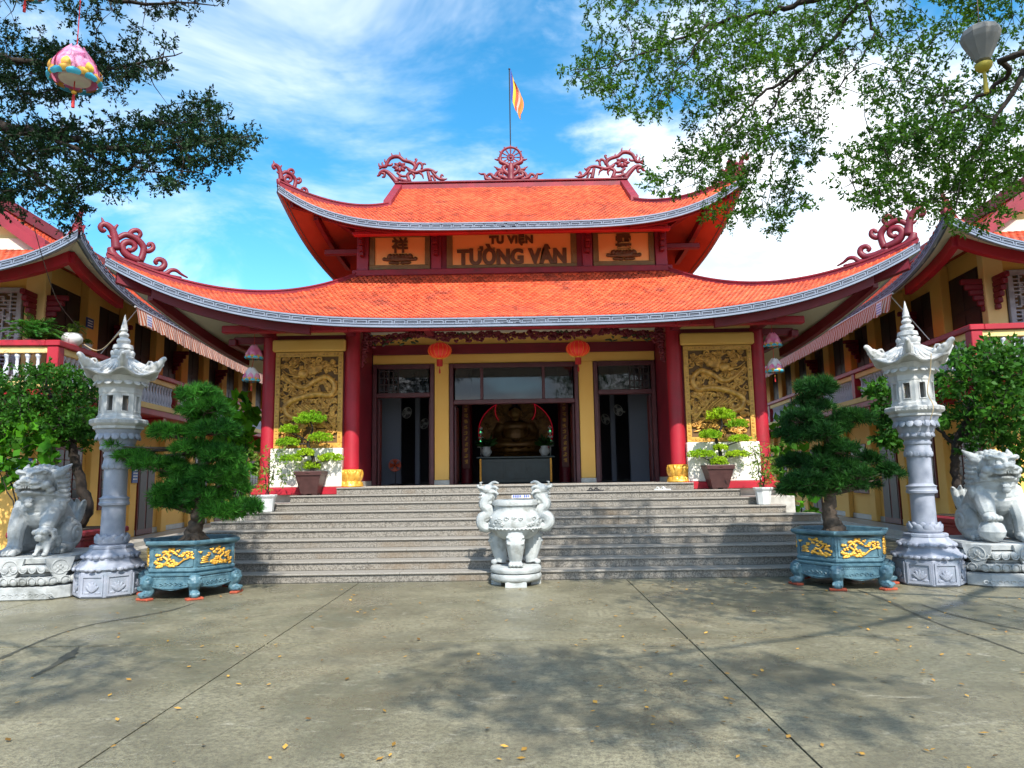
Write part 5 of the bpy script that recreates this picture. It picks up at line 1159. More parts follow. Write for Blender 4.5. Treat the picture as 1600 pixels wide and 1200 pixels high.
def planter(loc, mirror, label):
    rt = empty('hexagonal_planter', loc, 0, label, 'planter', 'blue glazed planters beside the stairs'); s = -1 if mirror else 1; rt.scale = (.95, .95, .91)
    hx = lambda r, z: (r, z)
    b = MB().lathe([(.67, .40), (.70, .43), (.70, .46), (.675, .48), (.685, .80), (.72, .82), (.76, .84), (.77, .865), (.77, .885), (.75, .895), (.69, .895), (.67, .88), (.66, .80), (.0, .79)], 6).build('box', 'planter_glaze', rt)
    MB().lathe([(.655, .802), (.4, .825), (.02, .84)], 24).build('earth', 'soil', rt)
    for k in range(6):
        a = math.pi/6+math.pi/3*k; d = V(math.cos(a), math.sin(a), 0); t = V(-d[1], d[0], 0); ap = .68*math.cos(math.pi/6); fr = lambda u, w, q: d*(ap+q)+t*u+V(0, 0, w)
        mb = MB()
        for (u0, u1, w0, w1) in ((-.30, .30, .765, .785), (-.30, .30, .49, .505), (-.31, -.285, .50, .77), (.285, .31, .50, .77)): mb.prism([(u0, w0), (u1, w0), (u1, w1), (u0, w1)], fr, -.01, .014)
        p = mb.build('field_frame', 'planter_glaze', rt)
        g = MB(); rs = random.Random(20+k); flip = -1 if k % 2 else 1
        D = lambda u, w, q=.012: fr(flip*u*1.18+flip*.01, .635+(w-.635)*1.12, q)
        # leaning pine with layered pads, rocks below, a pavilion or birds opposite
        g.tube(cr([D(-.12, .53), D(-.07, .60), D(-.13, .66), D(-.05, .72)], 4), np.linspace(.022, .012, 13), 6)
        for (u, w, r) in ((-.19, .66, .05), (-.10, .70, .055), (-.03, .735, .06), (-.17, .62, .045), (.02, .69, .04), (-.22, .58, .04), (-.05, .66, .04), (.06, .73, .035), (.10, .66, .045), (-.02, .60, .05), (.04, .56, .045)):
            for q in range(6): g.ell(D(u+rs.uniform(-.6, .6)*r, w+rs.uniform(-.4, .4)*r), (r*.5, .022, r*.34), 7, 5, rotm(0, 0, math.degrees(a)+90))
        for q in range(16): g.ell(D(rs.uniform(-.24, .04), .53+rs.uniform(-.02, .03)), (.035, .018, .02), 7, 5, rotm(0, 0, math.degrees(a)+90)@rotm(0, rs.uniform(-40, 40), 0))
        for q in range(4): g.tube([D(-.20+.05*q, .53), D(-.16+.05*q, .56), D(-.13+.06*q, .525)], .011, 5)
        if k % 2:
            for z_, w_ in ((.54, .075), (.57, .055), (.60, .065), (.625, .04)): g.prism([(flip*.19-w_, z_), (flip*.19+w_, z_), (flip*.19+w_*.8, z_+.018), (flip*.19-w_*.8, z_+.018)], fr, 0, .022)
            g.ell(D(.22, .70), (.025, .012, .02), 7, 5); g.tube([D(.19, .71), D(.22, .69), D(.25, .715)], .008, 5)
        else:
            for q in range(14): g.ell(D(.10+.16*rs.random(), .60+.12*rs.random()), (rs.uniform(.015, .035), .016, .02), 7, 5, rotm(0, 0, math.degrees(a)+90))
            g.tube(cr([D(.06, .54), D(.13, .60), D(.20, .63), D(.26, .69)], 4), np.linspace(.014, .008, 13), 5)
        g.build('gilt_relief', 'bright_gold', p, smooth=True, kind='stuff')
    # stand: aprons between six lion-headed feet
    st = MB().lathe([(.70, .34), (.74, .36), (.745, .385), (.70, .398)], 6).build('stand', 'planter_glaze', rt)
    for k in range(6):
        a = math.pi/6+math.pi/3*k; d = V(math.cos(a), math.sin(a), 0); t = V(-d[1], d[0], 0); ap = .72*math.cos(math.pi/6); fr = lambda u, w, q: d*(ap+q)+t*u+V(0, 0, w)
        mb = MB().prism([(-.34, .345), (.34, .345), (.33, .22), (.25, .18), (.12, .155), (0, .14), (-.12, .155), (-.25, .18), (-.33, .22)], fr, -.06, .0)
        for q in range(22): mb.ell(fr(-.31+q*.0295, .325, .0), (.011, .011, .014), 6, 4)
        for q in range(-3, 4): mb.tube([fr(q*.075+.03*(1-i*.1)*math.cos(i*.9), .24-.004*q*q+.03*(1-i*.1)*math.sin(i*.9), .004) for i in range(8)], .0095, 5)
        mb.tube([fr(u, .17+.45*u*u, .004) for u in np.linspace(-.28, .28, 12)], .011, 5); mb.build('apron', 'planter_glaze', st)
        cached_blob('foot', planter_foot, 'lion_foot', .011, 'planter_glaze', st, math.pi/3*k)
    for k in range(6):
        a = math.pi/3*k; c = V(math.cos(a), math.sin(a), 0)*.74; br = MB().bbox(-.12, .12, -.06, .06, 0, .035, .008); M = rotm(0, 0, math.degrees(a)+90+random.uniform(-15, 15)); br.xform(lambda p: M@p+c)
        br.build('brick_shim', 'brick_red', rt)
    return rt
PLC = V(-4.85, 10.78, .0); PRC = V(4.90, 10.82, .0)
planter(tuple(PLC), False, 'blue glazed hexagonal planter with gilt trees, left of the stairs'); planter(tuple(PRC), True, 'blue glazed hexagonal planter with gilt trees, right of the stairs')
# ================================================================== foliage tools
def rand_dirs(n, zmin=-1., zmax=1.):
    z = rng.uniform(zmin, zmax, n); a = rng.uniform(0, 2*np.pi, n); r = np.sqrt(np.maximum(0, 1-z*z)); return np.stack([r*np.cos(a), r*np.sin(a), z], 1)
def nrm(a): return a/(np.linalg.norm(a, axis=1, keepdims=True)+1e-9)
def leaves(C, D, Ln, Wd, fold=.0, mid=.55):            # kite shaped leaves: C base, D direction
    n = len(C); S = nrm(np.cross(D, rand_dirs(n))); U = np.cross(S, D); Ln = np.broadcast_to(Ln, n)[:, None]; Wd = np.broadcast_to(Wd, n)[:, None]
    return np.stack([C, C+D*Ln*mid+S*Wd+U*Ln*fold, C+D*Ln, C+D*Ln*mid-S*Wd+U*Ln*fold], 1)
def in_poly(P, poly):
    x, y = P[:, 0], P[:, 1]; r = np.zeros(len(P), bool); j = len(poly)-1
    for i in range(len(poly)):
        xi, yi = poly[i]; xj, yj = poly[j]; k = ((yi > y) != (yj > y)) & (x < (xj-xi)*(y-yi)/(yj-yi+1e-9)+xi); r ^= k; j = i
    return r
def sample_poly(poly, n):
    p = np.array(poly); lo, hi = p.min(0), p.max(0); out = []
    while len(out) < n:
        q = rng.uniform(lo, hi, (n*3, 2)); out += list(q[in_poly(q, poly)])
    return np.array(out[:n])
def grow(limbs, targets, part, m, root_r=.008, tip_r=.003):
    # join every sprig to the nearest wood already grown, nearest first
    nodes = []; mb = MB()
    for pts, rad in limbs:
        P = cr(pts, 6); rr = np.interp(np.linspace(0, 1, len(P)), np.linspace(0, 1, len(rad)), rad)
        P = [p+rng.normal(0, .015, 3)*(0 < i < len(P)-1) for i, p in enumerate(P)]; mb.tube(P, rr, 7); nodes += P
    nodes = np.array(nodes); T_ = np.array(targets); d0 = np.array([np.min(np.linalg.norm(nodes-t, axis=1)) for t in T_]); dirs = np.zeros_like(T_)
    buf = np.zeros((len(nodes)+len(T_)*3, 3)); k = len(nodes); buf[:k] = nodes
    for i in np.argsort(d0):
        t = T_[i]; j = np.argmin(np.sum((buf[:k]-t)**2, 1)); a = buf[j].copy(); L_ = np.linalg.norm(t-a); md = (a+t)/2+rng.normal(0, .06*L_, 3)+V(0, 0, .05*L_)
        mb.tube([a, md, t], [root_r*(1+min(L_, 1.5)), root_r, tip_r], 4, cap=False); dirs[i] = unit(t-md); buf[k] = md; buf[k+1] = a*.25+md*.75; buf[k+2] = t; k += 3
    mb.build('branches', m, part, smooth=True, fix=False); return dirs
def sprigs(T_, dirs, per, spread, Ln, Wd, nl=6, droop=.0):
    n = len(T_); Cc = np.repeat(T_, per, 0); D0 = np.repeat(dirs, per, 0); d = nrm(D0*.6+rand_dirs(n*per)*.9+V(0, 0, -droop)); ends = Cc+d*rng.uniform(.3, 1, (n*per, 1))*spread
    base = np.repeat(Cc, nl, 0); e = np.repeat(ends, nl, 0); f = rng.uniform(.35, 1.05, (len(base), 1)); c = base+(e-base)*f; dd = nrm(np.repeat(d, nl, 0)*.7+rand_dirs(len(base)))
    k = rng.uniform(.7, 1.25, len(base)); tw = np.stack([Cc, Cc+V(.002, .002, .001), ends+V(.001, .001, 0), ends], 1)
    return leaves(c, dd, Ln*k, Wd*k, .08), tw
def leafmass(part, name, m, quads, **k):
    npmesh(name, quads.reshape(-1, 3), 4, m, part, rng.random(len(quads)), **k)

# ================================================================== overhanging trees
def px3(p, Y): return at(p[0], p[1], Y)
def overhang(name, base, label, limbs, polys, extra, lm, bm, band=None, thin=1.):
    rt = wroot(name, base, label, 'tree', None); tg = []
    for poly, n, y0, y1 in polys:
        q = sample_poly(poly, n)
        if band:                                       # foliage lies in flat sprays, one above the other
            h = q[:, 1]+.07*q[:, 0]; q[:, 1] += (np.round(h/band)*band-h)*.75
        tg += [px3(p, rng.uniform(y0, y1)) for p in q]
    for c, r, n in extra: tg += list(V(*c)+rand_dirs(n)*rng.uniform(0, 1, (n, 1))**(1/3)*V(*r))
    tg = np.array(tg); limbs = [(p, [r_*thin for r_ in rr]) for p, rr in limbs]; dirs = grow(limbs, tg, rt, bm, .0055*thin, .002); lv, tw = sprigs(tg, dirs, 6, .21, .045, .0095, 12, .1)
    leafmass(rt, 'crown', lm, lv); npmesh('twigs', tw.reshape(-1, 3), 4, bm, rt); return rt
Lm = lambda pts, Ys, rad: ([px3(p, y) for p, y in zip(pts, Ys)], rad)
tr0 = V(-8.6, 5.0, 0)
overhang('shade_tree', tr0, 'dark leafy tree reaching in over the yard from the upper left', [
    ([tr0, tr0+V(.1, 0, 2.5), tr0+V(.3, .3, 4.6), tr0+V(.5, .8, 6.0), tr0+V(.9, 1.2, 7.5)], [.24, .2, .17, .14, .09]),
    ([tr0+V(.3, .3, 4.4), px3((-160, 190), 6.6), px3((-20, 196), 7.0), px3((70, 208), 7.1), px3((150, 228), 7.2), px3((240, 236), 7.2), px3((320, 222), 7.2), px3((385, 214), 7.2)], [.12, .085, .065, .05, .036, .022, .012, .005]),
    ([px3((60, 207), 7.1), px3((130, 240), 7.0), px3((200, 262), 6.9), px3((300, 268), 6.9)], [.03, .02, .012, .005]),
    ([tr0+V(.4, .5, 5.2), px3((-150, 60), 6.8), px3((0, 88), 7.2), px3((110, 105), 7.4), px3((200, 105), 7.4), px3((285, 82), 7.4)], [.10, .06, .04, .03, .015, .005]),
    ([tr0+V(.5, .8, 6.), px3((-140, -60), 7), px3((40, -30), 7.2), px3((180, 0), 7.4), px3((330, 8), 7.4)], [.09, .05, .04, .025, .006]),
    ([px3((-20, 196), 7.0), px3((40, 262), 7.0), px3((100, 310), 7.0), px3((125, 340), 7.0)], [.03, .018, .01, .004]),
    ([tr0+V(.5, .8, 6.), V(-6.5, 2.5, 6.6), V(-4.0, 1.2, 7.0), V(-2.3, .2, 7.1)], [.09, .06, .04, .01])],
    [([(-120, 170), (60, 185), (200, 190), (255, 178), (320, 146), (350, 165), (335, 195), (385, 203), (402, 212), (375, 240), (330, 262), (280, 290), (215, 285), (150, 300), (60, 285), (-120, 305)], 430, 6.6, 7.8),
     ([(-120, 62), (100, 68), (200, 82), (292, 76), (275, 95), (225, 112), (190, 138), (110, 150), (-120, 150)], 230, 6.8, 8.0),
     ([(-120, -120), (370, -120), (355, 5), (325, 15), (305, 50), (285, 42), (250, 8), (225, 48), (195, 22), (150, 42), (80, 28), (-120, 40)], 210, 6.8, 8.0),
     ([(-60, 290), (120, 296), (138, 340), (110, 342), (70, 322), (30, 325), (-60, 340)], 60, 6.8, 7.4)],
    [((-3.0, -.2, 7.0), (1.5, 1.2, .6), 240), ((-6.8, 2.6, 6.9), (1.6, 1.6, .8), 110), ((-8, 4, 7.6), (1.8, 2, 1), 90), ((-4.6, 5.0, 7.7), (2.0, 1.1, .6), 260)], 'leaf_left', 'bark', band=30.)
tr1 = V(9.2, 4.2, 0)
overhang('shade_tree', tr1, 'airy green tree with thin dark branches spreading in from the upper right', [
    ([tr1, tr1+V(-.1, .1, 2.6), tr1+V(-.3, .3, 4.8), tr1+V(-.5, .6, 6.4), tr1+V(-.9, 1.0, 8.2)], [.27, .23, .20, .16, .08]),
    ([tr1+V(-.4, .5, 5.8), px3((1620, -90), 6.0), px3((1450, -60), 6.5), px3((1352, 0), 7.0), px3((1300, 60), 7.2), px3((1252, 108), 7.4), px3((1215, 150), 7.5), px3((1203, 200), 7.6), px3((1205, 260), 7.6), px3((1200, 330), 7.6)], [.11, .07, .045, .036, .030, .024, .019, .015, .01, .004]),
    ([px3((1252, 108), 7.4), px3((1200, 140), 7.5), px3((1150, 190), 7.6), px3((1090, 260), 7.7), px3((1030, 300), 7.7)], [.028, .022, .016, .01, .004]),
    ([px3((1450, -60), 6.5), px3((1270, 0), 7.2), px3((1190, 22), 7.4), px3((1120, 35), 7.6), px3((1040, 70), 7.6), px3((960, 100), 7.6), px3((890, 112), 7.6)], [.06, .046, .036, .026, .018, .01, .004]),
    ([px3((1120, 35), 7.6), px3((1060, 110), 7.6), px3((1010, 180), 7.6)], [.02, .012, .004]),
    ([tr1+V(-.3, .3, 4.8), px3((1660, 70), 5.6), px3((1570, 125), 6.0), px3((1490, 175), 6.3), px3((1410, 220), 6.6), px3((1330, 270), 6.8)], [.08, .042, .03, .022, .014, .005]),
    ([px3((1600, 108), 5.8), px3((1550, 200), 6.0), px3((1510, 270), 6.1), px3((1490, 340), 6.2)], [.035, .022, .014, .005]),
    ([px3((1352, 0), 7.0), px3((1365, 50), 7.0), px3((1340, 100), 7.0), px3((1280, 170), 7.0)], [.03, .02, .014, .005]),
    ([tr1+V(-.5, .6, 6.4), V(7, 2.4, 7), V(4.5, .6, 7.2), V(2.4, -.2, 7.3), V(1.2, -.4, 7.3)], [.12, .08, .05, .03, .01])],
    [([(893, -30), (1330, -60), (1290, 60), (1180, 110), (1075, 95), (1050, 160), (1010, 212), (985, 180), (945, 165), (925, 140), (880, 115), (930, 62), (930, 25)], 300, 7.0, 8.3),
     ([(1060, 110), (1290, 60), (1285, 200), (1262, 260), (1235, 290), (1268, 320), (1210, 360), (1175, 345), (1110, 355), (1105, 330), (1160, 280), (1060, 300), (1000, 290), (1005, 275), (1060, 235), (1075, 200)], 250, 7.0, 8.0),
     ([(1285, -60), (1700, -60), (1700, 210), (1500, 175), (1400, 150), (1370, 180), (1290, 150)], 260, 6.0, 7.8),
     ([(1400, 170), (1520, 170), (1680, 210), (1680, 300), (1560, 290), (1570, 340), (1480, 345), (1450, 330), (1330, 310), (1300, 292), (1320, 255), (1300, 230), (1380, 205)], 250, 5.6, 7.2)],
    [((2.8, -.8, 7.0), (2.0, 1.2, .7), 420), ((6.2, 2.2, 7.0), (2.0, 1.7, .8), 150), ((7.2, 5.2, 7.4), (2.2, 2.0, 1.0), 140), ((1.7, -.3, 7.2), (1.1, .9, .5), 80), ((5.4, 4.9, 7.7), (2.0, 1.1, .6), 240), ((4.6, 2.2, 7.5), (1.6, 1.0, .6), 150)], 'leaf_right', 'bark', thin=.72)

# ================================================================== cloud-pruned pines in the planters
def tuft_pad(c, rx, ry, rz, n):
    d = rand_dirs(n, -.35, 1); return V(*c)+d*V(rx, ry, rz)*rng.uniform(.55, 1., (n, 1)), d
def pine(loc, label, pads, trunk, lm, Yc, og, sc):
    ox, oy = og; P = lambda x, y: (ox+x/sc, oy+y/sc); rt = wroot('cloud_pine', loc, label, 'bonsai tree', 'cloud-pruned pines in the planters'); mb = MB()
    TP = cr([at(*P(x, y), Yc) for x, y in trunk[0]], 6); mb.tube([p+rng.normal(0, .012, 3) for p in TP], np.interp(np.linspace(0, 1, len(TP)), np.linspace(0, 1, len(trunk[1])), trunk[1]), 10)
    for k in range(7): a = k*.9; mb.tube([TP[0]+V(.05*math.cos(a), .05*math.sin(a), .12), TP[0]+V(.15*math.cos(a), .15*math.sin(a), .01), TP[0]+V(.24*math.cos(a), .24*math.sin(a), -.03)], [.05, .04, .02], 6)
    Q = []; nd = np.array(TP); cents = []
    for (x, y, hw, hh) in pads:
        for f_ in ((1.,)*(2 if hw > 75 else 1)+(.55,)):
            Yp = Yc+random.uniform(-.30, .24); kx = .5 if f_ == 1. else 1.; c = at(*P(x+random.uniform(-16, 16)*kx+(0 if f_ == 1. else random.uniform(-.8, .8)*hw), y+(0 if f_ == 1. else random.uniform(-.9, .9)*hh)), Yp); s = Yp/F/sc; rx, rz = hw*s*f_*.98, hh*s*f_*1.0; ry = min(rx*.9, .32)
            j = np.argmin(np.linalg.norm(nd-(c-V(0, 0, .05)), axis=1)); a = nd[j]; mb.tube(cr([a, (a+c)/2+V(0, 0, -.02), c-V(0, 0, rz*.3)], 4), [.028, .026, .024, .022, .02, .016, .013, .011, .008], 6)
            cents.append((c, rx, ry, rz))
            for q in range(5): e = c+V(random.uniform(-.8, .8)*rx, random.uniform(-.8, .8)*ry, random.uniform(-.2, .3)*rz); mb.tube([c-V(0, 0, rz*.3), e], [.009, .004], 4)
    mb.build('trunk', 'pale_bark', rt, smooth=True)
    for (c, rx, ry, rz) in cents:
        n = int(14+230*rx*(ry+rz)); T_, d = tuft_pad(c, rx, ry, rz, n); nb = 32; C = np.repeat(T_, nb, 0); up = nrm(d*.7+V(0, 0, .55)); D = nrm(np.repeat(up, nb, 0)*.75+rand_dirs(n*nb)); Q.append(leaves(C, D, rng.uniform(.09, .155, n*nb), .0066, 0, .4))
    leafmass(rt, 'crown', lm, np.concatenate(Q)); return rt
pine((PLC[0]+.05, PLC[1], .75), 'dense green cloud-pruned pine with a long low branch reaching across the lantern', [(985, 125, 105, 50), (1010, 195, 125, 42), (835, 310, 90, 36), (960, 290, 60, 36), (1060, 300, 120, 52), (935, 385, 80, 34), (590, 388, 58, 30), (650, 425, 90, 34), (740, 462, 90, 34), (830, 470, 70, 34), (1010, 400, 70, 40), (1100, 420, 105, 50), (905, 512, 95, 40), (1040, 525, 110, 46), (1130, 500, 80, 40), (815, 600, 75, 38), (890, 570, 70, 36), (1150, 590, 72, 48), (835, 655, 85, 42), (1000, 622, 100, 52), (1190, 680, 95, 46), (1080, 700, 80, 40), (960, 665, 60, 30)],
     ([(960, 828), (958, 780), (975, 720), (990, 640), (975, 560), (1000, 470), (985, 380), (1005, 290), (990, 200), (985, 140)], [.17, .115, .10, .085, .075, .06, .05, .04, .025, .01]), 'needle', PLC[1]+.02, (0, 580), 3.157)
pine((PRC[0]-.05, PRC[1], .75), 'dark green cloud-pruned pine with a rounded top tuft in the planter near the ball lion', [(305, 85, 90, 48), (245, 155, 70, 36), (330, 180, 55, 30), (480, 240, 100, 44), (400, 270, 70, 36), (225, 240, 95, 42), (165, 320, 62, 38), (320, 305, 85, 42), (235, 330, 80, 40), (450, 395, 75, 34), (380, 400, 75, 38), (575, 450, 62, 30), (660, 510, 72, 34), (560, 560, 58, 32), (200, 460, 90, 44), (320, 470, 80, 44), (430, 480, 80, 46), (250, 550, 105, 52), (180, 590, 60, 34), (430, 560, 85, 46), (500, 520, 70, 36), (340, 590, 70, 36)],
     ([(392, 795), (375, 740), (365, 680), (370, 620), (350, 540), (335, 450), (350, 350), (320, 260), (310, 170), (305, 100)], [.17, .115, .095, .085, .075, .06, .05, .035, .022, .01]), 'needle_dark', PRC[1]+.02, (1180, 580), 3.157)

# ================================================================== bonsai in brown pots on the landing
def square_pot(w0, w1, h, m, root, nm='pot'):
    p = MB().lathe([(w0*.9, .03), (w0, .03), (w1*.93, h-.09), (w1*1.0, h-.085), (w1*1.02, h-.01), (w1*1.0, h), (w1*.86, h), (w1*.82, h-.06), (0, h-.05)], 4, rot=math.pi/4).build(nm, m, root)
    for a in range(4):
        c = (w0*.62*math.cos(a*math.pi/2+math.pi/4), w0*.62*math.sin(a*math.pi/2+math.pi/4)); MB().bbox(c[0]-.05, c[0]+.05, c[1]-.05, c[1]+.05, 0, .04, .006).build('foot', m, p)
    return p
def bonsai(px, side, label, lab2, pads):
    Y = 14.95; c = at(px, 771, Y); loc = V(c[0], Y, 1.332); pt = empty('bonsai_pot', tuple(loc), 0, lab2, 'pot', 'brown pots on the landing'); square_pot(.235, .40, .50, 'pot_brown', pt)
    MB().lathe([(.30, .455), (.02, .47)], 16).build('earth', 'soil', pt)
    rt = wroot('bonsai', loc+V(0, 0, .46), label, 'bonsai tree', 'bonsai in the brown pots'); mb = MB(); b0 = loc+V(0, 0, .44)
    tp = at(*pads[0][:2], Y); P = cr([b0, b0*.75+tp*.25+V(.05, 0, 0), b0*.45+tp*.55-V(.06, 0, 0), b0*.2+tp*.8+V(.04, 0, 0), tp-V(0, 0, .05)], 5); mb.tube(P, np.linspace(.05, .015, len(P)), 8); nd = np.array(P); Q = []
    for (x, y, hw, hh) in pads:
        c = at(x, y, Y+random.uniform(-.1, .1)); s = Y/F; rx, rz = hw*s, hh*s; j = np.argmin(np.linalg.norm(nd-(c-V(0, 0, .08)), axis=1)); mb.tube([nd[j], (nd[j]+c)/2-V(0, 0, .02), c-V(0, 0, rz*.4)], [.02, .015, .008], 6)
        n = int(110+2600*rx*rz*1.6); d = rand_dirs(n, -.5, 1); T_ = c+d*V(rx, rx*.8, rz)*rng.uniform(.5, 1, (n, 1)); nb = 9; C = np.repeat(T_, nb, 0); D = nrm(np.repeat(d, nb, 0)*.5+rand_dirs(n*nb)+V(0, 0, .3)); Q.append(leaves(C, D, rng.uniform(.025, .045, n*nb), .010, .05))
    mb.build('trunk', 'bark', rt, smooth=True); leafmass(rt, 'crown', 'leaf_yellow', np.concatenate(Q))
bonsai(486, -1, 'small bright green bonsai in tiers before the dragon panel behind the long-armed pine', 'square brown pot before the dragon panel on the left landing', [(485, 655, 26, 13), (452, 672, 16, 9), (500, 685, 20, 10), (450, 692, 20, 9), (478, 708, 14, 7), (455, 717, 20, 7), (516, 716, 20, 8), (487, 728, 14, 8)])
bonsai(1123, 1, 'small bright green bonsai in tiers before the dragon panel behind the dark pine', 'square brown pot before the dragon panel on the right landing', [(1126, 649, 24, 12), (1152, 663, 18, 8), (1110, 680, 18, 9), (1156, 686, 18, 7), (1096, 710, 22, 8), (1152, 710, 20, 6), (1126, 700, 12, 6), (1124, 722, 14, 8)])

# ================================================================== thin shrubs in white pots
def potted_shrub(px, side, lab, lab2):
    Y = 14.03; c = at(px, 795, Y); loc = V(c[0], Y, 1.037); pt = empty('white_pot', tuple(loc), 0, lab2, 'pot', 'white pots on the steps')
    MB().lathe([(.115, 0), (.125, .01), (.155, .26), (.185, .30), (.192, .325), (.185, .335), (.16, .335), (.15, .28), (0, .28)], 8, rot=math.pi/8).build('pot', 'pot_white', pt); MB().lathe([(.148, .282), (0, .29)], 12).build('earth', 'soil', pt)
    rt = wroot('potted_shrub', loc+V(0, 0, .28), lab, 'shrub', 'shrubs in white pots'); tg = []; n = 46
    for k in range(n): f = rng.uniform(.15, 1); tg.append(loc+V(rng.normal(0, .20)*(.5+f), rng.normal(0, .16)*(.5+f), .3+f*.95))
    st = [([loc+V(0, 0, .26), loc+V(q*.05, .02, .55), loc+V(q*.10+.02, 0, .85), loc+V(q*.16, .02, 1.15)], [.012, .010, .008, .004]) for q in (-1, 0, 1)]
    dirs = grow(st, tg, rt, 'bark', .003, .0015); lv, _ = sprigs(np.array(tg), dirs, 2, .14, .10, .013, 5, .5); leafmass(rt, 'foliage', 'leaf_willow', lv)
potted_shrub(417, -1, 'thin willow-leaved shrub in a white pot beside the left outer column', 'white pot on the left end of the steps'); potted_shrub(1194, 1, 'thin willow-leaved shrub in a white pot beside the right outer column', 'white pot on the right end of the steps')

# ================================================================== trees in red boxes behind the lions
def box_tree(x, y, label, lab2, polys, trunk, Y, lm, Ln, Wd, per, extra_limbs=()):
    pl = empty('tree_box', (x, y, 0), 0, lab2, 'planter', 'red tree boxes'); MB().bbox(-.62, .62, -.62, .62, 0, .72, .03).build('box', 'planter_red', pl); MB().bbox(-.70, .70, -.70, .70, .722, .83, .03).bbox(-.66, .66, -.66, .66, .66, .72, .02).build('rim', 'planter_red', pl)
    for sx, sy, an in ((0, -1, 0), (1, 0, 90), (-1, 0, 90)):
        M = rotm(0, 0, an); mb = MB()
        for (a, b, c, d) in ((-.5, .5, .56, .59), (-.5, .5, .1, .13), (-.5, -.47, .13, .56), (.47, .5, .13, .56), (-.35, .35, .44, .46), (-.35, .35, .22, .24), (-.2, -.18, .24, .44), (.18, .2, .24, .44), (-.05, .05, .3, .38)): mb.bbox(a, b, -.014, 0, c, d, .003)
        off = V(sx*.622 if sx else 0, sy*.622 if sy else 0, 0); mb.xform(lambda p: M@p+off); mb.build('fret_panel', 'planter_red', pl)
    MB().box(-.55, .55, -.55, .55, .735, .84).build('earth', 'soil', pl)
    rt = wroot('broadleaf_tree', (x, y, .84), label, 'tree', 'trees behind the lions'); TP = [V(x, y, .80)]+[at(p[0], p[1], Y) for p in trunk[0]]
    tg = []
    for poly, n, y0, y1 in polys: tg += [at(*p, rng.uniform(y0, y1)) for p in sample_poly(poly, n)]
    tg = np.array(tg); limbs = [(TP, trunk[1])]+[([at(*p, yy) for p, yy in l_], r_) for l_, r_ in extra_limbs]
    dirs = grow(limbs, tg, rt, 'bark', .008, .003); lv, _ = sprigs(tg, dirs, per, .24, Ln, Wd, 7, .25); leafmass(rt, 'crown', lm, lv); return rt
c = at(128, 815, 13.0)
box_tree(c[0]-.2, 13.0, 'round dense-leaved tree with crooked trunk behind the lion with the cub', 'red fretted tree box behind the lion with the cub', [([(-60, 600), (60, 572), (135, 580), (158, 612), (152, 650), (120, 680), (60, 690), (0, 690), (-60, 700)], 430, 12.2, 13.8), ([(100, 655), (150, 660), (145, 700), (100, 690)], 30, 12.6, 13.2)],
    ([(136, 800), (126, 760), (116, 715), (108, 690), (95, 660), (80, 620), (70, 580)], [.14, .11, .09, .085, .07, .05, .03, .015]), 13.0, 'leaf_mid', .085, .020, 5, [([((108, 690), 13), ((60, 665), 12.9), ((0, 655), 12.8)], [.05, .035, .015]), ([((110, 695), 13), ((140, 670), 13), ((152, 640), 13)], [.04, .025, .01])])
c = at(1510, 800, 13.0)
box_tree(c[0]+.15, 13.0, 'bright green broadleaf tree with slim trunk behind the lion with the ball', 'red fretted tree box behind the lion with the ball', [([(1465, 590), (1500, 545), (1560, 530), (1650, 530), (1650, 740), (1590, 740), (1560, 690), (1500, 700), (1470, 660)], 230, 12.2, 13.8), ([(1365, 600), (1400, 605), (1405, 700), (1375, 690)], 60, 12.8, 13.6), ([(1480, 560), (1600, 540), (1650, 640), (1520, 650)], 60, 11.9, 12.6)],
    ([(1505, 795), (1497, 760), (1492, 720), (1495, 690), (1510, 650), (1530, 600)], [.13, .10, .085, .075, .065, .05, .02]), 13.0, 'leaf_mid', .12, .030, 4, [([((1494, 700), 13), ((1460, 665), 13.1), ((1400, 640), 13.2)], [.045, .03, .01]), ([((1495, 695), 13), ((1550, 655), 13), ((1620, 640), 13)], [.05, .03, .012])])
# big-leaved plants low against the walls
def big_leaf(name, loc, label, poly, Y0, Y1, n, Ln, Wd, lm, grp):
    rt = wroot(name, loc, label, 'shrub', grp); tg = np.array([at(*p, rng.uniform(Y0, Y1)) for p in sample_poly(poly, n)]); b = V(*loc)
    st = [([b, b*.5+t*.5+rng.normal(0, .05, 3), t], [.02, .014, .006]) for t in tg[:6]]; dirs = grow(st, tg, rt, 'bark', .004, .002)
    k = 4; C = np.repeat(tg, k, 0); D = nrm(np.repeat(dirs, k, 0)*.5+rand_dirs(n*k)+V(0, -.2, -.15)); sc = rng.uniform(.6, 1.2, n*k); leafmass(rt, 'foliage', lm, leaves(C, D, Ln*sc, Wd*sc, .10, .5)); return rt
big_leaf('broadleaf_shrub', tuple(V(-8.3, 12.4, 0)), 'bright heart-leaved shrub at the left edge behind the lion with the cub', [(-30, 650), (60, 660), (92, 672), (85, 720), (60, 745), (20, 762), (-30, 770)], 12.0, 12.9, 110, .20, .075, 'leaf_bright', None)
big_leaf('broadleaf_shrub', tuple(V(*at(368, 790, 16.2)[:2], 0)), 'large-leaved shrub between the long-armed pine and the left outer column', [(345, 618), (380, 612), (398, 640), (400, 690), (392, 735), (360, 740), (352, 680)], 15.8, 16.8, 60, .36, .12, 'leaf_bright', None)
big_leaf('broadleaf_shrub', tuple(V(*at(1240, 790, 16.2)[:2], 0)), 'sunlit leafy shrub low behind the dark pine beside the steps', [(1215, 640), (1255, 630), (1262, 720), (1280, 800), (1250, 812), (1225, 790), (1212, 720)], 15.8, 16.8, 60, .26, .09, 'leaf_bright', None)
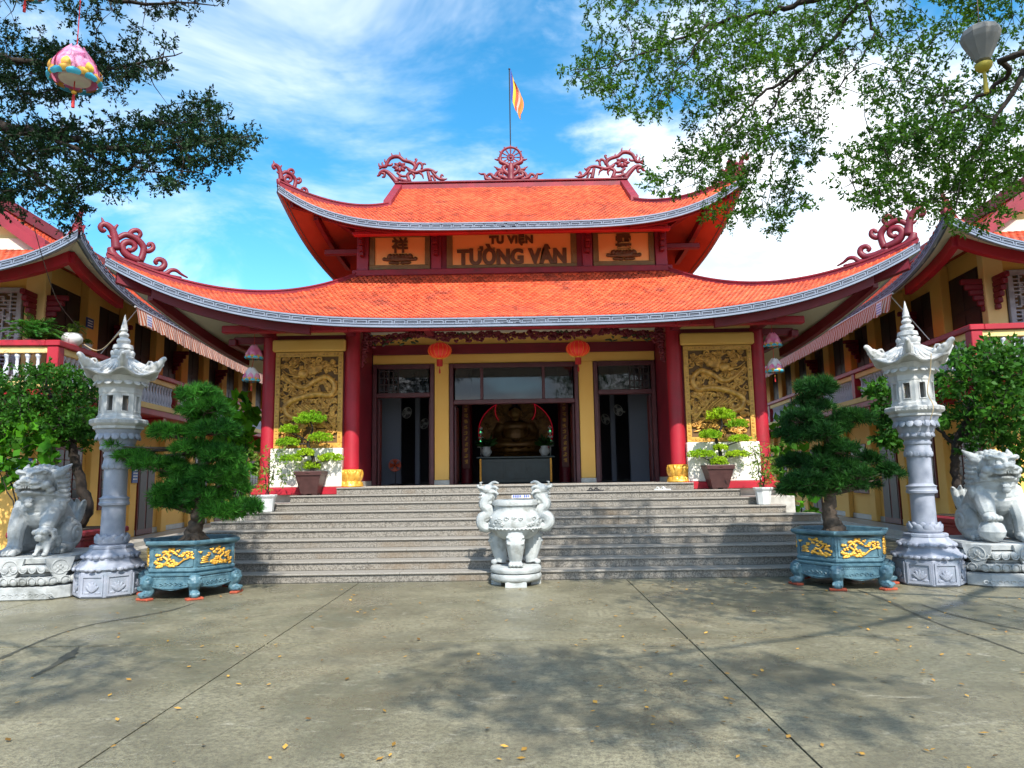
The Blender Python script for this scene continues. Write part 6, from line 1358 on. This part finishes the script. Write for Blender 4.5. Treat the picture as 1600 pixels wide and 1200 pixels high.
# balcony plants
cy = TLw(V(.06, -.02, 4.5))
def fronds(name, loc, label, cat, n, L_, lm, pot, potm, up=.9):
    rt = empty(name, tuple(loc), 0, label, cat, 'plants on the left balcony rail'); MB().lathe(pot, 20).build('pot', potm, rt, angle=40); h = pot[-1][1]; Q = []; mb = MB()
    for k in range(n):
        a = rng.uniform(0, 6.28); el = rng.uniform(.2, 1.3); l_ = L_*rng.uniform(.7, 1.1); d = V(math.cos(a)*math.cos(el), math.sin(a)*math.cos(el), math.sin(el))
        P = cr([V(0, 0, h-.03), V(0, 0, h)+d*l_*.5+V(0, 0, .05), V(0, 0, h)+d*l_-V(0, 0, l_*.28)], 8); mb.tube(P, np.linspace(.007, .002, len(P)), 4); P = np.array(P)
        for s_ in (-1, 1):
            C = P[2:]; t = nrm(np.gradient(P, axis=0)[2:]); sd_ = nrm(np.cross(t, np.tile(V(0, 0, 1), (len(t), 1))))*s_; Q.append(leaves(C, nrm(sd_+t*.7), np.linspace(.16, .06, len(C))*L_/.6, .010))
    mb.build('stems', 'leaf_dark', rt, fix=False); leafmass(rt, 'foliage', lm, np.concatenate(Q)); return rt
pp = [(.10, 0), (.12, .01), (.19, .10), (.20, .18), (.17, .24), (.18, .26), (.15, .26)]
fronds('cycad', TLw(V(.52, .15, 4.42)), 'feathery green cycad behind the red balcony rail', 'potted plant', 64, .70, 'needle', [(.14, 0), (.17, .02), (.19, .12), (.17, .13)], 'pot_brown')
fronds('flowering_plant', TLw(V(-.02, .55, 4.5)), 'pale-leaved plant in a rounded white pot on the balcony corner', 'potted plant', 20, .36, 'leaf_willow', pp, 'pot_white')
fronds('succulent', TLw(V(-.02, 1.15, 4.5)), 'tiny succulent in a small white pot on the balcony rail', 'potted plant', 14, .14, 'leaf_willow', [(.07, 0), (.08, .01), (.10, .14), (.11, .15), (.09, .15)], 'pot_white')
# fallen leaves
n = 640; pp_ = np.stack([rng.uniform(-5.5, 6.5, n), rng.uniform(3.8, 11.4, n)], 1); keep = rng.random(n) < np.where(pp_[:, 0] > .5, 1, .45); pp_ = pp_[keep]; n = len(pp_)
D = rand_dirs(n, -.05, .12); C = np.c_[pp_, np.full(n, .012)]; a = rng.uniform(0, 6.28, n); S = np.stack([-D[:, 1], D[:, 0], rng.uniform(-.3, .3, n)], 1); S = nrm(S); Ln = rng.uniform(.03, .068, n)[:, None]
q = np.stack([C, C+D*Ln*.5+S*Ln*.28+V(0, 0, .004), C+D*Ln+V(0, 0, .006), C+D*Ln*.5-S*Ln*.28+V(0, 0, .004)], 1); q[..., 2] = np.maximum(q[..., 2], .004)
npmesh('leaf_litter', q.reshape(-1, 3), 4, 'litter', None, rng.random(n), kind='stuff', label='yellow and brown fallen leaves scattered over the concrete yard', cat='leaf litter')
# ================================================================== hanging lanterns, flag
def red_lantern(px, py, label):
    Y = 16.0; c = at(px, py, Y); rt = wroot('red_lantern', c+V(0, 0, .30), label, 'lantern', 'red lanterns over the doors'); rx, rz = .27, .19
    b = MB(); n = 32; vs = []
    rows = []
    for j in range(13):
        p = -1.30+2.60*j/12; rows.append([c+V(math.cos(p)*rx*math.cos(a)*(1+.02*math.cos(a*16)), math.cos(p)*rx*math.sin(a)*(1+.02*math.cos(a*16)), math.sin(p)*rz) for a in np.linspace(0, 2*math.pi, 65)])
    sh = b.grid(rows).build('shade', 'lantern_red', rt, smooth=True)
    for k in range(16): a = 2*math.pi*k/16; MB().tube([c+V(math.cos(p)*rx*1.022*math.cos(a), math.cos(p)*rx*1.022*math.sin(a), math.sin(p)*rz*1.01) for p in np.linspace(-1.3, 1.3, 12)], .004, 4).build('rib', 'lantern_gold', sh)
    for z0, z1 in ((rz*.93, rz*1.10), (-rz*1.10, -rz*.93)): MB().lathe([(.085, z0), (.09, (z0+z1)/2), (.085, z1)], 20, c).build('cap', 'lantern_gold', rt)
    MB().lathe([(.068, -.36), (.072, -.30), (.07, -.20)], 20, c).build('fringe', 'tassel_red', rt); MB().tube([c+V(0, 0, -.36), c+V(0, 0, -.42)], .008, 6).build('tassel_cord', 'tassel_red', rt); MB().lathe([(.022, -.53), (.02, -.46), (.012, -.42)], 10, c).build('tassel', 'tassel_red', rt)
    MB().tube([c+V(0, 0, rz*1.1), V(c[0], c[1], 5.16)], .005, 5).build('hanger', 'lantern_gold', rt)
red_lantern(687, 548, 'red globe lantern hung above the left door pier'); red_lantern(903, 545, 'red globe lantern hung above the right door pier')
def lotus_lantern(c, s, label, top, mt, grp, tassel=True, panels=False):
    rt = wroot('lotus_lantern', c, label, 'lantern', grp)
    def ring(n, r, z, w, h, lean, m, nm, rot=0.):
        for k in range(n):
            a = 2*math.pi*(k+rot)/n; d = V(math.cos(a), math.sin(a), 0); t = V(-d[1], d[0], 0); P = []
            for j in range(7):
                f = j/6; wd = w*math.sin(math.pi*(.22+.78*f)**.9)**.8 if f < 1 else 0; rad = r*(1-lean*f**1.6)+.10*r*math.sin(math.pi*f)
                P.append([c+s*(d*(rad-.02*abs(q))+t*wd*q+V(0, 0, z+h*f)) for q in (-1, -.5, 0, .5, 1)])
            MB().grid(P).build(nm, m, rt, smooth=True)
    ring(7, .52, -.30, .30, .98, .62, mt, 'petal'); ring(7, .60, -.34, .22, .55, .16, 'petal_pink', 'outer_petal', .5)
    ring(9, .60, -.40, .17, .26, -.02, 'petal_yellow', 'sepal'); ring(9, .62, -.46, .19, .19, -.10, 'petal_blue', 'calyx', .5)
    if panels: ring(7, .635, -.26, .13, .30, .02, 'petal_yellow', 'picture_panel', .5)
    MB().lathe([(.40*s, -.36*s), (.42*s, -.30*s), (.36*s, -.22*s)], 16, c).build('core', 'petal_white', rt)
    if tassel:
        MB().tube([c+V(0, 0, -.38*s), c+V(0, 0, -.80*s)], .006, 5).build('tassel_cord', 'tassel_red', rt); MB().ell(c+V(0, 0, -.72*s), (.07*s, .07*s, .06*s)).build('bead', 'lantern_gold', rt, smooth=True); MB().lathe([(.045*s, -1.18*s), (.04*s, -.85*s), (.02*s, -.78*s)], 8, c).build('tassel', 'tassel_red', rt)
    MB().tube([c+V(0, 0, .5*s), top], .005, 5).build('hanger', 'tassel_red', rt)
s_ = .27
for sg, a, b, w in ((-1, (397, 552), (393, 587), 'left'), (1, (1207, 533), (1210, 573), 'right')):
    c1 = at(*a, 14.6); c2 = at(*b, 14.6)
    lotus_lantern(c1, s_, 'upper pink lotus lantern on the string beside the %s outer column' % w, V(c1[0], c1[1], 4.9), 'petal_pink', 'lotus lanterns beside the columns', False)
    lotus_lantern(c2, s_, 'lower pale lotus lantern on the string beside the %s outer column' % w, c1-V(0, 0, .1), 'petal_white', 'lotus lanterns beside the columns')
c = at(118, 108, 6.4); lotus_lantern(c, .34, 'large pink and yellow lotus lantern hanging in the dark tree', V(c[0], c[1], 6.55), 'petal_pink', None, True, True)
c = at(42, -34, 6.2); lotus_lantern(c, .30, 'lantern cut off by the top edge with only its red tassel showing', V(c[0], c[1], 6.7), 'petal_pink', None)
c = at(1533, 68, 5.0); rt = wroot('cloth_lantern', c, 'grey paper lantern with yellow tassel hanging among the right branches', 'lantern')
MB().lathe([(.02, -.155), (.05, -.14), (.09, -.06), (.125, .02), (.135, .06), (.125, .10), (.09, .125), (.05, .13)], 10, c).build('shade', 'cloth_grey', rt)
MB().lathe([(.03, -.225), (.055, -.20), (.06, -.17), (.03, -.152)], 12, c).build('collar', 'cloth_yellow', rt, smooth=True); MB().lathe([(.018, -.40), (.014, -.30), (.01, -.22)], 8, c).build('tassel', 'cloth_yellow', rt); MB().tube([c+V(0, 0, .13), c+V(.02, 0, .8)], .004, 5).build('hanger', 'cable_dark', rt)
# flag
fb = V(0, RY+.12, RZ); ft = at(797, 108, RY+.12); fl = wroot('flag', fb, 'striped flag hanging limp on a thin pole above the roof wheel', 'flag')
MB().tube([fb, V(fb[0], fb[1], ft[2])], .017, 8).build('pole', 'metal_dark', fl); MB().ell((0, fb[1], ft[2]), (.03, .03, .03)).build('finial', 'metal_dark', fl)
x0 = 0.02; zt = ft[2]+.02; H_ = 1.55
for i, (m_, a, b) in enumerate((('flag_blue', 0, .2), ('flag_yellow', .2, .4), ('flag_red', .4, .58), ('flag_white', .58, .74), ('flag_orange', .74, 1.))):
    col = {'flag_blue': (.03, .06, .35), 'flag_yellow': (.85, .52, .04), 'flag_red': (.70, .10, .04), 'flag_white': (.62, .42, .34), 'flag_orange': (.75, .24, .05)}[m_]; mat(m_, col, rough=.8)
    rows = []
    for j in range(13):
        v = j/12; r = []
        for k in range(6):
            u = a+(b-a)*k/5; drop = 0; w_ = .25*u*(.55+.9*math.sin(min(v*1.2, 1)*math.pi*.8))
            r.append(V(x0+w_+.01, fb[1]+.06*math.sin(u*14+v*2)*u, zt-.55*u-H_*.60*v-.10*u*v+.02*math.sin(u*9)))
        rows.append(r)
    MB().grid(rows).build('stripe', m_, fl, smooth=True)

# ================================================================== inside the hall
alt = wroot('altar_table', (0, 20.0, 1.478), 'dark carved altar table inside the middle doorway', 'altar'); mat('altar_green', (.03, .06, .065), (.02, .04, .045), scale=5, rough=.35)
MB().bbox(-1.02, 1.02, 19.75, 20.45, 1.48, 2.16, .02).build('body', 'altar_green', alt); MB().bbox(-1.10, 1.10, 19.68, 20.5, 2.162, 2.22, .015).build('table_top', 'altar_green', alt)
for x in (-.98, .98): MB().bbox(x-.03, x+.03, 19.72, 19.748, 1.50, 2.16, .006).build('gilt_strip', 'gold', alt)
for k in range(3): MB().bbox(-.9+k*.62, -.34+k*.62, 19.735, 19.748, 1.60, 2.05, .006).build('front_panel', 'altar_green', alt)
sx = at(806, 690, 21.6)[0]*0
st = wroot('seated_statue', (sx, 21.6, 2.2), 'large robed seated statue before a golden oval halo inside the hall', 'statue')
MB().lathe([(.9, 1.48), (.9, 2.0), (.75, 2.05), (.75, 2.25), (.85, 2.35)], 8, (sx, 21.8, 0), rot=math.pi/8).build('throne', 'old_gold', st)
mb = MB(); mb.lathe([(.55, 2.35), (.72, 2.42), (.62, 2.55)], 24, (sx, 21.7, 0)); petals2 = [mb.ell((sx+.64*math.cos(2*math.pi*k/16), 21.7+.64*math.sin(2*math.pi*k/16), 2.46), (.06, .12, .10), 8, 6, rotm(0, 20, 0)@rotm(0, 0, 360*k/16)) for k in range(16)]; mb.build('lotus_seat', 'old_gold', st, smooth=True)
mb = MB(); E = lambda x, y, z, a, b, c_, ro=None: mb.ell((sx+x, 21.65+y, z), (a, b, c_), 16, 10, rotm(*ro) if ro else None)
E(0, .05, 2.95, .34, .22, .42); E(0, .05, 3.20, .42, .20, .18); E(0, 0, 2.66, .62, .40, .14)
for q in (-1, 1):
    mb.tube(cr([V(sx+q*.38, 21.7, 3.25), V(sx+q*.50, 21.62, 2.95), V(sx+q*.36, 21.35, 2.76), V(sx+q*.08, 21.25, 2.74)], 5), np.interp(np.linspace(0, 1, 16), [0, .5, 1], [.14, .12, .07]), 10); mb.tube(cr([V(sx+q*.2, 21.7, 2.66), V(sx+q*.62, 21.5, 2.65), V(sx+q*.3, 21.25, 2.62), V(sx-q*.2, 21.22, 2.60)], 5), np.interp(np.linspace(0, 1, 16), [0, .5, 1], [.17, .15, .08]), 10)
blob(mb, 'robe', .022, 'robe', st, 2)
mb = MB(); E(0, -.02, 3.60, .155, .165, .20); E(0, .02, 3.42, .09, .09, .12); E(0, -.175, 3.59, .025, .03, .05); E(0, -.15, 3.51, .05, .025, .018)
for q in (-1, 1): E(q*.16, 0, 3.58, .025, .04, .08); E(q*.06, -.155, 3.63, .03, .015, .012)
blob(mb, 'head', .014, 'skin_gilt', st, 1); mb = MB(); E(0, .03, 3.70, .17, .17, .13); E(0, .03, 3.84, .08, .08, .07); mb.build('hair', 'dark_wood', st, smooth=True)
mb = MB().bbox(sx-.02, sx+.02, 21.40, 21.44, 2.75, 3.30, .01)
def halo(cz, rx, rz, y, nm):
    ring_ = [(sx+rx*math.cos(a), cz+rz*math.sin(a)) for a in np.linspace(0, 2*math.pi, 48, endpoint=False)]; h_ = MB().prism(ring_, lambda u, w, q: V(u, y+q, w), 0, .06).build(nm, 'old_gold', st); g = MB(); rs = random.Random(9)
    for k in range(90):
        a = rs.uniform(0, 6.28); f = rs.uniform(.6, .97); r = rs.uniform(.03, .06); c_ = V(sx+rx*f*math.cos(a), y-.01, cz+rz*f*math.sin(a)); g.tube([c_+V(math.cos(i*.8), 0, math.sin(i*.8))*r*(1-.1*i) for i in range(8)], .014, 5)
    g.build('scroll_relief', 'old_gold', h_, smooth=True, kind='stuff'); MB().tube([V(sx+(rx+.03)*math.cos(a), y-.02, cz+(rz+.03)*math.sin(a)) for a in np.linspace(-.6, math.pi+.6, 60)], .009, 6).build('led_edge', 'led_red', h_)
st.scale = (1.15, 1, 1.0); halo(3.05, .98, .98, 22.1, 'body_halo'); halo(3.72, .52, .52, 22.03, 'head_halo')
for sg, w in ((-1, 'left'), (1, 'right')):
    vz = wroot('altar_vase', (sg*.82, 19.95, 2.22), 'white flower vase on the %s end of the altar' % w, 'vase', 'altar vases'); MB().lathe([(.07, 2.222), (.09, 2.24), (.15, 2.33), (.16, 2.38), (.10, 2.46), (.12, 2.50), (.10, 2.505)], 20, (sg*.82, 19.95, 0)).build('bowl', 'pot_white', vz, smooth=True)
    n_ = 90; C = np.tile(V(sg*.82, 19.95, 2.5), (n_, 1)); leafmass(vz, 'bouquet', 'leaf_dark', leaves(C, rand_dirs(n_, .2, 1), rng.uniform(.2, .42, n_), .035))
    ld = wroot('altar_light', (sg*1.0, 20.35, 2.22), 'small tiered lights with green points on the %s of the altar' % w, 'altar light', 'tiered altar lights')
    mb = MB(); 
    for k in range(5): mb.lathe([(.10-.012*k, 2.5+k*.13), (.11-.012*k, 2.52+k*.13), (.05, 2.56+k*.13)], 12, (sg*1.0, 20.35, 0))
    mb.tube([V(sg*1.0, 20.35, 2.222), V(sg*1.0, 20.35, 3.1)], .02, 8); mb.build('tiers', 'pot_white', ld)
    for k in range(5): MB().ell((sg*1.0, 20.23, 2.55+k*.13), (.018, .018, .018)).build('bulb', 'led_green' if k % 2 else 'led_red', ld)
def wall_fan(p, label, az):
    rt = wroot('wall_fan', p, label, 'fan', 'white fans inside the side doors'); M = rotm(0, 0, az)@rotm(18, 0, 0); X = lambda q: M@(V(*q)*.8)+p
    MB().tube([X((.19*math.cos(a), 0, .19*math.sin(a))) for a in np.linspace(0, 6.283, 30)], .009, 6, cap=False).build('guard', 'fan_white', rt)
    for k in range(18): a = k*math.pi/9; MB().tube([X((.03*math.cos(a), -.05, .03*math.sin(a))), X((.19*math.cos(a), 0, .19*math.sin(a)))], .0025, 4).build('guard_wire', 'fan_white', rt)
    for k in range(3): a = k*2.09; MB().grid([[X((r*math.cos(a+o)*1, .01+.02*o, r*math.sin(a+o))) for r in (.03, .10, .17)] for o in (-.35, 0, .35)]).build('blade', 'fan_white', rt, smooth=True)
    MB().lathe([(.05, -.04), (.06, .0), (.05, .12), (.02, .14)], 14).xform(lambda q: X((q[0], q[2], q[1]))).build('motor', 'fan_white', rt, smooth=True); MB().tube([X((0, .10, 0)), X((0, .2, -.10)), X((0, .30, -.14))], .022, 8).build('arm', 'fan_white', rt)
wall_fan(at(636, 645, 19.0), 'white wall fan in the upper opening of the left side door', 50); wall_fan(at(663, 662, 20.2), 'white wall fan farther back in the left side door', 50); wall_fan(at(966, 641, 19.0), 'white wall fan in the upper opening of the right side door', -50); wall_fan(at(946, 655, 20.2), 'white wall fan farther back in the right side door', -50)
p = at(617, 727, 17.9); rt = wroot('standing_fan', (p[0], p[1], 1.478), 'orange floor fan standing in the left side doorway', 'fan')
MB().lathe([(.16, 1.48), (.17, 1.50), (.05, 1.53)], 20, (p[0], p[1]+.1, 0)).build('base', 'metal_dark', rt, smooth=True); MB().tube([V(p[0], p[1]+.1, 1.5), V(p[0], p[1]+.1, p[2])], .014, 8).build('pole', 'metal_dark', rt)
MB().tube([p+V(.15*math.cos(a), 0, .15*math.sin(a)) for a in np.linspace(0, 6.283, 30)], .010, 6, cap=False).build('guard', 'fan_orange', rt)
for k in range(20): a = k*math.pi/10; MB().tube([p+V(.02*math.cos(a), -.05, .02*math.sin(a)), p+V(.15*math.cos(a), 0, .15*math.sin(a))], .0035, 4).build('guard_wire', 'fan_orange', rt)
for k in range(4): a = k*1.57; MB().grid([[p+V(r*math.cos(a+o), .01+.03*o, r*math.sin(a+o)) for r in (.02, .08, .135)] for o in (-.5, 0, .5)]).build('blade', 'fan_orange', rt, smooth=True)
MB().lathe([(.05, 0), (.055, .06), (.03, .12)], 12).xform(lambda q: p+V(q[0], q[2]+.01, q[1])).build('motor', 'metal_dark', rt, smooth=True)

# ================================================================== small things on the steps, cables, plaques
def sandal(px, z, Y, m, label, cnt):
    c = at(px, 772, Y); rt = wroot('pair_of_sandals', (c[0], Y, z), label, 'sandals')
    for k in range(2):
        o = V(c[0]+k*.115-.05, Y+.02*k, z+.002); pol = [(.045*math.sin(a)*(1-.15*math.cos(a)), .125*math.cos(a)) for a in np.linspace(0, 6.283, 18, endpoint=False)]; an = R(60 if k else 75); ca, sa = math.cos(an), math.sin(an)
        fr = lambda u, w, q: o+V(u*ca-w*sa, u*sa+w*ca, q); sl = MB().prism(pol, fr, 0, .022).build('sole', m, rt)
        MB().tube(cr([fr(-.042, .0, .02), fr(-.02, .045, .06), fr(0, .08, .03)], 4), .010, 6).tube(cr([fr(.042, .0, .02), fr(.02, .045, .06), fr(0, .08, .03)], 4), .010, 6).build('strap', m, sl)
sandal(930, 9*RISE, 14.78, 'rubber', 'dark sandals left on a step right of the urn', 2); sandal(1035, 9*RISE, 14.78, 'pot_white', 'white sandals left on a step below the gilded column base', 2)
stk = setp(MB().box(-.06, .32, sy_(9)-.0155, sy_(9)-.0125, 8*RISE+.03, 8*RISE+.10).build('step_notice', 'paper_white'), 'small pale strip with blue marks stuck on a step riser behind the urn', 'sticker')
nb = MB(); rs = random.Random(8)
for k in range(9):
    if k == 5: continue
    x = -.04+k*.038; nb.box(x, x+.026, sy_(9)-.0172, sy_(9)-.0157, 8*RISE+.042, 8*RISE+.09)
nb.build('print', 'letter_blue', stk)
top = V(*lanL.location)+V(0, 0, 4.0); e1 = TLw(V(-.05, .9, 4.62))
cb = setp(MB().tube(cr([top+V(-.02, -.02, .02), (top+e1)/2-V(0, 0, .22), e1], 8), .009, 6).build('rope', 'rope', smooth=True), 'slack rope from the left lantern finial to the balcony rail', 'rope')
a0 = at(68, 455, 11.5)
setp(MB().tube(cr([at(52, 350, 10.5), at(68, 408, 11.2), at(90, 470, 12.4), at(122, 512, 14.0)], 8), .007, 5).build('cable', 'cable_dark', smooth=True), 'thin dark cable hanging from the branches to the left balcony', 'cable')
b0 = V(*lanR.location)
setp(MB().tube(cr([b0+V(.03, -.52, 3.35), b0+V(.05, -.42, 3.10), b0+V(.0, -.39, 2.8), b0+V(.02, -.47, 2.58), b0+V(-.03, -.44, 2.38)], 6), .008, 6).build('rope', 'rope', smooth=True), 'loose cord hanging down the front of the right stone lantern', 'rope')
c = at(213, 738, 17.6)
for T_, w, sg in ((TLw, 'left', 1),):
    p = T_(V(.73, 5.47, 1.90)); pq = setp(MB().bbox(-.012, .012, -.17, .17, -.26, .26, .004).build('wall_plaque', 'plaque_blue'), 'small dark blue notice on the ground floor pilaster of the %s wing' % w, 'sign'); pq.location = p; pq.rotation_euler = (0, 0, TH if w == 'left' else -TH)
    for r_ in range(5): s2 = 1 if w == 'left' else -1; MB().box(*sorted((s2*.0125, s2*.014)), -.12, .12, .15-r_*.08, .175-r_*.08).build('print', 'letter_white', pq)
